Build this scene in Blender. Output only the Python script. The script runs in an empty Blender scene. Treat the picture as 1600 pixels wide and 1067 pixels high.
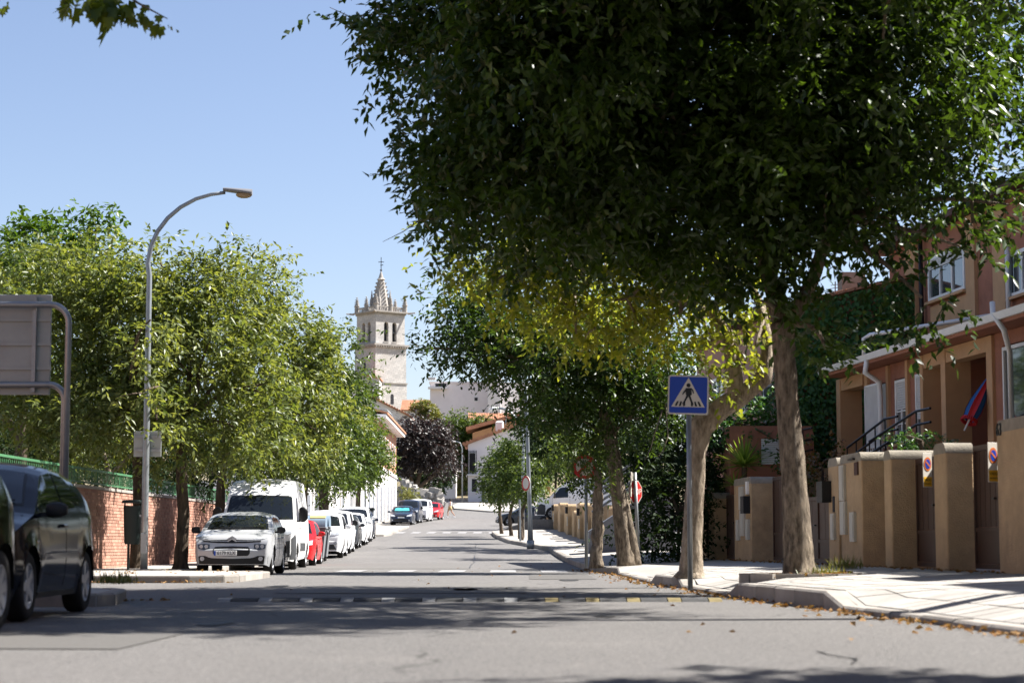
import bpy, math, random
import numpy as np
from mathutils import Vector, Matrix, noise as mnoise
from mathutils.bvhtree import BVHTree
random.seed(7)
R = math.radians
scene = bpy.context.scene
COL = scene.collection

# ------------------------------------------------------------------ camera, sky, sun, exposure
LENS, HCAM, HORIZON, CX, CY, FPX = 70.0, 0.685, 851.0, 800.0, 533.5, 3111.1
PITCH = math.atan((HORIZON - CY) / FPX)
cam_d = bpy.data.cameras.new("camera")
cam_d.lens = LENS; cam_d.sensor_width = 36.0
cam_d.clip_start = 0.1; cam_d.clip_end = 6000
cam_d.dof.use_dof = True; cam_d.dof.focus_distance = 62.0; cam_d.dof.aperture_fstop = 2.6
cam = bpy.data.objects.new("camera", cam_d); COL.objects.link(cam)
cam.location = (0, 0, HCAM); cam.rotation_euler = (math.pi / 2 + PITCH, 0, 0)
scene.camera = cam

SUN = Vector((0.82, 0.24, 1.0)).normalized()
EL = math.asin(SUN.z); AZ = math.atan2(SUN.x, SUN.y)
world = bpy.data.worlds.new("World"); scene.world = world; world.use_nodes = True
wn = world.node_tree.nodes; wl = world.node_tree.links; wn.clear()
sky = wn.new("ShaderNodeTexSky"); sky.sky_type = 'NISHITA'; sky.sun_disc = False
sky.sun_elevation = EL; sky.sun_rotation = AZ; sky.altitude = 900
sky.air_density = 1.0; sky.dust_density = 1.6; sky.ozone_density = 1.6
bg = wn.new("ShaderNodeBackground"); bg.inputs[1].default_value = 0.057
wo = wn.new("ShaderNodeOutputWorld")
tint = wn.new('ShaderNodeMix'); tint.data_type = 'RGBA'; tint.blend_type = 'MULTIPLY'; tint.inputs[0].default_value = 1; tint.inputs[7].default_value = (1.06, 0.975, 0.985, 1)
wl.new(sky.outputs[0], tint.inputs[6]); wl.new(tint.outputs[2], bg.inputs[0]); wl.new(bg.outputs[0], wo.inputs[0])
sd = bpy.data.lights.new("sun", 'SUN'); sd.energy = 4.8; sd.angle = R(0.53); sd.color = (1, 0.96, 0.91)
so = bpy.data.objects.new("sun", sd); COL.objects.link(so)
so.rotation_euler = SUN.to_track_quat('Z', 'Y').to_euler()
so.location = (30, 20, 40)
vs = scene.view_settings
vs.view_transform = 'Standard'; vs.look = 'None'; vs.exposure = 1.66; vs.gamma = 1; vs.use_curve_mapping = False
cy = scene.cycles
cy.max_bounces = 8; cy.diffuse_bounces = 2; cy.glossy_bounces = 3; cy.transmission_bounces = 4; cy.transparent_max_bounces = 6
cy.sample_clamp_indirect = 6; cy.caustics_reflective = False; cy.caustics_refractive = False

# ------------------------------------------------------------------ helpers
def W(px, py, d):
    """world point at ground distance d along the street on the sight line of a photo pixel"""
    a = (px - CX) / FPX; b = (CY - py) / FPX
    y = math.cos(PITCH) - b * math.sin(PITCH); z = math.sin(PITCH) + b * math.cos(PITCH)
    k = d / y
    return Vector((a * k, d, HCAM + z * k))
def WX(px, d): return W(px, 851, d).x
def WZ(py, d): return W(800, py, d).z
PROF = [(-50, 0), (50, 0), (58, .03), (65, .1), (71, .2), (80, .4), (100, .9), (125, 1.55), (148, 2.13), (176, 3.0), (198, 3.65), (215, 4.5), (240, 6), (270, 8), (350, 13), (500, 24), (700, 30), (1500, 34), (4000, 34)]
_px = np.array([p[0] for p in PROF], float); _pz = np.array([p[1] for p in PROF], float)
def zr(y): return float(np.interp(y, _px, _pz))
def lerp_tab(tab):
    a = np.array([t[0] for t in tab], float); b = np.array([t[1] for t in tab], float)
    return lambda y: float(np.interp(y, a, b))

def tag(o, label=None, cat=None, group=None, kind=None):
    if label: o['label'] = label
    if cat: o['category'] = cat
    if group: o['group'] = group
    if kind: o['kind'] = kind
    return o
def thing(name, label, cat, loc=(0, 0, 0), rz=0.0, group=None):
    o = bpy.data.objects.new(name, None); COL.objects.link(o)
    o.empty_display_size = 0.2
    o.location = loc; o.rotation_euler = (0, 0, rz)
    return tag(o, label, cat, group)
def link(name, me, parent=None):
    o = bpy.data.objects.new(name, me); COL.objects.link(o)
    if parent: o.parent = parent
    return o
def copy_tree(o, parent=None):
    c = o.copy(); COL.objects.link(c)
    if parent: c.parent = parent
    for ch in o.children: copy_tree(ch, c)
    return c

class MB:
    def __init__(s): s.v = []; s.f = []
    def add(s, vs, fs):
        n = len(s.v); s.v += [tuple(v) for v in vs]; s.f += [tuple(i + n for i in f) for f in fs]; return s
    def hexa(s, p):   # 8 pts: bottom 4 ccw, top 4
        return s.add(p, [(3, 2, 1, 0), (4, 5, 6, 7), (0, 1, 5, 4), (1, 2, 6, 5), (2, 3, 7, 6), (3, 0, 4, 7)])
    def box(s, x0, x1, y0, y1, z0, z1):
        return s.hexa([(x0, y0, z0), (x1, y0, z0), (x1, y1, z0), (x0, y1, z0), (x0, y0, z1), (x1, y0, z1), (x1, y1, z1), (x0, y1, z1)])
    def bbox(s, x0, x1, y0, y1, z0, z1, b=.02):   # box with chamfered top and vertical edges
        q = [(x0 + b, y0), (x1 - b, y0), (x1, y0 + b), (x1, y1 - b), (x1 - b, y1), (x0 + b, y1), (x0, y1 - b), (x0, y0 + b)]
        cx, cyy = (x0 + x1) / 2, (y0 + y1) / 2
        def inset(p): return (p[0] + (b if p[0] < cx else -b), p[1] + (b if p[1] < cyy else -b))
        v = [(x, y, z0) for x, y in q] + [(x, y, z1 - b) for x, y in q] + [(*inset(p), z1) for p in q]
        f = [tuple(reversed(range(8))), tuple(range(16, 24))]
        for k in range(8):
            j = (k + 1) % 8
            f += [(k, j, 8 + j, 8 + k), (8 + k, 8 + j, 16 + j, 16 + k)]
        return s.add(v, f)
    def prism(s, poly, axis_fn):
        """poly: list of 2-D pts; axis_fn(p, 0|1) -> 3-D"""
        n = len(poly)
        v = [axis_fn(p, 0) for p in poly] + [axis_fn(p, 1) for p in poly]
        f = [tuple(reversed(range(n))), tuple(range(n, 2 * n))] + [(i, (i + 1) % n, n + (i + 1) % n, n + i) for i in range(n)]
        return s.add(v, f)
    def tube(s, pts, rad, n=8, caps=True, wob=0.0, seed=0):
        pts = [Vector(p) for p in pts]
        if not hasattr(rad, '__len__'): rad = [rad] * len(pts)
        up = Vector((1, 0, 0)); vs = []; rng = random.Random(seed)
        for i, p in enumerate(pts):
            t = (pts[min(i + 1, len(pts) - 1)] - pts[max(i - 1, 0)]).normalized()
            up = (up - t * up.dot(t))
            if up.length < 1e-4: up = t.orthogonal()
            up.normalize(); sd_ = t.cross(up)
            for k in range(n):
                a = 2 * math.pi * k / n
                r = rad[i]
                if wob:
                    q = p * 3.1 + Vector((math.cos(a), math.sin(a), 0)) * 1.7
                    r *= 1 + wob * mnoise.noise(q + Vector((seed, 0, 0)))
                vs.append(p + (up * math.cos(a) + sd_ * math.sin(a)) * r)
        fs = []
        for i in range(len(pts) - 1):
            for k in range(n):
                j = (k + 1) % n
                fs.append((i * n + k, i * n + j, (i + 1) * n + j, (i + 1) * n + k))
        if caps: fs += [tuple(reversed(range(n))), tuple(range((len(pts) - 1) * n, len(pts) * n))]
        return s.add(vs, fs)
    def lathe(s, prof, n=16, origin=(0, 0, 0), axis='Z', caps=True):
        o = Vector(origin); vs = []
        for r, h in prof:
            for k in range(n):
                a = 2 * math.pi * k / n
                c, d = r * math.cos(a), r * math.sin(a)
                vs.append(o + (Vector((c, d, h)) if axis == 'Z' else Vector((h, c, d)) if axis == 'X' else Vector((d, h, c))))
        m = len(prof)
        fs = [(i * n + k, i * n + (k + 1) % n, (i + 1) * n + (k + 1) % n, (i + 1) * n + k) for i in range(m - 1) for k in range(n)]
        if caps: fs += [tuple(reversed(range(n))), tuple(range((m - 1) * n, m * n))]
        return s.add(vs, fs)
    def grid(s, rows):
        m = len(rows); n = len(rows[0])
        return s.add([p for r in rows for p in r], [(i * n + j, i * n + j + 1, (i + 1) * n + j + 1, (i + 1) * n + j) for i in range(m - 1) for j in range(n - 1)])
    def mesh(s, name, m=None, smooth=False, origin=None):
        me = bpy.data.meshes.new(name)
        v = s.v
        if origin is not None:
            ox, oy, oz = origin; v = [(a - ox, b - oy, c - oz) for a, b, c in v]
        me.from_pydata(v, [], s.f); 
        if m: me.materials.append(m)
        if smooth: me.polygons.foreach_set('use_smooth', [True] * len(me.polygons))
        me.update(); return me
    def build(s, name, m=None, parent=None, smooth=False, world=True):
        """verts are world coordinates unless world=False (then local to the parent)"""
        org = None
        if parent and world:
            org = parent.location
            if parent.parent: org = parent.location + parent.parent.location
        return link(name, s.mesh(name, m, smooth, org), parent)
def struct(name, mb, m, smooth=False):
    o = mb.build(name, m, None, smooth); o['kind'] = 'structure'; return o
def autosmooth(o, ang=35):
    me = o.data
    me.polygons.foreach_set('use_smooth', [True] * len(me.polygons))
    try: me.set_sharp_from_angle(angle=R(ang))
    except Exception: pass
    return o
def text(name, body, size, m, parent, loc, rot=(math.pi / 2, 0, 0), ex=.001, align='CENTER', sx=1.0):
    c = bpy.data.curves.new(name, 'FONT'); c.body = body; c.size = size; c.extrude = ex
    c.align_x = align; c.align_y = 'CENTER'
    tmp = bpy.data.objects.new(name, c); COL.objects.link(tmp)
    bpy.context.view_layer.update()
    me = bpy.data.meshes.new_from_object(tmp); bpy.data.objects.remove(tmp); bpy.data.curves.remove(c)
    me.name = name; me.materials.clear(); me.materials.append(m)
    o = link(name, me, parent); o.location = loc; o.rotation_euler = rot; o.scale = (sx, 1, 1); return o

# ------------------------------------------------------------------ materials
def mat(name, rgb, rough=.8, metal=0., var=.15, scale=3., bump=.0, bscale=40., coat=0., spec=.28, detail=6, stain=None, stain_scale=.7):
    m = bpy.data.materials.new(name); m.use_nodes = True
    nt = m.node_tree; N = nt.nodes; L = nt.links; b = N['Principled BSDF']
    b.inputs['Roughness'].default_value = rough; b.inputs['Metallic'].default_value = metal
    b.inputs['Specular IOR Level'].default_value = spec; b.inputs['Coat Weight'].default_value = coat
    b.inputs['Coat Roughness'].default_value = .04
    b.inputs['Base Color'].default_value = (*rgb, 1)
    tc = N.new('ShaderNodeTexCoord')
    if var:
        nz = N.new('ShaderNodeTexNoise'); nz.inputs['Scale'].default_value = scale; nz.inputs['Detail'].default_value = detail
        nz.inputs['Roughness'].default_value = .65
        L.new(tc.outputs['Object'], nz.inputs[0])
        mx = N.new('ShaderNodeMix'); mx.data_type = 'RGBA'
        mx.inputs[6].default_value = (*[c * (1 - var) for c in rgb], 1); mx.inputs[7].default_value = (*[min(1, c * (1 + var)) for c in rgb], 1)
        rp = N.new('ShaderNodeMapRange'); rp.inputs[1].default_value = .3; rp.inputs[2].default_value = .7
        L.new(nz.outputs[0], rp.inputs[0]); L.new(rp.outputs[0], mx.inputs[0])
        out = mx.outputs[2]
        if stain:
            n2 = N.new('ShaderNodeTexNoise'); n2.inputs['Scale'].default_value = stain_scale; n2.inputs['Detail'].default_value = 8
            n2.inputs['Roughness'].default_value = .7
            L.new(tc.outputs['Object'], n2.inputs[0])
            r2 = N.new('ShaderNodeMapRange'); r2.inputs[1].default_value = .52; r2.inputs[2].default_value = .7; r2.inputs[4].default_value = .75
            L.new(n2.outputs[0], r2.inputs[0])
            m2 = N.new('ShaderNodeMix'); m2.data_type = 'RGBA'; m2.inputs[7].default_value = (*stain, 1)
            L.new(out, m2.inputs[6]); L.new(r2.outputs[0], m2.inputs[0]); out = m2.outputs[2]
        L.new(out, b.inputs['Base Color'])
    if bump:
        nb = N.new('ShaderNodeTexNoise'); nb.inputs['Scale'].default_value = bscale; nb.inputs['Detail'].default_value = 5
        L.new(tc.outputs['Object'], nb.inputs[0])
        bp = N.new('ShaderNodeBump'); bp.inputs['Strength'].default_value = bump; bp.inputs['Distance'].default_value = .02
        L.new(nb.outputs[0], bp.inputs['Height']); L.new(bp.outputs[0], b.inputs['Normal'])
    return m
def leafmat(name, c1, c2, trans=.4, rough=.42, tint=(1.5, 1.35, .5), spec=.35):
    m = bpy.data.materials.new(name); m.use_nodes = True
    nt = m.node_tree; N = nt.nodes; L = nt.links; b = N['Principled BSDF']; o = N['Material Output']
    at = N.new('ShaderNodeAttribute'); at.attribute_name = 'var'
    mx = N.new('ShaderNodeMix'); mx.data_type = 'RGBA'; mx.inputs[6].default_value = (*c1, 1); mx.inputs[7].default_value = (*c2, 1)
    L.new(at.outputs['Fac'], mx.inputs[0]); L.new(mx.outputs[2], b.inputs['Base Color'])
    b.inputs['Roughness'].default_value = rough; b.inputs['Specular IOR Level'].default_value = spec
    tl = N.new('ShaderNodeBsdfTranslucent')
    ml = N.new('ShaderNodeMix'); ml.data_type = 'RGBA'; ml.blend_type = 'MULTIPLY'; ml.inputs[0].default_value = 1
    ml.inputs[7].default_value = (*tint, 1); L.new(mx.outputs[2], ml.inputs[6]); L.new(ml.outputs[2], tl.inputs[0])
    ms = N.new('ShaderNodeMixShader'); ms.inputs[0].default_value = trans
    L.new(b.outputs[0], ms.inputs[1]); L.new(tl.outputs[0], ms.inputs[2]); L.new(ms.outputs[0], o.inputs[0])
    return m
def barkmat(name, c1, c2, sx=9):
    m = bpy.data.materials.new(name); m.use_nodes = True
    nt = m.node_tree; N = nt.nodes; L = nt.links; b = N['Principled BSDF']; b.inputs['Roughness'].default_value = .9
    b.inputs['Specular IOR Level'].default_value = .2
    tc = N.new('ShaderNodeTexCoord'); mp = N.new('ShaderNodeMapping'); mp.inputs['Scale'].default_value = (1, 1, .3)
    L.new(tc.outputs['Object'], mp.inputs[0])
    n1 = N.new('ShaderNodeTexNoise'); n1.inputs['Scale'].default_value = sx; n1.inputs['Detail'].default_value = 9; n1.inputs['Roughness'].default_value = .7
    L.new(mp.outputs[0], n1.inputs[0])
    cr = N.new('ShaderNodeMix'); cr.data_type = 'RGBA'; cr.inputs[6].default_value = (*c1, 1); cr.inputs[7].default_value = (*c2, 1)
    rp = N.new('ShaderNodeMapRange'); rp.inputs[1].default_value = .36; rp.inputs[2].default_value = .64
    L.new(n1.outputs[0], rp.inputs[0]); L.new(rp.outputs[0], cr.inputs[0]); L.new(cr.outputs[2], b.inputs['Base Color'])
    bp = N.new('ShaderNodeBump'); bp.inputs['Strength'].default_value = 1; bp.inputs['Distance'].default_value = .09
    L.new(n1.outputs[0], bp.inputs['Height']); L.new(bp.outputs[0], b.inputs['Normal'])
    return m
def asphalt():
    m = bpy.data.materials.new('asphalt'); m.use_nodes = True
    nt = m.node_tree; N = nt.nodes; L = nt.links; b = N['Principled BSDF']
    b.inputs['Roughness'].default_value = .78; b.inputs['Specular IOR Level'].default_value = .35
    tc = N.new('ShaderNodeTexCoord')
    def noise(scale, det=6, ro=.6, vec=None):
        n = N.new('ShaderNodeTexNoise'); n.inputs['Scale'].default_value = scale; n.inputs['Detail'].default_value = det; n.inputs['Roughness'].default_value = ro
        L.new(vec or tc.outputs['Object'], n.inputs[0]); return n.outputs[0]
    def rng(x, a, b_, c=0, d=1):
        r = N.new('ShaderNodeMapRange'); 
        for i, q in enumerate((a, b_, c, d)): r.inputs[i + 1].default_value = q
        L.new(x, r.inputs[0]); return r.outputs[0]
    def mix(f, a, c, bt='MIX'):
        x = N.new('ShaderNodeMix'); x.data_type = 'RGBA'; x.blend_type = bt
        for i, q in ((0, f), (6, a), (7, c)):
            if hasattr(q, 'is_linked'): L.new(q, x.inputs[i])
            elif isinstance(q, tuple): x.inputs[i].default_value = (*q, 1)
            else: x.inputs[i].default_value = q
        return x.outputs[2]
    mp = N.new('ShaderNodeMapping'); mp.inputs['Scale'].default_value = (1, .12, 1); L.new(tc.outputs['Object'], mp.inputs[0])
    c = mix(rng(noise(.35, 5, .6, mp.outputs[0]), .35, .65), (.074, .072, .070), (.150, .143, .136))     # long tracks and patches
    c = mix(rng(noise(1.1, 9, .75), .46, .64, 0, .65), c, (.085, .080, .075))
    c = mix(rng(noise(.55, 4, .6), .56, .66, 0, .6), c, (.19, .178, .165))              # blotches
    c = mix(rng(noise(9, 6, .75), .40, .62, 0, .8), c, (.058, .054, .050))              # mottled wear
    c = mix(rng(noise(22, 4, .7), .46, .66, 0, .6), c, (.21, .195, .18))
    c = mix(rng(noise(34, 4, .8), .42, .64, .0, .8), c, (.27, .257, .24))             # pale stones
    c = mix(rng(noise(47, 3, .8), .48, .66, .0, .85), c, (.045, .043, .041))              # dark pits
    nv = N.new('ShaderNodeVectorMath'); nv.operation = 'ADD'
    nn = N.new('ShaderNodeTexNoise'); nn.inputs['Scale'].default_value = 1.2; nn.inputs['Detail'].default_value = 5
    L.new(tc.outputs['Object'], nn.inputs[0]); L.new(tc.outputs['Object'], nv.inputs[0]); L.new(nn.outputs[1], nv.inputs[1])
    vo = N.new('ShaderNodeTexVoronoi'); vo.feature = 'DISTANCE_TO_EDGE'; vo.inputs['Scale'].default_value = .17
    L.new(nv.outputs[0], vo.inputs['Vector'])
    cm = N.new('ShaderNodeMath'); cm.operation = 'MULTIPLY'
    L.new(rng(vo.outputs[0], .0, .006, 1, 0), cm.inputs[0]); L.new(rng(noise(.3, 2), .45, .55, 0, .8), cm.inputs[1])
    c = mix(cm.outputs[0], c, (.035, .033, .03))
    L.new(c, b.inputs['Base Color'])
    bp = N.new('ShaderNodeBump'); bp.inputs['Strength'].default_value = .9; bp.inputs['Distance'].default_value = .02
    L.new(noise(36, 5, .8), bp.inputs['Height']); L.new(bp.outputs[0], b.inputs['Normal'])
    return m
def tone_per_piece(m, lo, hi):
    nt = m.node_tree; N = nt.nodes; L = nt.links; b = N['Principled BSDF']
    oi = N.new('ShaderNodeObjectInfo'); r = N.new('ShaderNodeMapRange'); r.inputs[3].default_value = lo; r.inputs[4].default_value = hi
    L.new(oi.outputs['Random'], r.inputs[0]); hs = N.new('ShaderNodeHueSaturation')
    src = b.inputs['Base Color'].links[0].from_socket
    L.new(src, hs.inputs['Color']); L.new(r.outputs[0], hs.inputs['Value']); L.new(hs.outputs[0], b.inputs['Base Color'])
M = {}
M['asphalt'] = asphalt()
M['ground'] = mat('dry_earth', (.17, .14, .085), .95, var=.3, scale=.5, bump=.4, bscale=6, stain=(.07, .085, .03))
M['concrete'] = mat('pavement_concrete', (.33, .31, .28), .85, var=.12, scale=2, bump=.15, bscale=60, stain=(.30, .27, .23))
M['slab'] = mat('paving_slab', (.35, .33, .30), .82, var=.13, scale=1.3, bump=.15, bscale=70, stain=(.24, .22, .195), stain_scale=1.2)
tone_per_piece(M['slab'], .88, 1.08)
M['kerb'] = mat('kerb_stone', (.29, .265, .235), .85, var=.2, scale=4, bump=.3, bscale=40, stain=(.2, .18, .15), stain_scale=2)
tone_per_piece(M['kerb'], .72, 1.2)
M['roadpaint'] = mat('road_paint', (.28, .275, .27), .7, var=.25, scale=9, stain=(.16, .155, .15), stain_scale=3)  # worn paint, its base tone lowered to imitate shade on the near crossing
M['stucco'] = mat('ochre_roughcast', (.44, .31, .18), .92, var=.16, scale=2.5, bump=.9, bscale=45, stain=(.28, .195, .12), stain_scale=1.1)
M['capstone'] = mat('weathered_cap', (.27, .24, .19), .92, var=.25, scale=6, bump=.4, bscale=30, stain=(.12, .11, .09), stain_scale=3)
M['brick'] = mat('red_brick', (.36, .195, .14), .88, var=.22, scale=1.2, bump=.25, bscale=60)
M['mortar'] = mat('mortar', (.33, .225, .175), .95, var=.12, scale=5, bump=.3, bscale=60)
M['steel'] = mat('galvanised_steel', (.27, .29, .30), .42, metal=.55, var=.12, scale=6, bump=.05)
M['greypaint'] = mat('grey_sheet', (.30, .325, .315), .5, metal=.2, var=.08, scale=3, stain=(.28, .28, .27), stain_scale=1)
M['greenpaint'] = mat('green_paint', (.06, .17, .08), .5, var=.15, scale=4)
M['darkgreen'] = mat('dark_green_plastic', (.012, .02, .018), .45, var=.1)
M['black'] = mat('black_plastic', (.016, .016, .017), .5, var=.1)
M['blackiron'] = mat('black_iron', (.02, .02, .022), .4, metal=.4, var=.1)
M['humprubber'] = mat('worn_grey_rubber', (.05, .05, .05), .9, var=.3, scale=8)
M['rubber'] = mat('tyre_rubber', (.022, .021, .02), .85, var=.2, scale=8, bump=.1)
M['alloy'] = mat('alloy_rim', (.40, .41, .43), .32, metal=.35, var=.06, spec=.5)
M['brown'] = mat('brown_gate_paint', (.065, .036, .025), .5, var=.15, scale=3, stain=(.05, .035, .028))
M['box'] = mat('meter_box_grey', (.48, .46, .40), .55, var=.1, scale=4, stain=(.36, .33, .27), stain_scale=2)
M['white'] = mat('white_frame', (.84, .84, .82), .45, var=.05)
M['pane'] = mat('window_glass', (.05, .06, .065), .06, var=0, spec=.9, coat=.6)
M['glass'] = mat('car_glass', (.010, .013, .017), .04, var=0, spec=.42)
M['lampglass'] = mat('lamp_glass', (.42, .44, .46), .08, var=.25, scale=14, coat=1, spec=.8)
M['amber'] = mat('amber_lens', (.35, .14, .02), .2, var=.1, coat=.6)
M['redlens'] = mat('red_lens', (.35, .015, .012), .15, var=.1, coat=.8)
M['signblue'] = mat('sign_blue', (.012, .055, .38), .35, var=.05)
M['signwhite'] = mat('sign_white', (.62, .58, .50), .4, var=.04)
M['signred'] = mat('sign_red', (.48, .02, .02), .4, var=.05)
M['signblack'] = mat('sign_black', (.012, .012, .012), .45, var=0)
M['signyellow'] = mat('sign_yellow', (.75, .42, .03), .45, var=.08)
M['signorange'] = mat('sign_orange', (.62, .16, .03), .45, var=.08)
M['housetan'] = mat('tan_render', (.58, .36, .20), .9, var=.1, scale=1.2, bump=.4, bscale=50, stain=(.48, .29, .16))
M['housebrown'] = mat('terracotta_render', (.38, .17, .11), .9, var=.1, scale=1.2, bump=.4, bscale=50, stain=(.22, .10, .07))
M['housepink'] = mat('pink_render', (.42, .25, .20), .9, var=.1, scale=1.2, bump=.3, bscale=50)
M['gutter'] = mat('gutter_white', (.82, .82, .80), .4, var=.06, scale=3)
M['tiledark'] = mat('brown_roof_tile', (.09, .05, .04), .85, var=.35, scale=3, bump=.3)
M['tileorange'] = mat('orange_roof_tile', (.40, .19, .11), .88, var=.3, scale=.8, bump=.2)
M['shutter'] = mat('shutter_grey', (.66, .66, .64), .55, var=.06)
M['whitewash'] = mat('white_plaster', (.76, .74, .72), .9, var=.07, scale=.5, stain=(.52, .49, .45), stain_scale=.25)
M['pinkwash'] = mat('pinkish_plaster', (.80, .74, .73), .9, var=.08, scale=.4, stain=(.66, .60, .58), stain_scale=.2)
M['ochre'] = mat('ochre_plaster', (.40, .225, .11), .9, var=.1, scale=.5)
M['orangebrick'] = mat('orange_brick_far', (.42, .22, .14), .9, var=.15, scale=2.5, bump=.2, bscale=8)
M['doorgrey'] = mat('garage_door_grey', (.16, .17, .19), .55, var=.08)
M['stone'] = mat('tower_granite', (.50, .47, .43), .92, var=.12, scale=.5, bump=.3, bscale=3, stain=(.33, .29, .24), stain_scale=.18)
M['stonedark'] = mat('weathered_granite', (.34, .315, .285), .92, var=.25, scale=.9, bump=.3, bscale=3)
M['rubble'] = mat('rubble_stone', (.36, .34, .31), .95, var=.3, scale=.6, bump=.4, bscale=5)
M['void'] = mat('dark_interior', (.03, .03, .035), .9, var=.1)
M['bark'] = barkmat('hackberry_bark', (.085, .066, .048), (.35, .285, .21), 13)
M['barkpale'] = barkmat('pale_bark', (.16, .125, .085), (.46, .38, .29), 13)
M['barkdark'] = barkmat('dark_bark', (.055, .042, .03), (.16, .12, .085))
M['leafdark'] = leafmat('deep_green_leaf', (.012, .031, .005), (.068, .125, .018), .42, spec=.45)
M['leafyellow'] = leafmat('yellowing_leaf', (.06, .105, .012), (.36, .35, .06), .55, tint=(1.35, 1.35, .5))
M['leafolive'] = leafmat('olive_leaf', (.054, .093, .019), (.212, .245, .084), .48, spec=.45)
M['leafmid'] = leafmat('mid_green_leaf', (.035, .070, .014), (.105, .150, .038), .42)
M['leafbright'] = leafmat('fresh_green_leaf', (.04, .095, .012), (.10, .17, .025), .42)
M['leafplum'] = leafmat('plum_leaf', (.022, .019, .018), (.056, .047, .042), .25, tint=(1.4, .8, .8))
M['leafplane'] = leafmat('plane_leaf', (.05, .085, .012), (.13, .17, .02), .5)
M['ivy'] = leafmat('ivy_leaf', (.03, .09, .018), (.08, .18, .035), .25)
M['ivyred'] = leafmat('red_creeper_leaf', (.10, .03, .02), (.17, .12, .03), .3)
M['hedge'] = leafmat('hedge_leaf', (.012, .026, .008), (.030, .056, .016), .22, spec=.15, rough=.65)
M['yucca'] = leafmat('yucca_blade', (.10, .21, .03), (.30, .42, .09), .35)
M['litter'] = leafmat('dry_leaf', (.17, .08, .03), (.30, .19, .09), .2, spec=.08, rough=.8)
M['drygrass'] = leafmat('dry_grass', (.22, .20, .07), (.13, .17, .05), .3)
# ------------------------------------------------------------------ ground, road, pavements
def sheet(ys, xl, xr, zf, nx=2):
    rows = []
    for y in ys:
        a, b = xl(y), xr(y)
        rows.append([(a + (b - a) * i / (nx - 1), y, zf(y, i / (nx - 1))) for i in range(nx)])
    return MB().grid(rows)
ysfar = list(np.arange(-40, 60, 10)) + list(np.arange(60, 300, 4)) + list(np.arange(300, 700, 25)) + list(range(700, 4001, 300))
struct('ground', sheet(ysfar, lambda y: -1500, lambda y: 1500, lambda y, u: zr(y) - .05, 31), M['ground'], True)
ysr = list(np.arange(-12, 56, 4)) + list(np.arange(56, 254, 2))
XR = lerp_tab([(-12, 28), (110, 28), (112, 60), (150, 60), (152, 12), (200, 8), (254, 2)])
XL = lerp_tab([(-12, -22), (36, -22), (38, -13), (200, -12), (225, -9), (254, -16)])
struct('road', sheet(ysr, XL, XR, lambda y, u: zr(y) - .004, 6), M['asphalt'], True)

XK = lerp_tab([(-5, 5.6), (9, 4.55), (15.1, 3.88), (21.5, 3.39), (26.3, 2.92), (32.3, 2.70), (35, 2.47), (46.3, 2.45), (50.8, 2.12), (61, 1.9), (82, 1.5), (95, -.18), (107, -.9), (117, -1.2), (119, -.6), (121, 1.2)])
XWALL = lerp_tab([(-5, 8.2), (26.5, 6.57), (48, 5.45), (77, 3.83), (129, 2.3)])
HK = lerp_tab([(-5, .055), (20.9, .055), (21.7, .19), (26.1, .19), (26.9, .05), (32.0, .05), (32.5, .17), (34.8, .17), (35.6, .05), (45.8, .05), (46.4, .16), (50.6, .16), (51.4, .06), (54, .07), (55, .15), (120, .15)])
def right_z(x, y):
    """height of the right pavement: kerb top, then up the cross fall to the garden walls"""
    t = x - XK(y); w = max(1.0, XWALL(y) - XK(y))
    hk = HK(y)
    hs = .20 + .11 * min(1, max(0, (t - 1.0) / (w - 1.0)))
    if y > 70: hs = .16 + (hs - .16) * max(0, (95 - y) / 25)
    k = min(1, max(0, (t - .2) / .9)); k = k * k * (3 - 2 * k)
    return zr(y) + hk + (hs - hk) * k
us = [0, .04, .1, .17, .25, .33, .5, .75, 1, 1.6]
rows = []
HKB = [20.9, 21.7, 26.1, 26.9, 32.0, 32.5, 34.8, 35.6, 45.8, 46.4, 50.6, 51.4, 54, 55]
for y in sorted(list(np.arange(-4, 60, .5)) + HKB) + list(np.arange(60, 121.1, 1.0)):
    a, b = XK(y) + .17, XWALL(y)
    rows.append([(a + (b - a) * u, y, right_z(a + (b - a) * min(u, 1), y)) for u in us])
pav = struct('pavement', MB().grid(rows), M['concrete'], True)
tag(pav, 'pale concrete pavement climbing beside the ochre garden walls')
def kerb_run(parent, pts, width, name='kerbstone', side=1, gap=.012, m=M['kerb'], down=.25):
    """pts: list of (x, y, ztop); one stone between each pair; the stone's width goes to +side of travel"""
    for (x0, y0, z0), (x1, y1, z1) in zip(pts[:-1], pts[1:]):
        d = Vector((x1 - x0, y1 - y0, 0)); L_ = d.length; d.normalize(); n = Vector((d.y, -d.x, 0)) * side
        a = Vector((x0, y0, 0)) + d * gap; b = Vector((x1, y1, 0)) - d * gap
        j = random.uniform(-.006, .006)
        z0_, z1_ = z0 + j, z1 + j * .5
        c = .022
        pr = [(-.007, -down), (-.007, -c), (c, 0), (width, 0), (width, -down)]
        mb = MB(); v = []
        for q, zt in ((a, z0_), (b, z1_)):
            v += [(q.x + n.x * u, q.y + n.y * u, zt + w) for u, w in pr]
        mb.add(v, [(4, 3, 2, 1, 0), (5, 6, 7, 8, 9)] + [(i, (i + 1) % 5, 5 + (i + 1) % 5, 5 + i) for i in range(5)])
        mb.build(name, m, parent)
ky = [-3]
while ky[-1] < 60: ky.append(ky[-1] + 1.0)
while ky[-1] < 119: ky.append(ky[-1] + 2.0)
ky = sorted(set([y for y in ky if min(abs(y - h) for h in HKB) > .35] + HKB))
kerb_run(pav, [(XK(y), y, zr(y) + HK(y) + .004) for y in ky], .18)
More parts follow.
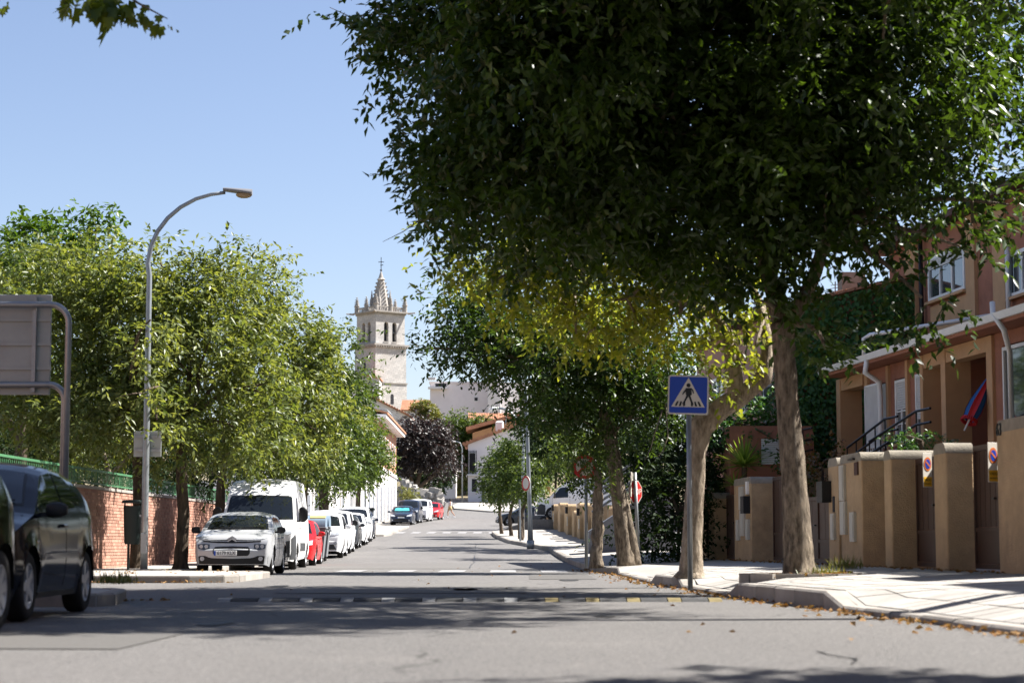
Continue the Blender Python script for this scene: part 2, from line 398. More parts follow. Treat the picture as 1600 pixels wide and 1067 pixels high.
# square slabs set out in rows along the near kerb
slabs = []
yy = 9.0
while yy < 40:
    for r in range(9):
        x0 = .24 + r * .44
        if XK(yy) + x0 + .42 < XWALL(yy) - .05: slabs.append((yy, r, x0))
    yy += .44
def slab_mb(mb, y, x0):
    g = .010; j = random.uniform(0, .006); v = []
    for dy, dx in ((g, g), (g, .44 - g), (.44 - g, .44 - g), (.44 - g, g)):
        X = XK(y + dy) + x0 + dx; v.append((X, y + dy, right_z(X, y + dy)))
    mb.hexa([(a, b, c - .01) for a, b, c in v] + [(a, b, c + .007 + j) for a, b, c in v])
slabs.sort(key=lambda s: (s[1] not in (1, 2, 0), s[0]))
rest = MB()
for k, (y, r, x0) in enumerate(slabs):
    tree_hole = abs(y - 29.2) < .7 and 1.0 < x0 + XK(y) - 3.0 < 1.9
    if tree_hole: continue
    if k < 280:
        mb = MB(); slab_mb(mb, y, x0); mb.build('paving_slab', M['slab'], pav)
    else: slab_mb(rest, y, x0)
o = rest.build('paving_slab', M['slab'], pav); o['kind'] = 'stuff'

def left_pavement(label, poly, h):
    """poly: outline (x, y) anticlockwise; a raised slab that follows the street's climb"""
    ys = sorted(p[1] for p in poly); 
    mb = MB(); n = len(poly)
    mb.add([(x, y, zr(y) + h) for x, y in poly] + [(x, y, zr(y) - .2) for x, y in poly], [tuple(range(n))] + [(i, n + i, n + (i + 1) % n, (i + 1) % n) for i in range(n)])
    o = struct('pavement', mb, M['concrete']); tag(o, label); return o
def round_corner(pts, r=.5):
    return pts
near_ear = [(-13, 22.5), (-5.0, 22.5), (-4.68, 22.6), (-4.54, 22.9), (-4.85, 25.2), (-5.1, 25.8), (-5.6, 26.2), (-13, 26.4)]
p1 = left_pavement('short pavement bulge behind the dark hatchback', near_ear, .13)
kerb_run(p1, [(x, y - 2.2, .137) for x, y in [(-13, 24.7), (-12, 24.7), (-11, 24.7), (-10, 24.7), (-9, 24.7), (-8, 24.7), (-7, 24.7), (-6, 24.7), (-5.0, 24.7), (-4.68, 24.8), (-4.54, 25.1), (-4.69, 26.3), (-4.85, 27.4), (-5.1, 28.0), (-5.6, 28.4), (-6.5, 28.43), (-8, 28.46), (-10, 28.5)]], .17, side=-1)
far_ear = [(-16, 36.6), (-5.9, 36.6), (-5.3, 36.9), (-5.1, 37.5), (-5.15, 42.6), (-5.4, 43.3), (-6.0, 43.7), (-7.45, 44.2), (-7.55, 58), (-7.7, 71), (-8.2, 84), (-8.6, 95), (-9.0, 106), (-8.6, 108), (-7.0, 109), (-6.8, 112), (-7.1, 138), (-9.0, 140), (-10.1, 146), (-9.9, 176), (-9.8, 200), (-12, 200), (-14, 146), (-13, 95), (-12, 58), (-16, 50)]
mbp = MB()
def xr_at(y):
    pr_ = far_ear[1:21]
    for (xa, ya), (xb, yb) in zip(pr_[:-1], pr_[1:]):
        if ya <= y <= yb: return xa + (xb - xa) * ((y - ya) / max(1e-6, yb - ya))
    return pr_[-1][0]
yl = sorted(set([p[1] for p in far_ear[1:21]] + list(np.arange(45, 200, 3.0))))
mbp.grid([[(-16, y, zr(y) + .12), (xr_at(y), y, zr(y) + .12), (xr_at(y), y, zr(y) - .1)] for y in yl])
mbp.add([(-16, 36.6, .12), (-16, 36.6, -.1), (xr_at(36.6), 36.6, -.1), (xr_at(36.6), 36.6, .12)], [(0, 1, 2, 3)])
p2 = struct('pavement', mbp, M['concrete']); tag(p2, 'left pavement with the lamp post running along the parked cars')
ks = [(-13 + i, 36.6) for i in range(7)] + [(-5.9, 36.6), (-5.3, 36.9), (-5.1, 37.5), (-5.12, 38.7), (-5.13, 40), (-5.14, 41.3), (-5.15, 42.6), (-5.4, 43.3), (-6.0, 43.7), (-7.45, 44.2)]
ks += [(xr_at(y), y) for y in np.arange(46, 106, 2.0)] + [(-8.6, 108), (-7.0, 109), (-6.8, 112)] + [(xr_at(y), y) for y in np.arange(114, 139, 2.5)] + [(-9, 140), (-10.1, 146)]
kerb_run(p2, [(x, y, zr(y) + .128) for x, y in ks], .17, side=-1)
# pavement round the corner house on the right, far up the street
mbp = MB()
cp = [(-2.2, 205), (-6.2, 214), (-6.6, 222), (-6.2, 229), (2, 229), (10, 218), (10, 205)]
mbp.add([(x, y, zr(y) + .14) for x, y in cp] + [(x, y, zr(y) - .1) for x, y in cp], [tuple(reversed(range(7)))] + [(i, (i + 1) % 7, 7 + (i + 1) % 7, 7 + i) for i in range(7)])
tag(struct('pavement', mbp, M['concrete']), 'curved corner pavement under the white corner house')
# sandy bank beyond the end of the road
mbp = MB().grid([[(-22 + 3 * i, y, zr(y) + .05 + (.5 * mnoise.noise(Vector((i * .4, y * .15, 0))) + .25) * min(1, (y - 246) / 10)) for i in range(14)] for y in range(246, 300, 3)])
struct('bank', mbp, M['ground'], True)

# painted crossings and the rubber hump
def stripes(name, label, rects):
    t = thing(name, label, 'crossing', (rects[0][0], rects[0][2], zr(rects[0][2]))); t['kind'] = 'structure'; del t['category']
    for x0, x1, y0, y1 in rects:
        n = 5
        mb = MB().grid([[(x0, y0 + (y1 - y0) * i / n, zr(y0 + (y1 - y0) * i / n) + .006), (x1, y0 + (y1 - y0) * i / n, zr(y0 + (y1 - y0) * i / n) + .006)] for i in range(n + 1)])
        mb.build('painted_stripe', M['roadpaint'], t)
stripes('zebra_crossing', 'zebra crossing with broad worn white bars dulled for shade between the two parked rows', [(WX(605, 51) + k * 1.31, WX(605, 51) + k * 1.31 + .66, 50.2, 53.4) for k in range(-1, 4)])
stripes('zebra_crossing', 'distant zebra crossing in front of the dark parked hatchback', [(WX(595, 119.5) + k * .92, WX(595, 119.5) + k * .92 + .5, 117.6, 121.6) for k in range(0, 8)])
M['humpwhite'] = mat('worn_white_rubber', (.22, .22, .215), .8, var=.3, scale=8); M['humpyellow'] = mat('worn_yellow_rubber', (.17, .135, .06), .8, var=.25, scale=8)
hump = thing('speed_hump', 'low rubber speed hump with yellow and white blocks across the road', 'speed hump', (0, 24.7, 0))
prof = [(-.26, -.004), (-.20, .022), (-.08, .038), (.08, .038), (.20, .022), (.26, -.004)]
x = -3.6; k = 0
while x < 2.55:
    c = 'humprubber' if k % 2 else ('humpyellow' if x > .2 else 'humpwhite')
    w = .33 if k % 2 else .17
    v = [(x + .006, 24.7 + a, b) for a, b in prof] + [(x + w - .006, 24.7 + a, b) for a, b in prof]
    MB().add(v, [tuple(reversed(range(6))), tuple(range(6, 12))] + [(i, i + 1, 7 + i, 6 + i) for i in range(5)]).build('rubber_block', M[c], hump)
    x += w; k += 1
# stop line, patches and cracks of the old surface
M['patch'] = mat('darker_asphalt_patch', (.10, .095, .088), .85, var=.25, scale=30, bump=.4, bscale=60)
M['patchlight'] = mat('lighter_asphalt_patch', (.130, .124, .116), .85, var=.22, scale=25, bump=.4, bscale=60)
def road_patch(pts, m):
    mb = MB(); 
    mb.add([(x, y, zr(y) + .003) for x, y in pts], [tuple(range(len(pts)))])
    o = struct('road_patch', mb, M[m])
M['stain'] = mat('oil_stain', (.035, .034, .033), .6, var=.3, scale=6)
def blot(x, y, rx, ry, m, seed):
    r_ = random.Random(seed); road_patch([(x + rx * math.cos(a) * r_.uniform(.7, 1.2), y + ry * math.sin(a) * r_.uniform(.7, 1.2)) for a in [2 * math.pi * k / 14 for k in range(14)]], m)
for q in ((-2.6, 17.6, .16, .5, 1), (.9, 19.5, .1, .35, 2), (-.7, 31, .2, .9, 3), (-3.9, 33.5, .2, .8, 4), (1.1, 39, .2, .9, 5)): blot(*q[:4], 'stain', q[4])
road_patch([(-4.2, 13.4), (-2.6, 13.3), (-2.55, 15.6), (-4.15, 15.7)], 'patch')
road_patch([(.35, 40), (1.7, 40.1), (1.75, 47), (.4, 47)], 'patch')
road_patch([(-6.2, 56), (-1.2, 56), (-1.35, 64.5), (-6.4, 64.5)], 'patchlight')
road_patch([(-3.4, 28.5), (.2, 28.7), (.3, 36), (-3.3, 36)], 'patchlight')
def crack(pts, w=.02):
    rows = []
    fine = []
    for (a, b), (c, d) in zip(pts[:-1], pts[1:]):
        for i in range(8): fine.append((a + (c - a) * i / 8, b + (d - b) * i / 8))
    for i, (x, y) in enumerate(fine):
        x += .07 * mnoise.noise(Vector((x * 2.1, y * 2.1, 3))); y += .12 * mnoise.noise(Vector((x * 1.7, y * 1.7, 9)))
        ww = w * (.5 + abs(mnoise.noise(Vector((i * .7, 0, 5)))) * 1.6)
        rows.append([(x - ww, y - ww, zr(y) + .002), (x + ww, y + ww, zr(y) + .002)])
    struct('road_crack', MB().grid(rows), M['signblack'])
crack([(1.95, 13.1), (2.1, 12.2), (2.0, 11.6)], .012)
crack([(-5.5, 57.2), (-2, 57.4), (1.2, 57.6)], .03)
crack([(-5.9, 75), (-3, 75.3), (-.5, 75)], .03)
crack([(-1.2, 56), (-1.3, 70), (-1.7, 95)], .014)

# ------------------------------------------------------------------ vegetation
rng = np.random.default_rng(11)
def unit(v): return v / np.maximum(1e-9, np.linalg.norm(v, axis=1, keepdims=True))
def leaf_mesh(name, P, D, ln, wd, m, fold=.18, upb=1.0, up=None):
    n = len(P)
    U = rng.normal(size=(n, 3)) * .55; U[:, 2] += upb
    if up is not None: U = U + up
    Wv = unit(np.cross(D, U)); Nn = unit(np.cross(Wv, D))
    l = ln[:, None]; w = wd[:, None] * .5
    mid = P + D * l * .42
    v = np.empty((n, 4, 3), np.float32)
    v[:, 0] = P; v[:, 1] = mid + Wv * w + Nn * w * fold * 2; v[:, 2] = P + D * l; v[:, 3] = mid - Wv * w + Nn * w * fold * 2
    me = bpy.data.meshes.new(name)
    me.vertices.add(4 * n); me.vertices.foreach_set('co', v.ravel())
    idx = (np.arange(n)[:, None] * 4 + np.array([0, 2, 1, 0, 3, 2])[None]).astype(np.int32)
    idx[:, [1, 2]] = idx[:, [2, 1]]; idx[:, [4, 5]] = idx[:, [5, 4]]
    me.loops.add(6 * n); me.loops.foreach_set('vertex_index', idx.ravel())
    me.polygons.add(2 * n); me.polygons.foreach_set('loop_start', np.arange(0, 6 * n, 3, dtype=np.int32))
    at = me.attributes.new('var', 'FLOAT', 'FACE')
    at.data.foreach_set('value', np.repeat(np.clip(leaf_mesh.var if leaf_mesh.var is not None else rng.random(n), 0, 1), 2).astype(np.float32))
    leaf_mesh.var = None
    me.materials.append(m); me.update(calc_edges=True); me.validate()
    return me
leaf_mesh.var = None
def crown_points(blobs, per_m3, clump_r, twigs, leaves, L_twig, droop=.3, hollow=.45, jit=.16):
    """blobs: (center, (rx, ry, rz), density) -> leaf base points, directions, per-leaf tone"""
    Ps, Ds, Vs, clumps = [], [], [], []
    for c, r, dens in blobs:
        c = np.array(c); r = np.array(r)
        vol = 4.19 * r[0] * r[1] * r[2]
        nc = max(3, int(vol * per_m3 * dens))
        d = unit(rng.normal(size=(nc, 3))); rad = hollow + (1 - hollow) * rng.random((nc, 1)) ** .55
        q = c + d * rad * r * (1 + jit * rng.normal(size=(nc, 1)))
        clumps.append(q)
        nt = nc * twigs
        qc = np.repeat(q, twigs, 0); dc = np.repeat(d, twigs, 0)
        p = qc + rng.normal(size=(nt, 3)) * clump_r * np.array([1, 1, .7]) * .5
        td = unit(dc * .7 + rng.normal(size=(nt, 3)) * .6 + np.array([0, 0, -.15]))
        tone = np.repeat(rng.random(nc), twigs) * .5
        Lt = L_twig * (.6 + .8 * rng.random((nt, 1)))
        for k in range(leaves):
            t = (k + .6) / leaves
            sgn = 1 if k % 2 else -1
            lp = p + td * Lt * t; lp[:, 2] -= droop * Lt[:, 0] * t * t
            side = unit(np.cross(td, np.array([0, 0, 1.0]) + rng.normal(size=(nt, 3)) * .3))
            ld = unit(td * .45 + side * sgn * .75 + np.array([0, 0, -.45]) + rng.normal(size=(nt, 3)) * .35)
            Ps.append(lp); Ds.append(ld); Vs.append(tone + .5 * rng.random(nt))
    return np.concatenate(Ps), np.concatenate(Ds), np.concatenate(Vs), np.concatenate(clumps)
def limb_path(a, b, sag=.12, n=7, seed=0):
    a, b = Vector(a), Vector(b); L_ = (b - a).length; r = random.Random(seed)
    o = Vector((r.uniform(-1, 1), r.uniform(-1, 1), r.uniform(.2, 1))) * L_ * sag
    return [a.lerp(b, i / (n - 1)) + o * math.sin(math.pi * i / (n - 1)) for i in range(n)]
def tree(name, label, trunks, blobs, lm, bark='bark', leaf=(.11, .05), per_m3=5, clump_r=.55, twigs=6, leaves=8, L_twig=.42, droop=.3,
         forks=None, group=None, cat='tree', hollow=.45, limb_r=.06, upb=1.0, extra=None, sides=12, wob=.16, nlimb=0, bare=(), jit=.16):
    base = Vector(trunks[0][0][0])
    t = thing(name, label, cat, base, group=group)
    mb = MB()
    for k, (pts, rad) in enumerate(trunks):
        P, Rr = [], []
        for i in range(len(pts) - 1):
            for s in range(4):
                P.append(Vector(pts[i]).lerp(Vector(pts[i + 1]), s / 4)); Rr.append(rad[i] + (rad[i + 1] - rad[i]) * s / 4)
        P.append(Vector(pts[-1])); Rr.append(rad[-1])
        mb.tube(P, Rr, sides, wob=wob, seed=k * 7 + 1)
    for s, pr in enumerate(bare): mb.tube(pr[0], pr[1], 5)
    P, D, V, clumps = crown_points(blobs, per_m3, clump_r, twigs, leaves, L_twig, droop, hollow, jit)
    forks = [Vector(f) for f in (forks or [tr[0][-1] for tr in trunks])]
    for i, (c, r, d_) in enumerate(blobs):
        f = min(forks, key=lambda q: (q - Vector(c)).length)
        pth = limb_path(f, c, seed=i)
        mb.tube(pth, [limb_r * (1.3 - .9 * j / 6) for j in range(7)], 6, wob=.1)
    if nlimb:
        for i in range(nlimb):
            q = Vector(clumps[int(rng.integers(len(clumps)))])
            c = min((Vector(b[0]) for b in blobs), key=lambda v: (v - q).length)
            pth = limb_path(c.lerp(forks[0], .15), q, seed=100 + i, n=5)
            mb.tube(pth, [.026, .022, .016, .011, .006], 4)
    o = mb.build('trunk', M[bark], t, smooth=True)
    n = len(P)
    ln = leaf[0] * (.65 + .7 * rng.random(n)); wd = leaf[1] * (.7 + .6 * rng.random(n))
    leaf_mesh.var = V
    me = leaf_mesh('crown', (P - np.array(base)).astype(np.float32), D, ln, wd, M[lm], upb=upb)
    cr = link('crown', me, t)
    return t, n
def B(px, py, d, rx, ry, rz, dens=1.0): return (tuple(W(px, py, d)), (rx, ry, rz), dens)
NL = 0
def T(*a, **k):
    global NL
    t, n = tree(*a, **k); NL += n; return t
def leafball(name, label, cat, blobs, lm, leaf, per_m3=4, group=None, kind=None, **k):
    """a shrub or hedge: stems from the ground into the leafy mass"""
    c0 = Vector(blobs[0][0]); 
    base = Vector((c0.x, c0.y, min(b[0][2] - b[1][2] for b in blobs)))
    kw = dict(clump_r=.5, twigs=6, leaves=7, L_twig=.35, hollow=.5, limb_r=.03, sides=6)
    kw.update(k)
    return T(name, label, [([base, c0], [.05, .03])], blobs, lm, 'barkdark', leaf, per_m3, group=group, cat=cat, **kw)

# --- right-hand street trees
def gz(px, d): return right_z(WX(px, d), d)
d1 = 29.4
def tp(px, py, d): return W(px, py, d)
b1 = W(1250, 851, d1); b1.z = gz(1250, d1) - .03
fork1 = tp(1222, 505, d1)
T('street_tree', 'large dark crowned street tree with a forked pale trunk behind the near kerb',
  [([b1, b1 + Vector((-.02, 0, .12)), tp(1246, 840, d1), tp(1240, 740, d1), tp(1231, 640, d1), tp(1226, 560, d1), fork1], [.36, .25, .21, .185, .17, .165, .18]),
   ([fork1, tp(1205, 450, d1 + .1), tp(1180, 340, d1 + .4), tp(1120, 180, d1 + .8), tp(1060, 40, d1 + 1)], [.15, .12, .11, .09, .05]),
   ([fork1 + Vector((.05, 0, 0)), tp(1256, 468, d1 - .1), tp(1275, 425, d1 - .2), tp(1296, 350, d1 - .4), tp(1350, 190, d1 - .5)], [.14, .12, .10, .085, .05])],
  [B(1130, 60, 30.0, 3.2, 3.0, 2.5), B(850, 90, 29.5, 2.0, 2.4, 2.0), B(700, 60, 29.5, 1.25, 1.5, 1.3), B(778, 270, 29.3, .9, 1.4, 1.2), B(870, 320, 29.6, 1.4, 1.8, 1.0),
   B(1060, 310, 30.0, 1.7, 2.4, 1.35), B(1240, 250, 29.0, 1.8, 2.4, 1.5), B(1390, 150, 29.0, 1.6, 2.0, 1.7, .6), B(1540, 60, 28.5, 1.2, 1.6, 1.2, .5), B(1590, 180, 28.3, .6, .9, .8, .4), B(1400, 345, 28.0, 1.0, 1.2, .85, .42),
   B(1310, 370, 28.4, .75, .9, .6, .6), B(1575, 320, 28.0, .6, 1.0, 1.1, .5), B(1460, 250, 28.4, .9, 1.2, .9, .45), B(1500, 385, 27.6, .75, .9, .55, .42), B(1290, 545, 28.6, .42, .5, .28, .5), B(1440, 465, 27.8, .35, .5, .5, .5),
   B(1150, 400, 29.2, .9, 1.0, .5, .7), B(600, 55, 29.6, .65, .7, .45, .7), B(1200, -220, 30, 4.2, 3.6, 2.4, .7), B(930, -130, 29.8, 2.6, 2.6, 1.6, .7), B(722, 335, 29.3, .45, .7, .5, .7), B(690, 190, 29.5, .5, .7, .6, .7), B(1190, 470, 29.0, .55, .7, .4, .6), B(610, 110, 29.5, .32, .5, .4, .6), B(715, 250, 29.4, .42, .7, .45), B(990, 150, 27.6, 3.2, 1.0, 2.0, .7), B(820, 200, 27.8, 1.6, .9, 1.4, .8), B(900, -420, 29, 3.2, 2.6, 1.8, .5), B(1300, -420, 30, 3.0, 2.6, 1.8, .5)],
  'leafdark', leaf=(.165, .08), per_m3=4.3, twigs=11, leaves=8, clump_r=.5, L_twig=.45, limb_r=.05, nlimb=70, forks=[fork1, tp(1180, 340, d1 + .4), tp(1296, 350, d1 - .4), tp(1060, 60, d1 + 1)], upb=.8, hollow=.35,
  bare=[([tp(690, 340, 29.3), tp(655, 345, 29.3), tp(630, 362, 29.3), tp(598, 378, 29.3)], [.014, .01, .007, .003]), ([tp(640, 30, 29.5), tp(590, 22, 29.5), tp(550, 28, 29.5), tp(515, 12, 29.5)], [.02, .013, .009, .004])], jit=.12)
d2 = 32.6
b2 = W(1079, 851, d2); b2.z = gz(1079, d2) - .03
bend = tp(1096, 665, d2)
T('street_tree', 'pale trunked street tree bent sharply right with yellowing leaves behind the blue sign',
  [([b2, b2 + Vector((.01, 0, .12)), tp(1082, 830, d2), tp(1086, 760, d2), tp(1090, 700, d2), bend, tp(1112, 648, d2), tp(1140, 630, d2), tp(1168, 610, d2), tp(1192, 590, d2), tp(1200, 560, d2)], [.30, .20, .16, .15, .155, .20, .195, .17, .16, .15, .10]),
   ([tp(1150, 620, d2), tp(1148, 575, d2), tp(1135, 520, d2), tp(1100, 470, d2 + .2), tp(1030, 430, d2 + .5), tp(900, 420, d2 + .8)], [.15, .12, .10, .085, .07, .04]),
   ([tp(1192, 590, d2), tp(1200, 540, d2), tp(1190, 480, d2 + .2), tp(1150, 400, d2 + .3)], [.14, .09, .07, .05])],
  [B(920, 430, 33.2, 1.5, 1.5, .75), B(780, 400, 33.0, .85, 1.0, .5), B(1060, 440, 32.8, 1.2, 1.4, .75), B(1110, 540, 32.2, .62, .8, .45), B(870, 490, 33, .7, .9, .35), B(1000, 500, 32.8, .8, .9, .40), B(1180, 540, 32.0, .42, .5, .42), B(720, 395, 33, .45, .6, .28), B(840, 420, 31.6, 1.3, .8, .6), B(960, 470, 31.4, 1.2, .8, .5), B(1060, 490, 31.2, .9, .7, .5), B(900, 520, 31.8, .5, .5, .22), B(770, 440, 31.8, .6, .6, .35)],
  'leafyellow', leaf=(.14, .072), per_m3=7.5, twigs=7, leaves=7, clump_r=.5, limb_r=.045, nlimb=25, forks=[tp(1100, 470, d2 + .2), tp(1190, 480, d2 + .2), tp(900, 420, d2 + .8)], wob=.3, upb=.8, bark='barkpale')
d3 = 49.0
b3 = W(980, 851, d3); b3.z = gz(980, d3) - .03
top3 = tp(955, 690, d3)
T('street_tree', 'twin stemmed street tree leaning left with a broad drooping dark crown',
  [([b3, tp(975, 850, d3), tp(968, 790, d3), tp(961, 730, d3), top3, tp(945, 640, d3), tp(930, 590, d3)], [.25, .21, .19, .175, .17, .15, .10]),
   ([b3 + Vector((.2, 0.05, 0)), tp(986, 840, d3), tp(974, 780, d3), tp(964, 725, d3)], [.17, .13, .11, .08])],
  [B(900, 560, 49, 2.1, 2.2, 1.25), B(790, 540, 49, 1.4, 1.6, .65), B(715, 545, 49, .8, 1.0, .42), B(655, 545, 49, .35, .5, .28), B(740, 500, 49.5, .75, 1.3, .85), B(730, 440, 49.5, .6, 1, .55), B(850, 490, 50, 2.0, 1.8, 1.2), B(1000, 560, 49, 1.5, 1.6, 1.2), B(985, 650, 48.5, .8, .9, .75), B(900, 650, 48.5, 1.0, 1, .6), B(1050, 600, 48, .7, .8, .9, .7), B(940, 560, 47.5, 1, .8, .8, .8)],
  'leafdark', leaf=(.15, .07), per_m3=9, twigs=7, leaves=7, clump_r=.6, limb_r=.05, nlimb=30, forks=[top3, tp(930, 590, d3)], upb=.8,
  bare=[([tp(1035, 640, 47.5), tp(1022, 680, 47.5), tp(1017, 700, 47.5), tp(1008, 718, 47.5)], [.02, .016, .012, .006]), ([tp(1040, 630, 47.5), tp(1044, 680, 47.5), tp(1036, 705, 47.5), tp(1028, 712, 47.5)], [.018, .014, .01, .005])])
d4 = 48.0
b4 = W(932, 851, d4); b4.z = gz(932, d4) - .03
kn = [(932, 876, .17), (931, 862, .14), (934, 850, .125), (932, 838, .155), (935, 826, .13), (933, 812, .115), (935, 802, .15), (933, 790, .12), (934, 775, .12), (936, 760, .105), (933, 735, .08)]
T('street_tree', 'slim street tree with a knobby lumpy trunk beside the twin stemmed tree',
  [([b4] + [tp(a, b, d4) for a, b, _ in kn[1:]], [c for _, _, c in kn])],
  [B(925, 712, 48, .62, .7, .5), B(942, 740, 47.8, .45, .5, .35), B(905, 690, 48, .5, .6, .4), B(928, 738, 47.6, .36, .3, .26)], 'leafmid', leaf=(.12, .055), per_m3=14, twigs=6, leaves=7, clump_r=.4, limb_r=.02, wob=.35)
for lab, px, py, d, cr, up in (('small round street tree with a slanting stem nearest the corner house', 784, 833, 109, [(782, 742, 1.1, 1.2), (790, 708, .65, .65)], 775),
                               ('small leafy street tree in the middle of three at the street corner', 799, 840, 104, [(812, 735, 1.3, 1.4), (800, 770, .9, .6), (815, 690, .7, .5)], 775),
                               ('small street tree whose crown reaches the lamp post', 815, 846, 94, [(832, 738, .7, 1.0), (822, 766, .5, .5)], 780)):
    b = W(px, py, d); b.z = zr(d) + .12
    T('street_tree', lab, [([b, tp(px - 3, (py + up) / 2, d), tp((px + cr[0][0]) / 2 - 2, up, d), tp(cr[0][0], cr[0][1] + 15, d)], [.11, .085, .075, .05])],
      [B(a, c, d, r, r, h) for a, c, r, h in cr], 'leafmid', 'barkdark', leaf=(.17, .10), per_m3=17, twigs=6, leaves=6, clump_r=.45, limb_r=.03, group='small young trees by the far corner')
# --- left-hand street trees
def lz(d): return zr(d) + .12
def left_tree(lab, px, d, top, blobs, tr=.16, **k):
    b = W(px, 851, d); b.z = lz(d) - .03
    tt = W(top[0], top[1], d)
    kw = dict(leaf=(.17, .072), per_m3=6.0, twigs=8, leaves=7, clump_r=.5, lm='leafolive', limb_r=.05, nlimb=25, upb=.9, group='leafy trees along the left pavement'); kw.update(k)
    mid = b.lerp(tt, .5) + Vector((.06, 0, 0))
    return T('street_tree', lab, [([b, b + Vector((0, 0, .15)), mid, tt, tt + Vector((.1, 0, .9))], [tr * 1.5, tr * 1.15, tr, tr * .9, tr * .55])], [B(*q) for q in blobs], kw.pop('lm'), 'barkdark', **kw)
left_tree('street tree whose trunk stands behind the left lamp post', 214, 48.5, (216, 700), [(110, 560, 48.5, 1.9, 1.8, 1.9), (200, 520, 49, 1.7, 1.8, 2.0), (80, 460, 49, 1.3, 1.4, 1.2), (170, 430, 49, 1.3, 1.4, .95), (190, 640, 47.5, 1.1, 1.2, 1.0), (60, 620, 48.5, .9, 1.2, .9), (225, 610, 44.0, .8, .5, .7, .7), (235, 500, 44.2, .7, .4, .5, .6), (212, 555, 44.2, .55, .4, .5, .6), (100, 660, 47, 1.2, 1.2, .7), (245, 655, 44, .4, .35, .3, .7)])
left_tree('street tree with a straight dark trunk left of the silver car', 283, 47.5, (283, 720), [(310, 580, 47.5, 1.9, 1.7, 2.0), (270, 480, 48, 1.4, 1.5, 1.4), (365, 470, 48, 1.05, 1.3, 1.15), (350, 420, 48, .55, .7, .45), (270, 670, 46.5, 1.0, 1.1, .9), (385, 680, 46.5, .95, 1.1, .8), (250, 410, 48, .6, .8, .5), (410, 600, 47, .9, 1.1, 1.2)], tr=.145)
left_tree('street tree with a leaning trunk beside the white van', 334, 57, (345, 760), [(425, 560, 57, 1.5, 1.6, 2.2), (400, 460, 57, 1.0, 1.2, 1.2), (470, 640, 57, 1.3, 1.4, 1.5), (480, 560, 57.5, .9, 1.1, 1.2), (420, 700, 56, 1.3, 1.3, .8)], tr=.15)
left_tree('street tree between the waste bins and the pavement wall', 470, 75, (474, 780), [(500, 640, 75, 1.35, 1.5, 2.2), (530, 560, 75, .85, 1.0, 1.2), (510, 720, 75, 1.3, 1.4, 1.0), (470, 700, 75, 1.0, 1.2, 1.3), (497, 540, 75, .7, .8, .7)], leaf=(.19, .085), tr=.16, lm='leafmid')
left_tree('dark trunked street tree before the white ground floor wall', 504, 90, (505, 770), [(540, 680, 90, 1.6, 1.6, 1.9), (560, 620, 90, .9, 1, 1.0), (570, 720, 90, 1.0, 1.1, .9), (520, 745, 90, 1.2, 1.2, .7)], leaf=(.2, .09), per_m3=5.5, tr=.24, lm='leafmid')
left_tree('farthest street tree on the left just before the orange building', 556, 112, (560, 775), [(563, 690, 112, 1.3, 1.6, 1.9), (583, 722, 112, .9, 1.2, .7), (565, 740, 112, 1.1, 1.2, .8), (603, 718, 112, .45, .6, .35)], leaf=(.22, .10), per_m3=5.5, tr=.15, lm='leafmid')
# behind the green railing
b = W(28, 851, 56); b.z = .1
T('garden_tree', 'broad spreading tree with dark limbs behind the green railing',
  [([b, W(30, 740, 56), W(34, 695, 56)], [.2, .17, .17]), ([W(34, 695, 56), W(15, 660, 56), W(-10, 640, 56)], [.13, .1, .07]), ([W(34, 695, 56), W(70, 660, 56), W(95, 640, 56), W(120, 600, 56)], [.13, .11, .09, .06]), ([W(34, 695, 56), W(36, 650, 56), W(50, 600, 56)], [.12, .09, .06])],
  [B(30, 520, 57, 2.2, 2, 1.8), B(-40, 600, 57, 1.6, 1.6, 1.2), B(90, 600, 58, 1.2, 1.4, .8), B(30, 430, 58, 1.6, 1.6, 1.0)], 'leafmid', 'barkdark', leaf=(.15, .06), per_m3=5, clump_r=.6, nlimb=15)
b = W(110, 851, 66); b.z = .1
T('garden_tree', 'tall fresh green broad leaved tree standing above the left crowns',
  [([b, W(110, 600, 66), W(100, 450, 66)], [.22, .18, .1])],
  [B(60, 385, 66, 1.3, 1.4, .9), B(28, 350, 66, .55, .6, .5), B(150, 365, 66, .75, .9, .75), B(165, 345, 66, .35, .4, .35), B(10, 400, 66, .9, .9, 1.0), B(110, 430, 66, 1.6, 1.6, 1.0)], 'leafbright', 'barkdark', leaf=(.26, .13), per_m3=7, clump_r=.5, twigs=5, leaves=6, L_twig=.5, droop=.5)
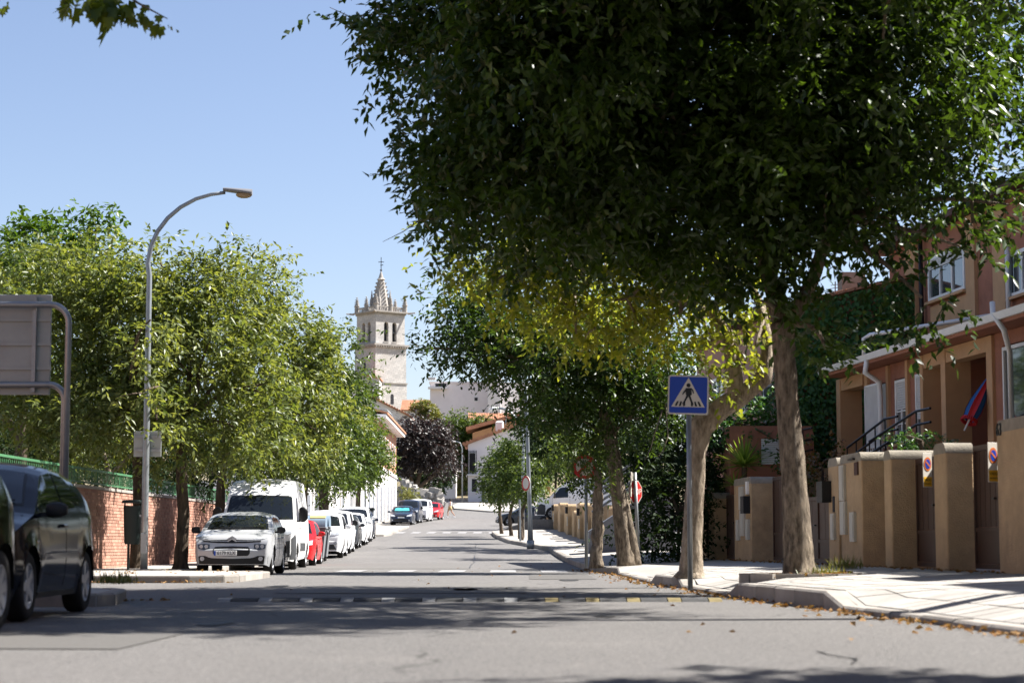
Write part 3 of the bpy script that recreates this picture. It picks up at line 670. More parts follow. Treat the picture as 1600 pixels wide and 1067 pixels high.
for lab, px, d, bl in (('dense dark garden tree filling the space behind the silver car', 330, 74, [(330, 650, 74, 2.6, 1.6, 1.8), (250, 700, 74, 2.0, 1.5, 1.2), (420, 700, 75, 2.0, 1.5, 1.3)]), ('dense dark garden tree behind the railing at the left lamp post', 150, 74, [(150, 650, 74, 2.6, 1.6, 1.8), (80, 710, 74, 1.8, 1.5, 1.2), (200, 720, 74, 1.8, 1.4, 1.0)]), ('dense dark garden tree at the left edge behind the railing', 0, 70, [(10, 640, 70, 2.6, 1.6, 1.8), (-60, 690, 70, 1.8, 1.5, 1.2), (60, 720, 70, 1.8, 1.4, 1.0)]), ('shrub with grey limbs rising over the railing left of the lamp post', 170, 54, [(160, 690, 54, 1.0, 1, .7), (120, 690, 55, .9, 1, .7)]),
                       ('dark shrub filling the gap behind the railing', 300, 62, [(320, 720, 62, 1.8, 1.2, .9), (260, 715, 62, 1.4, 1.2, .9), (400, 720, 63, 1.6, 1.2, 1.1)]),
                       ('dark bush deep behind the railing under the spreading tree', 60, 66, [(40, 700, 66, 2.0, 1.5, 1.1), (120, 700, 66, 1.8, 1.5, 1.0)])):
    b = W(px, 851, d); b.z = .1
    T('garden_shrub', lab, [([b, W(px, 740, d), W(bl[0][0], bl[0][1] + 10, d)], [.09, .08, .05]), ([W(px, 745, d), W(px + 45, 700, d), W(px + 60, 670, d)], [.06, .05, .03])], [B(*q) for q in bl], 'hedge' if px != 170 else 'leafolive', 'bark', leaf=(.15, .06), per_m3=7, clump_r=.5, cat='shrub')
# --- dark greenery behind the right-hand walls
def green(name, lab, cat, bl, lm='hedge', leaf=(.14, .07), per_m3=5, **k): return leafball(name, lab, cat, [B(*q) for q in bl], lm, leaf, per_m3, **k)
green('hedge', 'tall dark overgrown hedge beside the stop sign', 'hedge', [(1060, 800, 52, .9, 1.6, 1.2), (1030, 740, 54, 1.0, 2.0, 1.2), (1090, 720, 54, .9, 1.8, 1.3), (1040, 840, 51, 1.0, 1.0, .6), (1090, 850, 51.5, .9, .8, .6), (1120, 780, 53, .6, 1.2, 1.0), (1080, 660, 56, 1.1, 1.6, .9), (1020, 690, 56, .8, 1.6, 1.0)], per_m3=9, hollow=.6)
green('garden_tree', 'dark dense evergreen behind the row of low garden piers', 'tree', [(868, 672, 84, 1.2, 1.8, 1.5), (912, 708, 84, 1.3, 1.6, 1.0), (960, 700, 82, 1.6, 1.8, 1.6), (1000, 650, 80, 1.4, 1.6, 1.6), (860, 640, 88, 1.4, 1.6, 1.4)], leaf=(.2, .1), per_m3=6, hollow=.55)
green('garden_tree', 'mid green tree hanging over the white van by the garden piers', 'tree', [(895, 710, 70, .8, 1.1, .55), (930, 700, 70, .8, 1.1, .7), (872, 700, 72, .55, .9, .6)], 'leafmid', leaf=(.17, .09), per_m3=9)
green('garden_tree', 'dark conifer in front of the white gable wall', 'tree', [(855, 690, 130, 1.3, 1.5, 2.2), (835, 720, 130, 1.0, 1.2, 1.3)], leaf=(.24, .1), per_m3=5)
green('creeper', 'dark creeper hanging over the low white shutters', 'creeper', [(1150, 660, 52, .9, .6, .45), (1200, 650, 52, .9, .6, .55), (1235, 670, 52, .55, .5, .5), (1240, 720, 51, .4, .4, .6), (1215, 690, 51, .25, .25, .2)], 'ivy', leaf=(.11, .08), per_m3=22, hollow=.55)
green('creeper', 'reddish creeper spilling beside the outside stair', 'creeper', [(1285, 725, 46, .45, .4, .25), (1325, 722, 45, .3, .3, .18), (1240, 760, 48, .5, .4, .3)], 'ivyred', leaf=(.09, .07), per_m3=40)
green('shrub', 'small green shrub on the garden wall below the stair rail', 'shrub', [(1440, 690, 34, .35, .35, .16), (1410, 690, 35, .3, .3, .12)], 'ivy', leaf=(.07, .035), per_m3=160, clump_r=.2, L_twig=.18)
# --- far vegetation
b = W(655, 851, 216); b.z = zr(216)
T('plum_tree', 'dark purple leaved tree at the head of the street', [([b, W(650, 765, 216), W(660, 720, 216)], [.4, .3, .2]), ([W(650, 765, 216), W(690, 730, 216), W(705, 700, 216)], [.22, .18, .1]), ([W(650, 765, 216), W(635, 730, 216)], [.22, .15])],
  [B(658, 695, 216, 2.6, 3, 2.4), B(645, 668, 216, 1.4, 2, 1.1), B(682, 688, 216, 1.6, 2, 1.7), B(630, 720, 216, 1.5, 1.8, 1.6), B(690, 722, 216, 1.4, 1.8, 1.2), B(690, 662, 216, .8, 1.2, .7)], 'leafplum', 'barkdark', leaf=(.34, .19), per_m3=2.6, twigs=6, leaves=6, clump_r=1.0, L_twig=.8, limb_r=.1)
T('garden_tree', 'light green tree between the purple tree and the corner house', [([W(728, 790, 262), W(728, 730, 262), W(730, 690, 262)], [.3, .22, .15])],
  [B(728, 685, 262, 3.0, 3, 2.8), B(705, 665, 262, 1.6, 2, 1.2), B(750, 660, 262, 1.4, 1.8, 1.0), B(725, 735, 262, 2.2, 2.2, 2.2), B(760, 680, 264, 1.2, 1.5, 1.3)], 'leafmid', 'barkdark', leaf=(.4, .22), per_m3=2.2, twigs=6, leaves=6, clump_r=1.0, L_twig=.8, limb_r=.1)
green('bush', 'grey green bush at the foot of the purple tree', 'bush', [(672, 752, 226, 2.0, 1.5, 1.2), (690, 740, 228, 1.4, 1.5, 1.1), (645, 748, 226, 1.0, 1.0, .8)], 'hedge', leaf=(.3, .16), per_m3=5)
green('bush', 'yellow green bush on the sandy bank', 'bush', [(717, 755, 252, .9, .9, .7), (724, 742, 254, .8, .8, .7), (708, 768, 250, .6, .6, .35)], 'drygrass', leaf=(.3, .12), per_m3=12)
green('bush', 'low green bush on the bank near the corner house', 'bush', [(738, 762, 250, .8, .8, .5), (748, 757, 252, .8, .8, .6)], 'leafmid', leaf=(.28, .14), per_m3=12)
green('bush', 'yellowish treetop in front of the tiled roofs', 'tree', [(660, 636, 300, 1.6, 1.4, 1.0), (672, 646, 300, 1.3, 1.4, 1.2)], 'drygrass', leaf=(.4, .2), per_m3=5)
green('bush', 'dry scrub around the rubble wall', 'bush', [(640, 775, 200, .8, .6, .4), (632, 770, 202, .5, .5, .5)], 'drygrass', leaf=(.25, .1), per_m3=20)

# --- plane tree outside the frame on the left whose branch hangs into the sky
b = Vector((-7.9, 20.5, .1))
T('plane_tree', 'big leaved plane tree branch hanging into the top left corner', [([b, b + Vector((.1, 0, 2.6)), b + Vector((.2, 0, 4.6)), b + Vector((.1, 0, 6.5))], [.26, .22, .2, .12]),
   ([b + Vector((.2, 0, 4.6)), b + Vector((1.4, -.1, 6.3)), W(40, -60, 20.2), W(150, -45, 20), W(215, 5, 20), W(262, 30, 20)], [.1, .07, .045, .022, .012, .005])],
  [(tuple(b + Vector((-.4, 0, 7.8))), (1.7, 2.0, 1.3), .6), (tuple(b + Vector((.6, 1, 8.3))), (1.3, 1.4, .9), .5)], 'leafplane', 'bark', leaf=(.2, .15), per_m3=5, clump_r=.6, twigs=5, leaves=5, limb_r=.04)
plane = [o for o in COL.objects if o.name.startswith('plane_tree')][0]
lobes = [(0, 0), (.32, -.02), (.5, .30), (.30, .36), (.42, .72), (.16, .64), (0, 1.0), (-.16, .64), (-.42, .72), (-.30, .36), (-.5, .30), (-.32, -.02)]
rl = random.Random(5)
spots = []
for k in range(30): spots.append((rl.uniform(95, 180), rl.gauss(2, 9), .19))
for k in range(26): spots.append((rl.uniform(150, 205), rl.gauss(14, 12), .17))
for k in range(16): spots.append((rl.uniform(205, 250), rl.gauss(32, 9), .12))
spots += [(172, 42, .24), (160, 30, .2), (250, 42, .14), (242, 48, .12), (276, 47, .07), (268, 42, .05), (8, 10, .12), (2, 14, .1), (228, 8, .1), (14, 4, .08), (262, 40, .05)]
for px, py, s in spots:
    p = W(px, py, 20 + rl.uniform(-.3, .3)); s *= rl.uniform(.8, 1.15)
    rot = Matrix.Rotation(rl.uniform(0, 6.28), 3, 'Z') @ Matrix.Rotation(rl.gauss(-1.2, .5), 3, 'X') @ Matrix.Rotation(rl.uniform(-.6, .6), 3, 'Y')
    v = []
    for a, c in lobes:
        q = Vector((a, c, .18 * a * a * 4 - .12 * c * c)) * s
        v.append(p + rot @ q)
    me = MB().add(v, [(0, 1, 2, 3), (0, 3, 4, 5), (0, 5, 6, 7), (0, 7, 8, 9), (0, 9, 10, 11)]).mesh('leaf', M['leafplane'], True, tuple(plane.location))
    at = me.attributes.new('var', 'FLOAT', 'FACE'); at.data.foreach_set('value', [rl.random()] * 5)
    link('leaf', me, plane)


# --- street beside the camera: three unseen trees added to cut sky light
for k, (lab, x, y, hh) in enumerate((('unseen street tree added just outside the right edge to cut sky light', 6.9, 9.0, 1.0), ('unseen street tree added on the right beside the camera to cut sky light', 7.4, 2.0, 1.0), ('unseen street tree added on the left beside the camera to cut sky light', -9.0, 5.5, 1.0))):
    b = Vector((x, y, .1))
    T('street_tree', lab, [([b, b + Vector((0, 0, 2.4)), b + Vector((.1, 0, 4.2 * hh))], [.3, .2, .16])], [((x + .6 * (1 if x > 0 else -1), y, 6.9 * hh), (2.6, 3.0, 1.9), 1), ((x + 1.0 * (1 if x > 0 else -1), y + .6, 8.6 * hh), (1.9, 2.2, 1.4), 1)],
      'leafdark', leaf=(.22, .12), per_m3=4.5, clump_r=.6, group='unseen street trees added to cut sky light')

b = Vector((6.15, 19.6, 0)); b.z = right_z(b.x, b.y) - .03
T('street_tree', 'street tree rooted just outside the right edge whose crown hangs over the top right corner', [([b, b + Vector((0, 0, .15)), b + Vector((.1, 0, 2.6)), b + Vector((0, .2, 4.6)), b + Vector((-.6, .6, 7.4))], [.34, .24, .2, .18, .12])],
  [((3.4, 21.3, 9.6), (3.0, 2.6, 1.3), 1.3), ((.4, 21.6, 9.6), (2.6, 2.6, 1.3), 1.3), ((2.0, 24.8, 9.4), (3.0, 2.0, 1.4), 1.0), ((5.0, 19.3, 9.3), (2.2, 1.6, 1.0), 1.0), ((2.2, 18.8, 9.3), (2.4, 1.6, 1.0), 1.0), ((6.3, 22.0, 7.9), (1.5, 1.6, .8), .8), ((5.6, 25.0, 9.5), (2.2, 2.0, 1.3), .6), B(880, 20, 26.3, 1.9, 1.6, 1.4, .7), B(1380, 60, 26, 1.5, 1.6, 1.3, .5)], 'leafdark', leaf=(.165, .08), per_m3=4.3, twigs=11, leaves=8, clump_r=.5, L_twig=.45, limb_r=.045, nlimb=20)
# ------------------------------------------------------------------ walls and houses
class Line:
    """a vertical plane X = a + b*Y; side = -1: its outside faces left (the street seen from the right-hand houses)"""
    def __init__(s, a, b, side=-1):
        s.a, s.b = a, b; n = math.hypot(1, b)
        s.t = Vector((b / n, 1 / n, 0)); s.n = Vector((1 / n, -b / n, 0)) * side
    def d(s, px): return s.a / ((px - CX) / FPX - s.b)
    def P(s, d, out=0., z=0.): 
        return Vector((s.a + s.b * d, d, z)) + s.n * out
    def z(s, px, py): return W(px, py, s.d(px)).z
    def box(s, mb, d0, d1, z0, z1, o0, o1):
        if d0 > d1: d0, d1 = d1, d0
        p = [s.P(d0, o1), s.P(d0, o0), s.P(d1, o0), s.P(d1, o1)]
        if s.n.x > 0: p = p[::-1]
        return mb.hexa([(q.x, q.y, z0) for q in p] + [(q.x, q.y, z1) for q in p])
    def pxbox(s, mb, x0, x1, y0, y1, o0, o1):
        xm = (x0 + x1) / 2
        return s.box(mb, s.d(x0), s.d(x1), s.z(xm, y1), s.z(xm, y0), o0, o1)
def window(parent, ln, d0, d1, z0, z1, out=0., fw=.07, bars=(), shutter=0., mf='white', sill=True, mp='pane', depth=.06):
    """frame proud of the wall, pane behind it, mullions, sill; shutter = fraction lowered"""
    if d0 > d1: d0, d1 = d1, d0
    mb = MB()
    ln.box(mb, d0, d1, z0, z0 + fw, out - .02, out + depth); ln.box(mb, d0, d1, z1 - fw, z1, out - .02, out + depth)
    ln.box(mb, d0, d0 + fw, z0 + fw, z1 - fw, out - .02, out + depth); ln.box(mb, d1 - fw, d1, z0 + fw, z1 - fw, out - .02, out + depth)
    fr = mb.build('window', M[mf], parent)
    mb = MB(); ln.box(mb, d0 + fw, d1 - fw, z0 + fw, z1 - fw, out - .01, out + .015); mb.build('pane', M[mp], fr)
    zs = z1 - fw - (z1 - z0) * shutter
    for kind, u in bars:
        mb = MB()
        if kind == 'v':
            q = d0 + (d1 - d0) * u; ln.box(mb, q - fw * .45, q + fw * .45, z0 + fw, zs, out + .016, out + depth - .005)
        else:
            q = z0 + (z1 - z0) * u
            if q > zs: continue
            ln.box(mb, d0 + fw, d1 - fw, q - .015, q + .015, out + .017, out + depth - .015)
        mb.build('mullion', M[mf], fr)
    if shutter:
        mb = MB(); n = max(3, int((z1 - fw - zs) / .055))
        for i in range(n):
            a = zs + (z1 - fw - zs) * i / n; b_ = a + (z1 - fw - zs) / n
            ln.box(mb, d0 + fw, d1 - fw, a, b_ - .008, out + .018, out + .042)
        o = mb.build('roller_shutter', M['shutter'], fr)
    if sill:
        mb = MB(); ln.box(mb, d0 - .08, d1 + .08, z0 - .07, z0 - .002, out - .02, out + depth + .08); mb.build('sill', M['housetan'], fr)
    return fr

# --- left brick wall with green railing
LW = Line(-10.92, .021, +1)
bw = thing('brick_wall', 'sunlit red brick wall streaked with leaf shade along the left pavement', 'wall', LW.P(47.5, 0, .1))
mb = MB(); LW.box(mb, -14, 74, -.1, 2.0, -.30, -.014); mb.build('mortar_core', M['mortar'], bw)
mb = MB(); LW.box(mb, -14, 74, 2.004, 2.07, -.33, .03); mb.build('coping', M['kerb'], bw)
brick_me = []
M['brickdark'] = mat('dark_brick', (.29, .15, .105), .88, var=.2, scale=2, bump=.25, bscale=60)
M['bricklight'] = mat('pale_brick', (.44, .25, .18), .88, var=.2, scale=2, bump=.25, bscale=60)
for mm in ('brick', 'brick', 'brick', 'brickdark', 'bricklight'):
    m_ = MB(); d = LW.t; n = LW.n
    pts = [(0, -.02), (.235, -.02), (.235, .0), (0, .0)]
    v = [d * a + n * b for a, b in pts]
    m_.hexa([(q.x, q.y, 0) for q in v] + [(q.x, q.y, .066) for q in v]); brick_me.append(m_.mesh('brick', M[mm]))
rest = [MB(), MB(), MB()]; rb = random.Random(3)
for c in range(24):
    z = .12 + c * .0785
    dd = 33 + (.1225 if c % 2 else 0)
    while dd < 73.7:
        pr = rb.uniform(-.004, .004)
        k = rb.randrange(5)
        p = LW.P(dd, pr, z)
        if 46.95 < dd < 49.9 :
            o = link('brick', brick_me[k], bw); o.location = p - bw.location
        else:
            q = [p - LW.n * .02, p + LW.t * .235 - LW.n * .02, p + LW.t * .235, p]
            rest[max(0, k - 2)].hexa([(a.x, a.y, z) for a in q] + [(a.x, a.y, z + .066) for a in q])
        dd += .245
for r_, mm in zip(rest, ('brick', 'brickdark', 'bricklight')):
    o = r_.build('brick', M[mm], bw); o['kind'] = 'stuff'
rail = thing('railing', 'green metal bar railing on top of the brick wall', 'railing', LW.P(47, -.12, 2.07))
mb = MB(); LW.box(mb, 33, 73.8, 2.44, 2.49, -.15, -.09); mb.build('top_rail', M['greenpaint'], rail)
mb = MB(); LW.box(mb, 33, 73.8, 2.13, 2.165, -.14, -.10); mb.build('bottom_rail', M['greenpaint'], rail)
far_b = MB(); dd = 33.1; nb = 0
barm = MB(); q = [LW.t * 0, LW.t * .03, LW.t * .03 + LW.n * .010, LW.n * .010]
barm.hexa([(a.x, a.y, 0) for a in q] + [(a.x, a.y, .275) for a in q]); barme = barm.mesh('bar', M['greenpaint'])
while dd < 73.5:
    p = LW.P(dd, -.13, 2.165)
    if 38.5 < dd < 62: 
        o = link('bar', barme, rail); o.location = p - rail.location
    else: far_b.hexa([(p.x + a.x, p.y + a.y, 2.165) for a in q] + [(p.x + a.x, p.y + a.y, 2.44) for a in q])
    dd += .145
o = far_b.build('bar', M['greenpaint'], rail); o['kind'] = 'stuff'
for dd in np.arange(34, 73, 2.4):
    mb = MB(); LW.box(mb, dd, dd + .05, 2.07, 2.44, -.165, -.142); mb.build('post', M['greenpaint'], rail)

# --- right-hand garden piers, gates and meter walls
RWa, RWb = 8.0, -.054
RW = Line(RWa, RWb, -1)
def gz0(d): return right_z(XWALL(d), d) - .03
def pier(label, x0, x1, ytop, depth=.5, m='stucco', round_top=True, out=0., name='gate_pier', group='roughcast piers of the garden walls', zadd=0):
    """a roughcast pier with a rounded head; its street face runs between two photo columns"""
    d1_, d0_ = RW.d(x0), RW.d(x1)   # far, near
    d0_, d1_ = min(d0_, d1_), max(d0_, d1_)
    zt = RW.z((x0 + x1) / 2, ytop) + zadd; zb = gz0(d0_)
    t = thing(name, label, 'pier', RW.P((d0_ + d1_) / 2, 0, zb), group=group)
    w = d1_ - d0_; r = min(.16, w * .45)
    prof = [(0, zb), (0, zt - r)]
    for k in range(1, 6): 
        a = math.pi / 2 * k / 5; prof.append((r - r * math.cos(a), zt - r + r * math.sin(a)))
    for k in range(0, 6):
        a = math.pi / 2 * (1 - k / 5); prof.append((w - r + r * math.cos(a), zt - r + r * math.sin(a)))
    prof.append((w, zb))
    mb = MB()
    mb.prism(prof, lambda p, s: RW.P(d0_ + p[0], out - depth * (1 - s), p[1]))
    o = mb.build('shaft', M[m], t); autosmooth(o, 40)
    bp = o.modifiers.new('bevel', 'BEVEL'); bp.width = .025; bp.segments = 2; bp.limit_method = 'ANGLE'; bp.angle_limit = R(50)
    mb = MB(); mb.prism([(p[0] + (.004 if p[0] < w / 2 else -.004) * -1, p[1] + .004) for p in prof[1:-1]], lambda p, s: RW.P(d0_ + p[0], out - depth * (1 - s) + (.003 if s else -.003), p[1]))
    autosmooth(mb.build('cap', M['capstone'], t), 40)
    return t, d0_, d1_, zb, zt
def meter(parent, x0, x1, y0, y1, m='box', out=.0, dep=.05, frame=True):
    mb = MB(); RW.pxbox(mb, x0, x1, y0, y1, out, out + dep)
    o = mb.build('meter_box', M[m], parent)
    mb = MB(); s = (x1 - x0) * .14; RW.pxbox(mb, x0 + s, x1 - s, y0 + 3, y1 - 3, out + dep, out + dep + .012); mb.build('lid', M[m], o)
    return o
def gate(label, x0, x1, ytop, inset=.42, slats=9, panel=.3):
    d1_, d0_ = RW.d(x0), RW.d(x1); d0_, d1_ = min(d0_, d1_), max(d0_, d1_)
    zt = RW.z((x0 + x1) / 2, ytop); zb = gz0(d0_) + .06
    t = thing('gate', label, 'gate', RW.P((d0_ + d1_) / 2, -inset, zb), group='brown slatted garden gates')
    mb = MB()
    for a, b in ((zb, zb + .07), (zb + (zt - zb) * panel, zb + (zt - zb) * panel + .06), (zt - .08, zt)):
        RW.box(mb, d0_, d1_, a, b, -inset - .03, -inset + .02)
    for q in (d0_, d1_ - .06, (d0_ + d1_) / 2 - .06, (d0_ + d1_) / 2 + .004): RW.box(mb, q, q + .056, zb + .075, zt - .085, -inset - .03, -inset + .024)
    mb.build('gate_frame', M['brown'], t)
    mb = MB(); RW.box(mb, d0_ + .06, d1_ - .06, zb + .075, zb + (zt - zb) * panel, -inset - .02, -inset); mb.build('kick_panel', M['brown'], t)
    w = (d1_ - d0_) / slats
    for k in range(slats):
        mb = MB(); RW.box(mb, d0_ + w * k + .012, d0_ + w * (k + 1) - .012, zb + (zt - zb) * panel + .065, zt - .085, -inset - .025, -inset - .005); mb.build('gate_slat', M['brown'], t)
    mb = MB(); mm = (d0_ + d1_) / 2; RW.box(mb, mm + .08, mm + .2, zb + (zt - zb) * .55, zb + (zt - zb) * .55 + .03, -inset + .026, -inset + .07); mb.build('handle', M['blackiron'], t)
    return t, d0_, d1_, zb, zt
pA = pier('tallest ochre pier at the right edge bearing the house number', 1557, 1640, 650, depth=.55)
pB = pier('ochre pier between the two brown gates on the right', 1458, 1477, 693, depth=.42)
pC = pier('ochre pier with a broad rounded head left of the first brown gate', 1380, 1391, 704, depth=.9)
pD = pier('ochre meter wall pier with three grey boxes beside the big trunk', 1312, 1345, 709, depth=.55)
pE = pier('ochre pier behind the big trunk with a dark letter box', 1293, 1308, 716, depth=.30)
pF = pier('ochre meter pier beneath the spiky yucca', 1146, 1172, 747, depth=.60)
pG = pier('narrow ochre pier left of the yucca with a dark gate', 1106, 1116, 770, depth=.40)
meter(pD[0], 1313.5, 1321, 727, 782); meter(pD[0], 1314, 1322, 783, 835); meter(pD[0], 1329, 1336, 800, 846)
mb = MB(); RW.pxbox(mb, 1336, 1341, 722, 742, .0, .03); mb.build('vent', M['tiledark'], pD[0])
mb = MB(); RW.pxbox(mb, 1328, 1336, 716, 719, .0, .05); mb.build('lamp_bracket', M['blackiron'], pD[0])
meter(pE[0], 1299, 1304.5, 802, 843)
mb = MB(); RW.pxbox(mb, 1289, 1298, 752, 785, .0, .18); mb.build('letter_box', M['black'], pE[0])
mb = MB(); RW.pxbox(mb, 1300, 1303, 775, 800, .0, .012); mb.build('vent', M['void'], pE[0])
meter(pF[0], 1156, 1162.5, 760, 796); meter(pF[0], 1157, 1164, 797, 837); meter(pF[0], 1151, 1155.5, 812, 844); meter(pF[0], 1166, 1170.5, 811, 843)
mb = MB(); RW.pxbox(mb, 1166, 1171, 775, 802, .0, .16); mb.build('letter_box', M['black'], pF[0])
mb = MB(); RW.pxbox(mb, 1167, 1169.5, 752, 772, .0, .05); mb.build('vent', M['white'], pF[0])
gA = gate('double brown slatted gate at the right edge below the striped parasol', 1478, 1556, 690, slats=10)
gB = gate('brown slatted gate between the broad pier and the narrow pier', 1392, 1457, 712, slats=8)
gC = gate('dark narrow gate beside the meter pier under the yucca', 1174, 1212, 742, slats=5, inset=.5)
gD = gate('dark gate left of the yucca with a white notice', 1117, 1145, 772, slats=5, inset=.3)
gE = gate('low dark gate half hidden by the big trunk', 1214, 1291, 775, slats=8, inset=.35)
mb = MB(); RW.pxbox(mb, 1133, 1136, 785, 810, -.27, -.25); mb.build('notice', M['white'], gD[0])
# garden wall running on behind the gates
gw = thing('garden_wall', 'low ochre wall hidden between the gates and the hedge', 'wall', RW.P(50, -.3, .25))
mb = MB(); RW.box(mb, 53.6, 58.5, .2, 1.75, -.5, -.1); mb.build('wall', M['stucco'], gw)
# no-parking notices on the gates
def vado(label, x, y0, y1, d, out):
    p = W(x, (y0 + y1) / 2, d); h = WZ(y0, d) - WZ(y1, d); w = h * .40
    t = thing('gate_sign', label, 'sign', p, rz=R(38)); 
    MB().bbox(-w / 2, w / 2, -.004, .004, -h / 2, h / 2, .003).build('plate', M['signwhite'], t, world=False)
    MB().box(-w / 2 + .012, w / 2 - .012, -.0065, -.0045, -h / 2 + .012, -h * .20).build('yellow_field', M['signyellow'], t, world=False)
    mb = MB().lathe([(w * .40, -.009), (w * .40, -.005)], 24, axis='Y'); o = mb.build('red_ring', M['signorange'], t, world=False); o.location = (0, 0, h * .17); o.scale = (1, 1, 1.25)
    mb = MB().lathe([(w * .28, -.012), (w * .28, -.0095)], 24, axis='Y'); o = mb.build('blue_disc', M['signblue'], t, world=False); o.location = (0, 0, h * .17); o.scale = (1, 1, 1.25)
    mb = MB().box(-w * .27, w * .27, -.0145, -.0125, -.012, .012); o = mb.build('red_bar', M['signorange'], t, world=False); o.location = (0, 0, h * .17); o.rotation_euler = (0, R(40), 0)
    text('lettering', 'VADO', h * .11, M['signblack'], t, (0, -.0075, -h * .29)); text('lettering', 'PERMANENTE', h * .05, M['signblack'], t, (0, -.0075, -h * .40))
vado('yellow and white no parking notice on the nearer brown gate', 1551.5, 691, 753, RW.d(1551) + .5, 0)
vado('yellow and white no parking notice on the farther brown gate', 1449, 707, 761, RW.d(1449) + .5, 0)
q = RW.P(RW.d(1562), .012); zt = W(1562, 672, RW.d(1562)).z
nrot = math.atan2(RW.n.x, -RW.n.y)
text('house_number', '63', .24, M['signblack'], pA[0], Vector((q.x, q.y, zt)) - pA[0].location, (math.pi / 2, 0, nrot - .0), .006)

nb = thing('terraced_house', 'unseen terracotta neighbour house added outside the frame to cut sky light', 'house', (12.5, 5, .2))  # unseen house block, added to hold back fill light on the street
MB().box(12.6, 20, -26, 24.5, -.2, 8.6).build('wall', M['housebrown'], nb); MB().box(12.0, 20.5, -26.4, 24.9, 8.61, 8.9).build('roof', M['tiledark'], nb)
for y_ in np.arange(-24, 22, 4.2):
    for z_ in (2.6, 5.7):
        fr_ = MB().box(12.52, 12.595, y_, y_ + 1.5, z_, z_ + 1.5).build('window', M['white'], nb); MB().box(12.50, 12.518, y_ + .1, y_ + 1.4, z_ + .1, z_ + 1.4).build('pane', M['pane'], fr_)
nw = thing('garden_wall', 'unseen ochre garden wall added along the near pavement to darken car reflections', 'wall', (7.6, 8, .2))  # unseen wall, added so the parked cars reflect something darker
mb = MB()
for y_ in np.arange(-14, 22, 2.0): mb.box(XWALL(y_ + 2) + .06, XWALL(y_ + 2) + .4, y_, y_ + 2, .0, 2.05)
mb.build('wall', M['stucco'], nw)
lh = thing('unseen_brick_block', 'unseen low brick block added behind the left wall to cut sky light', 'building', (-22, 5, 0))  # unseen block, added on the left to shut out low sky light
MB().box(-34, -19, -30, 30, -.2, 7).build('wall', M['orangebrick'], lh)
# --- far piers along the pavement
xs = [(852, 858, 786), (860, 868, 788), (869, 878, 786), (881, 890, 788), (892, 898, 800), (899, 908, 786), (910, 918, 787), (922, 929, 800), (937, 944, 789), (947, 951, 790), (961, 967, 784)]
FWL = Line(6.107, -.0296, -1)
fp_labels = ['farthest low garden pier beside the white van', 'second far garden pier from the van with a dark letter box', 'third far garden pier from the van', 'fourth far garden pier from the van with meter boxes', 'short far garden pier fifth from the van',
             'sixth far garden pier from the van with a letter box', 'seventh far garden pier from the van', 'low far garden pier just left of the grey sign post', 'far garden pier between sign post and knobby trunk', 'narrow far garden pier just right of the knobby trunk', 'far garden pier nearest to the twin stemmed tree']
for lab, (x0, x1, yt) in zip(fp_labels, xs):
    d1_, d0_ = FWL.d(x0), FWL.d(x1); d0_, d1_ = min(d0_, d1_), max(d0_, d1_)
    dm = (d0_ + d1_) / 2; w = min(max(.5, (d1_ - d0_) * .62), 2.2)
    d0_, d1_ = dm - w / 2, dm + w / 2
    zb = zr(d0_) + .14; zt = max(zb + 1.35, min(zb + 2.1, WZ(yt, dm)))
    t = thing('gate_pier', lab, 'pier', FWL.P(dm, 0, zb), group='low garden piers up the pavement')
    r = .18; prof = [(0, zb - .2), (0, zt - r)] + [(r - r * math.cos(math.pi / 2 * k / 4), zt - r + r * math.sin(math.pi / 2 * k / 4)) for k in range(1, 5)] + [(w - r + r * math.sin(math.pi / 2 * k / 4), zt - r + r * math.cos(math.pi / 2 * k / 4)) for k in range(0, 5)] + [(w, zb - .2)]
    autosmooth(MB().prism(prof, lambda p, s: FWL.P(d0_ + p[0], -.45 * (1 - s), p[1])).build('shaft', M['stucco'], t), 40)
    if 'letter' in lab or 'meter' in lab or 'sixth' in lab:
        mb = MB(); FWL.box(mb, d0_ + .1, d0_ + .45, zb + 1.15, zb + 1.5, .0, .14); mb.build('letter_box', M['black'], t)
        mb = MB(); FWL.box(mb, d0_ + .15, d0_ + .5, zb + .5, zb + 1.0, .0, .04); mb.build('meter_box', M['box'], t)
fw = thing('garden_wall', 'low ochre wall linking the far garden piers', 'wall', FWL.P(100, -.3, 1))
mb = MB()
for d in np.arange(76, 128, 2.0): FWL.box(mb, d, d + 2, zr(d) - .2, zr(d) + 1.25, -.40, -.22)
mb.build('wall', M['stucco'], fw)
stair = thing('stair_roof', 'dark sloping lean-to roof with grey rails behind the sign post', 'roof', W(965, 790, 70))
for k in range(5):
    a, b = W(925, 800 - k * 9, 68 + k * .4), W(985, 762 - k * 9, 68 + k * .4)
    MB().tube([a, b, b + Vector((1.4, 0, 1.15))], .05, 6).build('rail', M['doorgrey'], stair)
a0, a1 = W(920, 830, 69.9), W(1010, 770, 69.9)
MB().hexa([(a0.x, 70, 0), (a1.x + 1, 70, 0), (a1.x + 1, 72, 0), (a0.x, 72, 0), (a0.x, 70, a0.z), (a1.x + 1, 70, a1.z + .6), (a1.x + 1, 72, a1.z + .6), (a0.x, 72, a0.z)]).build('slope', M['doorgrey'], stair)

# --- terracotta house on the right
HL = Line(14.5, -.12, -1)     # facade wall plane
hs = thing('terraced_house', 'terracotta and tan terraced house with porches and a long white gutter', 'house', HL.P(44, 0, .3))
def HX(px): return HL.d(px)
dL = HX(1312); dR = 33.0
zE = 5.0
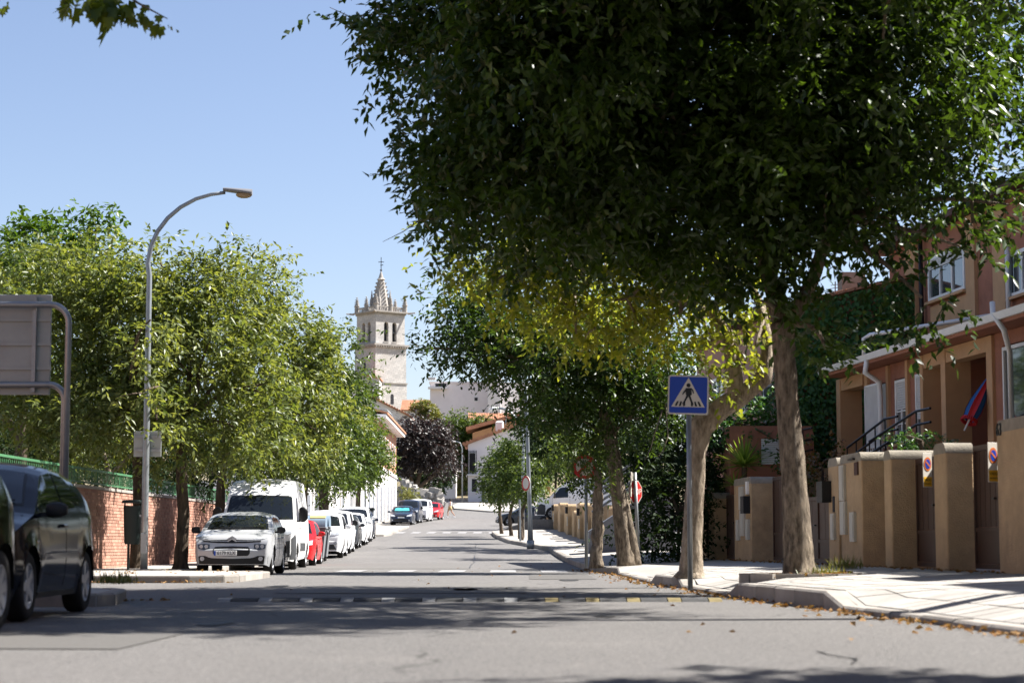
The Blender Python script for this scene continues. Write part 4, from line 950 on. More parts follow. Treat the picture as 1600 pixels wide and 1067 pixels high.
# the wall between the porches and windows
segs = [(1352, 1400), (1400, 1448), (1556, 1700)]
mb = MB()
HL.box(mb, HX(1352), HX(1448), -.2, 2.95, -.35, 0); HL.box(mb, HX(1556), 30.5, -.2, 3.0, -.35, 0)
HL.box(mb, HX(1352), HX(1448), 4.52, zE - .1, -.35, 0); HL.box(mb, HX(1556), 30.5, 4.62, zE - .1, -.35, 0)
HL.box(mb, HX(1352), HX(1363), 2.95, 4.52, -.35, 0)
HL.box(mb, HX(1389), HX(1400), 2.95, 4.52, -.35, 0); HL.box(mb, HX(1424), HX(1433), 2.95, 4.52, -.35, 0)
HL.box(mb, HX(1556), HX(1571), 3.0, 4.62, -.35, 0); HL.box(mb, 32.5, 30.5, 3.0, 4.62, -.35, 0)
mb.build('wall', M['housebrown'], hs)
# porch recesses: back wall, floor and dark doors
mb = MB()
HL.box(mb, HX(1312), HX(1352), -.2, 2.35, -2.2, -.1); HL.box(mb, HX(1312), HX(1352), 2.36, zE - .1, -2.4, -2.2); HL.box(mb, HX(1352) + .2, HX(1352), 2.36, zE - .1, -2.19, -.36); mb.build('porch', M['housebrown'], hs)
mb = MB(); HL.box(mb, HX(1448), HX(1556), -.2, 2.45, -2.2, -.1)
HL.box(mb, HX(1448), HX(1556), 2.46, zE - .1, -2.4, -2.2)
HL.box(mb, HX(1448) - .0, HX(1448) - .2, 2.46, zE - .1, -2.19, -.36); HL.box(mb, HX(1556) + .2, HX(1556), 2.46, zE - .1, -2.19, -.36)
mb.build('porch', M['housebrown'], hs)
mb = MB(); HL.box(mb, HX(1452), HX(1470), 2.46, 4.4, -2.19, -2.1); mb.build('door', M['shutter'], hs)
mb = MB(); HL.box(mb, HX(1506), HX(1530), 2.46, 4.4, -2.19, -2.1); mb.build('door', M['shutter'], hs)
# tan pilasters
for x0, x1 in ((1312, 1318), (1356.5, 1361), (1390, 1393.5), (1420.5, 1424), (1444, 1448.5), (1477, 1484), (1549, 1558)):
    mb = MB(); d0, d1 = HX(x0), HX(x1); wide = x0 in (1477, 1312)
    HL.box(mb, d0, d1, .2, zE - .12, -.36 if not wide else -.5, .07); mb.build('pilaster', M['housetan'], hs)
for q0_, q1_ in ((1312, 1352), (1448, 1556)):
    mb = MB(); HL.box(mb, HX(q0_), HX(q1_), 4.58, zE - .11, -.3, .05); mb.build('beam', M['housetan'], hs)
# openings
window(hs, HL, HX(1402), HX(1421), 3.02, 4.48, -.02, bars=[('v', .5), ('h', .3), ('h', .5)], shutter=.42)
window(hs, HL, HX(1434), HX(1446), 2.98, 4.50, -.02, bars=[], shutter=.62)
window(hs, HL, HX(1572), 32.6, 3.05, 4.58, -.02, bars=[('v', .45)])
gr = []
g0, g1 = HX(1363), HX(1388)
mb = MB()
for z in (2.62, 2.98, 4.46): HL.box(mb, g0, g1, z, z + .05, .14, .18)
HL.box(mb, g0, g0 - .06, 2.62, 4.5, .14, .18); HL.box(mb, g1 + .06, g1, 2.62, 4.5, .14, .18)
grille = mb.build('window_grille', M['white'], hs)
for k in range(14):
    q = g1 + (g0 - g1) * (k + .5) / 14
    mb = MB(); HL.box(mb, q - .02, q + .02, 3.03, 4.46, .15, .17); mb.build('bar', M['white'], grille)
for k in range(7):
    q0 = g1 + (g0 - g1) * k / 7; q1 = g1 + (g0 - g1) * (k + 1) / 7
    for a, b in ((q0, q1), (q1, q0)):
        mb = MB(); mb.tube([HL.P(a, .16, 2.67), HL.P(b, .16, 2.98)], .012, 4); mb.build('bar', M['white'], grille)
mb = MB(); HL.box(mb, g0, g1, 2.97, 4.5, -.08, -.04); mb.build('roller_shutter', M['shutter'], hs)
# eave, gutter, tiles, pipes
EL_ = Line(14.02, -.12, -1)
mb = MB(); EL_.box(mb, EL_.d(1290), 29, zE - .09, zE - .02, -.62, .08); mb.build('soffit', M['housebrown'], hs)
mb = MB(); v0, v1 = EL_.d(1290), 29
mb.prism([(-.02, zE - .02), (.16, zE - .02), (.20, zE + .12), (.17, zE + .12), (.14, zE + .01), (.0, zE + .01)], lambda p, s: EL_.P(v1 + (v0 - v1) * s, p[0], p[1]))
mb.build('gutter', M['gutter'], hs)
mb = MB(); mb.hexa([EL_.P(v1, .02, zE + .0), EL_.P(v1, -2.4, zE + .55), EL_.P(v0, -2.4, zE + .55), EL_.P(v0, .02, zE + .0), EL_.P(v1, .02, zE + .06), EL_.P(v1, -2.4, zE + .61), EL_.P(v0, -2.4, zE + .61), EL_.P(v0, .02, zE + .06)])
lr = mb.build('lean_to_roof', M['tiledark'], hs)
tm = MB(); rr = []
for k in range(7):
    a = math.pi * k / 6; rr.append((-.11 * math.cos(a), .075 * math.sin(a)))
sl = math.atan2(.55, 2.42)
tm.grid([[EL_.t * a + (-EL_.n) * (u * math.cos(sl)) + Vector((0, 0, b + u * math.sin(sl))) for a, b in rr] for u in (0, .44)])
tme = tm.mesh('roof_tile', M['tiledark'], True)
dd = v1 + .1
while dd < v0:
    for r_ in range(3):
        o = link('roof_tile', tme, lr); o.location = EL_.P(dd + random.uniform(-.01, .01), .06 - r_ * .40, zE + .07 + r_ * .40 * math.tan(sl) + random.uniform(0, .012)) - hs.location
    dd += .235
def pipe(name, pts, r, m): 
    return MB().tube(pts, r, 8).build(name, M[m], hs, smooth=True)
def EP(px, py, out): d = EL_.d(px); return EL_.P(d, out, W(px, py, d).z)
pipe('downpipe', [EL_.P(EL_.d(1364), .1, zE + .02), EL_.P(EL_.d(1364), .16, zE - .3), HL.P(HX(1391), .24, 4.5), HL.P(HX(1392), .24, 4.2), HL.P(HX(1392), .24, .4)], .066, 'gutter')
pipe('downpipe', [EL_.P(EL_.d(1567), .14, zE + .35), EL_.P(EL_.d(1569), .16, zE + .1), EL_.P(EL_.d(1585), .15, zE - .25), HL.P(HX(1600), .24, 4.4), HL.P(HX(1601), .24, .4)], .055, 'gutter')
pipe('downpipe', [EL_.P(EL_.d(1364), .18, zE + .1), EL_.P(EL_.d(1364), .18, zE + .5), EL_.P(EL_.d(1366), .05, zE + .58), EL_.P(EL_.d(1432), -2.0, zE + .75)], .05, 'gutter')
# upper storey
UL = Line(17.2, -.12, -1)
dU = UL.d(1395)
mb = MB(); UL.box(mb, dU, 29, 2, 8.8, -4, 0); mb.build('upper_wall', M['housebrown'], hs)
for x0, x1 in ((1424, 1440), (1520, 1534), (1563, 1582)):
    mb = MB(); UL.box(mb, UL.d(x0), UL.d(x1), 5.0, 8.78, 0, .09); mb.build('pilaster', M['housetan'], hs)
mb = MB(); UL.box(mb, UL.d(1461), UL.d(1519), 5.2, UL.z(1490, 470), 0, .05); mb.build('panel', M['housetan'], hs)
window(hs, UL, UL.d(1406), UL.d(1422), UL.z(1414, 558), UL.z(1414, 440), 0, .09, bars=[('v', .5)])
window(hs, UL, UL.d(1460), UL.d(1518), UL.z(1490, 462), UL.z(1490, 392), .03, .09, bars=[('v', .34), ('v', .67)], shutter=.2)
window(hs, UL, UL.d(1588), UL.d(1630), UL.z(1600, 462), UL.z(1600, 392), .03, .09, bars=[('v', .5)])
mb = MB(); UL.box(mb, dU + .6, 28.5, 8.8, 8.95, -4.4, .5); o = mb.build('roof', M['tiledark'], hs)
mb = MB(); a = [UL.P(28.5, .52, 8.96), UL.P(28.5, -4.4, 10.2), UL.P(dU + .6, -4.4, 10.2), UL.P(dU + .6, .52, 8.96)]
mb.add(a, [(0, 1, 2, 3)]); mb.build('roof', M['tiledark'], hs)
pipe('downpipe', [UL.P(UL.d(1452), .13, 8.7), UL.P(UL.d(1452), .13, 5.2)], .06, 'black')
pipe('downpipe', [UL.P(UL.d(1591), .15, WZ(335, 42)), UL.P(UL.d(1591), .15, WZ(470, 42))], .06, 'gutter')
# outside stairs with iron rails in front of the porches
def stairs(lab, xa, ya, xb, yb, out, n=9):
    st = thing('outside_stair', lab, 'stair', HL.P(HX(xa), out, .3))
    A, Bp = HL.P(HX(xa), out, HL.z(xa, ya)), HL.P(HX(xb), out, HL.z(xb, yb))
    for off in (0, .28, .55):
        MB().tube([A - Vector((0, 0, off)), Bp - Vector((0, 0, off)), Bp + HL.t * -.9 - Vector((0, 0, off))], .028, 6).build('rail', M['blackiron'], st)
    for k in range(5):
        p = A.lerp(Bp, k / 4); MB().tube([p, p - Vector((0, 0, .95))], .018, 5).build('post', M['blackiron'], st)
    for k in range(n):
        p = A.lerp(Bp, (k + .5) / n); mb = MB(); dq = abs(Bp.y - A.y) / n * .5
        zt = p.z - .95
        q = [p + HL.t * -dq, p + HL.t * dq, p + HL.t * dq - HL.n * 1.1, p - HL.t * dq - HL.n * 1.1]
        mb.hexa([(v.x, v.y, .1) for v in q[::-1]] + [(v.x, v.y, zt) for v in q[::-1]]); mb.build('step', M['stucco'], st)
    return st
stairs('outside stair with black rails left of the white grille', 1262, 705, 1308, 672, .9)
stairs('outside stair with black rails below the shuttered windows', 1388, 700, 1452, 655, 1.0)
stairs('outside stair with black rails under the striped parasol', 1440, 690, 1520, 643, 1.2)
mb = MB()
# parasol leaning folded in the porch
pd = HX(1537) - .3
pr = thing('parasol', 'half folded red and blue striped parasol in the porch', 'parasol', HL.P(pd, .3, 2.6))
A = HL.P(pd, .35, W(1519, 655, pd).z); A.x = WX(1519, pd); T_ = Vector((WX(1557, pd), pd + .1, WZ(584, pd)))
MB().tube([A + (A - T_) * .25, T_], .018, 6).build('pole', M['white'], pr)
ax = (T_ - A).normalized(); s1 = ax.orthogonal().normalized()
s1 = Vector((ax.z, 0, -ax.x)).normalized(); s2 = ax.cross(s1)
L_ = (T_ - A).length
for k in range(8):
    rows = []
    for i in range(7):
        u = i / 6; rad = .02 + .34 * (u ** .7) * (1 if k % 2 else .92) * (1 - .35 * max(0, u - .75) / .25)
        row = []
        for j in range(4):
            a = 2 * math.pi * (k + j / 3) / 8
            rj = rad * (1 - .18 * math.sin(math.pi * j / 3))
            row.append(T_ - ax * L_ * u + (s1 * math.cos(a) * .62 + s2 * math.sin(a)) * rj)
        rows.append(row)
    MB().grid(rows).build('canopy_panel', M['signred' if k % 2 else 'parblue'] if 'parblue' in M else mat('parasol_blue', (.03, .12, .35), .8) if k % 2 == 0 else M['signred'], pr, smooth=True)
    for j in range(3):
        a = 2 * math.pi * (k + j / 3) / 8
        p = T_ - ax * L_ + (s1 * math.cos(a) * .62 + s2 * math.sin(a)) * .24
        MB().tube([p, p - ax * .07], .02, 4).build('tassel', M['signred'], pr)

# --- ivy clad house end behind the big trunk
iv = thing('ivy_house', 'house end wall wholly covered in dark ivy behind the big trunk', 'house', (9, 53, .3))
a, b = W(1238, 700, 53), W(1440, 700, 53)
zl, zrr = WZ(478, 53), WZ(432, 53)
MB().hexa([(a.x, 53, -.3), (b.x, 53, -.3), (b.x, 62, -.3), (a.x, 62, -.3), (a.x, 53, zl), (b.x, 53, zrr), (b.x, 62, zrr), (a.x, 62, zl)]).build('wall', M['housebrown'], iv)
n = 9000
P = np.stack([a.x + (b.x - a.x) * rng.random(n), 53 - .02 - .13 * rng.random(n), rng.random(n)], 1)
P[:, 2] = .3 + P[:, 2] * (zl + (zrr - zl) * (P[:, 0] - a.x) / (b.x - a.x) - .3)
D = unit(np.stack([rng.normal(size=n) * .35, -.35 + .1 * rng.normal(size=n), -.8 + .2 * rng.normal(size=n)], 1))
me = leaf_mesh('ivy', (P - np.array(iv.location)).astype(np.float32), D, .11 + .06 * rng.random(n), .09 + .05 * rng.random(n), M['ivy'], upb=0, up=np.array([0, -1.5, .3]))
link('ivy', me, iv)
n = 1600   # leaves on the left flank of the wall
P = np.stack([a.x - .02 - .2 * rng.random(n), 53 + 6 * rng.random(n), .3 + (zl - .3) * rng.random(n)], 1)
D = unit(np.stack([-.3 + .1 * rng.normal(size=n), rng.normal(size=n) * .35, -.8 + .2 * rng.normal(size=n)], 1))
link('ivy', leaf_mesh('ivy', (P - np.array(iv.location)).astype(np.float32), D, .13 + .06 * rng.random(n), .11 + .05 * rng.random(n), M['ivy'], upb=0, up=np.array([-1.5, 0, .3])), iv)
for k in range(14):
    u0, u1 = k / 14, (k + 1) / 14
    x0, x1 = a.x + (b.x - a.x) * u0, a.x + (b.x - a.x) * u1
    z0, z1 = zl + (zrr - zl) * u0, zl + (zrr - zl) * u1
    MB().hexa([(x0 + .01, 52.85, z0 + .01), (x1 - .01, 52.85, z1 + .01), (x1 - .01, 53.4, z1 + .01), (x0 + .01, 53.4, z0 + .01), (x0 + .01, 52.85, z0 + .09), (x1 - .01, 52.85, z1 + .09), (x1 - .01, 53.4, z1 + .14), (x0 + .01, 53.4, z0 + .14)]).build('ridge_tile', M['tileorange'], iv)
c0, c1 = W(1316, 470, 58), W(1352, 425, 58)
MB().box(c0.x, c1.x, 58, 58.8, zl - .5, c1.z).build('chimney', M['capstone'], iv)
mb = MB(); mb.tube([W(1305, 470, 58), W(1305, 440, 58)], .02, 5); 
for k in range(4): mb.tube([W(1298 , 446 + k * 5, 58), W(1312, 444 + k * 5, 58)], .01, 4)
mb.build('aerial', M['steel'], iv)

# --- pink neighbour with white windows and air conditioning boxes
PL = Line(13.0, -.10, -1)
pk = thing('pink_house', 'pink house with white windows and a dark canopy behind the bent trunk', 'house', PL.P(62, 0, .3))
mb = MB(); PL.box(mb, PL.d(1216), PL.d(1090), -.2, 7.2, -5, 0); mb.build('wall', M['housepink'], pk)
mb = MB(); PL.box(mb, PL.d(1218), PL.d(1088), 7.2, 7.4, -5.3, .5); mb.build('roof', M['tiledark'], pk)
window(pk, PL, PL.d(1117), PL.d(1133), PL.z(1125, 641), PL.z(1125, 590), 0, .09, bars=[('v', .5), ('h', .35), ('h', .65)])
window(pk, PL, PL.d(1158), PL.d(1168), PL.z(1162, 648), PL.z(1162, 600), 0, .09, bars=[('v', .5)])
window(pk, PL, PL.d(1118), PL.d(1128), PL.z(1122, 712), PL.z(1122, 672), 0, .09, bars=[('v', .5), ('h', .5)])
mb = MB(); q0, q1 = PL.d(1219), PL.d(1110); mb.hexa([PL.P(q0, .1, 4.0), PL.P(q0, 1.3, 3.45), PL.P(q1, 1.3, 3.45), PL.P(q1, .1, 4.0), PL.P(q0, .1, 4.14), PL.P(q0, 1.3, 3.59), PL.P(q1, 1.3, 3.59), PL.P(q1, .1, 4.14)]); mb.build('canopy', M['tiledark'], pk)
for lab, x0, x1, y0, y1 in (('white air conditioning box on the pink wall nearest the bent limb', 1172, 1192, 603, 630), ('second white air conditioning box beside the big trunk', 1195, 1210, 602, 628)):
    d = PL.d((x0 + x1) / 2); t = thing('air_conditioner', lab, 'air conditioner', PL.P(d, .02, W(x1, y1, d).z), group='air conditioning boxes on the pink wall')
    z0, z1 = WZ(y1, d), WZ(y0, d)
    xa, xb = WX(x0, d), WX(x1, d)
    MB().bbox(xa, xb, d - .35, d + .0, z0, z1, .02).build('casing', M['white'], t)
    o = MB().lathe([((z1 - z0) * .36, -.012), ((z1 - z0) * .36, 0)], 18, axis='Y').build('fan_guard', M['steel'], t, world=False); o.location = Vector(((xa + xb) / 2, d - .352, (z0 + z1) / 2)) - t.location
    MB().box(xa + .05, xb - .05, d - .3, d + .3, z0 - .05, z0 - .004).build('bracket', M['steel'], t)
sh = thing('garden_hut', 'low white shuttered opening under the creeper behind the yucca', 'hut', W(1205, 851, 51.5))
x0, x1 = WX(1192, 51.2), WX(1226, 51.2)
MB().box(x0 - .8, x1 + .8, 51.3, 53, -.2, WZ(665, 51.2)).build('wall', M['housebrown'], sh)
for k in range(12):
    za, zb = WZ(725, 51.2), WZ(685, 51.2); MB().box(x0, x1, 51.24, 51.29, za + (zb - za) * k / 12, za + (zb - za) * (k + 1) / 12 - .008).build('slat', M['white'], sh)

# --- left row: long white ground floor, orange brick above
def xl2(d): return -10.3 + .0 * d
lb = thing('terrace_building', 'orange brick building over a white ground floor with grey garage doors', 'building', (-10.3, 165, zr(150)))
LB = Line(-9.75, -.003, +1)
def LD(px): return LB.d(px)
dA, dB = LD(592), 178.0
zb = zr(dA)
mb = MB(); LB.box(mb, dA - 20, dB, zb - .6, zr(165) + 3.9, -9, 0); mb.build('ground_floor', M['whitewash'], lb)
mb = MB(); LB.box(mb, dA - 2, dB - .15, zr(165) + 3.92, zr(165) + 7.6, -8.8, -.05); mb.build('upper_wall', M['orangebrick'], lb)
mb = MB(); LB.box(mb, dA - 2, dB, zr(165) + 3.86, zr(165) + 4.1, -.04, .12); mb.build('string_course', M['whitewash'], lb)
mb = MB(); LB.box(mb, dA - 2.4, dB + .4, zr(165) + 7.6, zr(165) + 7.85, -9.2, .7); mb.build('eave', M['whitewash'], lb)
mb = MB(); a = [LB.P(dA - 2.4, .8, zr(165) + 7.86), LB.P(dB + .4, .8, zr(165) + 7.86), LB.P(dB + .4, -4.5, zr(165) + 9.3), LB.P(dA - 2.4, -4.5, zr(165) + 9.3)]
mb.add(a + [v + Vector((0, 0, .15)) for v in a], [(0, 1, 2, 3), (7, 6, 5, 4), (0, 4, 5, 1), (1, 5, 6, 2), (3, 2, 6, 7), (0, 3, 7, 4)]); mb.build('roof', M['tileorange'], lb)
d = dA - 17
while d < dB - 3:
    z = zr(d + 1) + .15
    mb = MB(); LB.box(mb, d, d + 2.5, z, z + 2.7, -.02, .04); g = mb.build('garage_door', M['doorgrey'], lb)
    for k in range(5):
        mb = MB(); LB.box(mb, d + .08, d + 2.42, z + .06 + k * .53, z + .54 + k * .53, .041, .06); mb.build('door_panel', M['doorgrey'], g)
    mb = MB(); LB.box(mb, d - .15, d - .004, z, z + 2.9, .0, .1); mb.build('door_jamb', M['whitewash'], lb)
    d += 4.6
d = dA
while d < dB - 2:
    for zz in (zr(165) + 4.9,):
        window(lb, LB, d, d + 1.2, zz, zz + 1.7, -.04, .1, bars=[('v', .5)], sill=False, mf='whitewash', depth=.1)
    d += 3.4
lb2 = thing('white_row_building', 'long white wall with shutters behind the parked cars on the left', 'building', (-12, 120, zr(110)))
WL = Line(-11.3, .004, +1)
mb = MB()
for d in np.arange(88, 140, 4.0): WL.box(mb, d, d + 4, zr(d) - .6, zr(d) + 2.9, -6, 0)
mb.build('wall', M['whitewash'], lb2)
for d in np.arange(89, 138, 4.2):
    mb = MB(); WL.box(mb, d, d + 1.6, zr(d) + .2, zr(d) + 2.3, -.02, .03); g = mb.build('shutter', M['shutter'] if int(d) % 3 else M['doorgrey'], lb2)
    mb = MB(); WL.box(mb, d + 2.4, d + 2.6, zr(d) + .1, zr(d) + 2.9, .0, .12); mb.build('pier', M['whitewash'], lb2)
# --- rubble wall at the street head
rw = thing('rubble_wall', 'broken grey rubble stone wall below the purple tree', 'wall', W(660, 851, 206))
rs = random.Random(9)
sm = []
for k in range(6):
    bmv = []
    for i in range(8):
        x, y, z = (1 if i & 1 else -1), (1 if i & 2 else -1), (1 if i & 4 else -1)
        bmv.append((x * rs.uniform(.6, 1), y * rs.uniform(.6, 1), z * rs.uniform(.6, 1)))
    m_ = MB(); m_.add(bmv, [(0, 2, 3, 1), (4, 5, 7, 6), (0, 1, 5, 4), (1, 3, 7, 5), (3, 2, 6, 7), (2, 0, 4, 6)]); sm.append(m_.mesh('stone', M['rubble']))
cnt = 0; heap = MB()
for k in range(420):
    x = rs.uniform(626, 690)
    topy = np.interp(x, [626, 632, 640, 652, 662, 676, 684, 690], [754, 750, 757, 765, 768, 762, 768, 786])
    py = topy + (790 - topy) * rs.random() ** .8
    d = 205 + rs.uniform(-.5, .8); p = W(x, py, d); s = rs.uniform(.22, .42)
    if k < 280:
        o = link('stone', sm[k % 6], rw); o.location = p - rw.location; o.scale = (s * 1.2, s, s * .8); o.rotation_euler = (0, rs.uniform(-.3, .3), rs.uniform(0, 3))
    else:
        me = sm[k % 6]; heap.add([(p.x + v.co.x * s * 1.2, p.y + .3 + v.co.y * s, p.z + v.co.z * s) for v in me.vertices], [tuple(f.vertices) for f in me.polygons])
o = heap.build('stone', M['rubble'], rw); o['kind'] = 'stuff'
p0, p1 = W(622, 790, 206), W(690, 790, 206)
MB().box(p0.x, p1.x, 205.7, 206.4, p0.z - .5, p0.z + .9).build('core', M['rubble'], rw)

# --- generic far houses facing the camera
def far_house(name, label, cat, x0, x1, ytop, d, depth, m, roof=None, wins=(), zbase=None, eave=.4, pitch=1.2, slope=None):
    a, b = WX(x0, d), WX(x1, d); zt = WZ(ytop, d); zb = (zr(d) - 1) if zbase is None else zbase
    t = thing(name, label, cat, ((a + b) / 2, d, zb))
    zt2 = zt if slope is None else WZ(slope, d)
    MB().hexa([(a, d, zb), (b, d, zb), (b, d + depth, zb), (a, d + depth, zb), (a, d, zt), (b, d, zt2), (b, d + depth, zt2), (a, d + depth, zt)]).build('wall', M[m], t)
    if roof == 'gable':   # ridge across the view
        zr_ = zt + pitch; ym = d + depth / 2
        mb = MB(); mb.add([(a - eave, d - eave, zt), (b + eave, d - eave, zt), (b + eave, ym, zr_), (a - eave, ym, zr_), (a - eave, d + depth + eave, zt), (b + eave, d + depth + eave, zt)] + [(a - eave, d - eave, zt + .2), (b + eave, d - eave, zt + .2), (b + eave, ym, zr_ + .2), (a - eave, ym, zr_ + .2)],
                          [(0, 1, 2, 3), (3, 2, 5, 4), (6, 7, 8, 9), (0, 6, 7, 1), (0, 3, 9, 6), (1, 7, 8, 2)])
        mb.build('roof', M['tileorange'], t)
        wd = max(.25, (b - a) / 60); q = MB(); k = a - eave
        while k < b + eave - wd * .5:
            q.tube([(k, d - eave - .05, zt + .22), (k, ym, zr_ + .22)], wd * .36, 5, caps=True); k += wd
        o = q.build('roof_tile', M['tileorange'], t); o['kind'] = 'stuff'
    elif roof == 'rake':  # roof edge that follows the sloping wall head
        mb = MB(); th = .22
        v = [(a - eave, d - .35, zt - eave * .3), (b + .1, d - .35, zt2), (b + .1, d + depth, zt2), (a - eave, d + depth, zt - eave * .3)]
        mb.hexa(v + [(x, y, z + th) for x, y, z in v]); mb.build('roof', M['tileorange'], t)
        L_ = math.hypot(b - a, zt2 - zt); nq = int(L_ / .42)
        for k in range(nq):
            u = k / nq; x = a - eave + (b - a + eave) * u; z = zt - eave * .3 + (zt2 - zt + eave * .3) * u + th
            mb = MB(); dx = (b - a) / nq
            mb.tube([(x, d - .37, z), (x, d + 1.2, z + .02)], .2, 6); mb.build('roof_tile', M['tileorange'], t)
    elif roof == 'flat':
        MB().box(a - .15, b + .15, d - .15, d + depth + .15, zt + .003, zt + .3).build('parapet', M[m], t)
    for (wx0, wx1, wy0, wy1, mm) in wins:
        u0, u1, z1, z0 = WX(wx0, d), WX(wx1, d), WZ(wy0, d), WZ(wy1, d); f = .12
        mb = MB(); mb.box(u0 - f, u1 + f, d - .08, d - .003, z0 - f, z0); mb.box(u0 - f, u1 + f, d - .08, d - .003, z1, z1 + f); mb.box(u0 - f, u0, d - .08, d - .003, z0, z1); mb.box(u1, u1 + f, d - .08, d - .003, z0, z1)
        fr = mb.build('window', M['whitewash'], t)
        MB().box(u0, u1, d - .03, d - .004, z0, z1).build('pane', M[mm], fr)
    return t
# white corner house with the orange roof
ch = far_house('corner_house', 'white corner house with an orange tiled roof and dark lattice window', 'house', 731, 852, 694, 236, 10, 'pinkwash', 'rake', slope=650, zbase=4.5, eave=.5,
               wins=[(734, 742, 708, 738, 'void'), (737, 745, 748, 768, 'void'), (761, 769, 744, 768, 'void'), (752, 757, 742, 788, 'doorgrey')])
x0, x1 = WX(731.5, 235.8), WX(744, 235.8)
for k in range(7):
    xx = x0 + (x1 - x0) * k / 6; MB().tube([(xx, 235.6, WZ(742, 236)), (xx, 235.6, WZ(704, 236))], .04, 4).build('lattice_bar', M['blackiron'], ch)
mb = MB(); mb.box(WX(730, 236), WX(748, 236), 235.2, 235.99, WZ(743, 236) , WZ(741, 236)); mb.build('balcony_slab', M['whitewash'], ch)
mb = MB(); mb.box(WX(731, 236), WX(852, 236), 235.9, 235.995, WZ(741.5, 236) - .22, WZ(741.5, 236) - .02); mb.build('string_course', M['whitewash'], ch)
mb = MB(); mb.bbox(WX(774, 238), WX(787, 238), 238, 239, WZ(682, 238), WZ(657, 238), .2); mb.build('chimney', M['whitewash'], ch)
och = far_house('ochre_house', 'ochre house with a dark roof edge rising behind the white corner house', 'house', 738, 860, 676, 252, 9, 'ochre', None, slope=640)
zt, zt2 = WZ(672, 252), WZ(634, 252); a, b = WX(728, 252), WX(866, 252)
MB().hexa([(a, 251.3, zt - .1), (b, 251.3, zt2 - .1), (b, 262, zt2 - .1), (a, 262, zt - .1), (a, 251.3, zt + .35), (b, 251.3, zt2 + .35), (b, 262, zt2 + .35), (a, 262, zt + .35)]).build('roof', M['tileorange'], och)
mb = MB()
for k in range(3):
    mb.tube([W(790 + k * 14, 664, 251), W(792 + k * 14, 632 - k * 3, 251)], .05, 4)
    for j in range(3): mb.tube([W(784 + k * 14, 640 - k * 3 + j * 4, 251), W(800 + k * 14, 634 - k * 3 + j * 4, 251)], .03, 4)
mb.build('aerial', M['steel'], och)
wb = far_house('white_block', 'tall blank pinkish white building with a small balcony at its top corner', 'building', 671, 762, 599, 335, 14, 'pinkwash', 'flat', wins=[(741, 746, 621, 626, 'void'), (679, 697, 598, 604, 'void')])
MB().box(WX(668, 335), WX(698, 335), 334.0, 334.98, WZ(608, 335), WZ(605, 335)).build('balcony', M['whitewash'], wb)
MB().box(WX(668, 335), WX(680, 335), 334.2, 334.98, WZ(594, 335), WZ(590, 335)).build('canopy', M['whitewash'], wb)
far_house('white_block', 'bright white building joined to the right of the blank one', 'building', 762, 782, 590, 330, 10, 'whitewash', 'flat')
far_house('white_block', 'white building with one tiny dark window farthest right', 'building', 782, 850, 600, 345, 10, 'whitewash', 'flat', wins=[(803, 808, 628, 633, 'void')])
far_house('tiled_roof_house', 'low house with a broad brown tiled roof below the blank white building', 'house', 735, 812, 664, 300, 10, 'whitewash', 'gable', pitch=1.9)
far_house('tiled_roof_house', 'low house with pale orange tiled roof right of the church tower', 'house', 628, 690, 642, 420, 14, 'whitewash', 'gable', pitch=2.6)
wg = far_house('white_house', 'white house with a red edged sloping roof below the church', 'house', 545, 640, 602, 300, 10, 'whitewash', 'rake', slope=652, wins=[(583, 588, 612, 620, 'void')])
far_house('white_house', 'low house with a red tiled roof above the far street trees', 'house', 578, 605, 668, 240, 8, 'whitewash', 'gable', pitch=1.3)
far_house('white_house', 'pale garden building half hidden behind the purple tree', 'house', 672, 712, 735, 245, 6, 'whitewash', 'flat')

# ------------------------------------------------------------------ church tower
TD = 520.0
tc = W(594, 640, TD); zb0 = 22.0
PPM = FPX / TD
ct = thing('church_tower', 'pale granite church tower with arched belfry, pinnacles and spire', 'church tower', (tc.x, TD, zb0))
rot = math.atan2(33, 43) 
side = math.hypot(33, 43) / PPM * 1.0
S_ = side
def tz(py): return WZ(py, TD)
RT = Matrix.Rotation(rot, 3, 'Z')      # front-right face wide, left face narrow
def tl_(x, y, z): 
    q = RT @ Vector((x, y, 0)); return (tc.x + q.x, TD + q.y, z)
def tbox(mb, x0, x1, y0, y1, z0, z1): return mb.hexa([tl_(x0, y0, z0), tl_(x1, y0, z0), tl_(x1, y1, z0), tl_(x0, y1, z0), tl_(x0, y0, z1), tl_(x1, y0, z1), tl_(x1, y1, z1), tl_(x0, y1, z1)])
h = S_ / 2
def tpart(name, boxes, m='stone'):
    mb = MB()
    for b_ in boxes: tbox(mb, *b_)
    return mb.build(name, M[m], ct)
M['ashlar'] = mat('granite_ashlar', (.52, .505, .485), .92, var=.12, scale=.5, bump=.2, bscale=3, stain=(.48, .45, .41), stain_scale=.18)
nt = M['ashlar'].node_tree; L = nt.links; N = nt.nodes; bs = N['Principled BSDF']
tcx = N.new('ShaderNodeTexCoord'); mpp = N.new('ShaderNodeMapping'); mpp.inputs['Rotation'].default_value = (math.pi / 2, 0, .3)
bt = N.new('ShaderNodeTexBrick'); bt.inputs['Scale'].default_value = 1; bt.inputs['Brick Width'].default_value = 1.1; bt.inputs['Row Height'].default_value = .5; bt.inputs['Mortar Size'].default_value = .035
bt.inputs['Color1'].default_value = (.85, .85, .85, 1); bt.inputs['Color2'].default_value = (1.1, 1.08, 1.05, 1); bt.inputs['Mortar'].default_value = (.62, .6, .58, 1)
L.new(tcx.outputs['Object'], mpp.inputs[0]); L.new(mpp.outputs[0], bt.inputs[0])
mm = N.new('ShaderNodeMix'); mm.data_type = 'RGBA'; mm.blend_type = 'MULTIPLY'; mm.inputs[0].default_value = .9
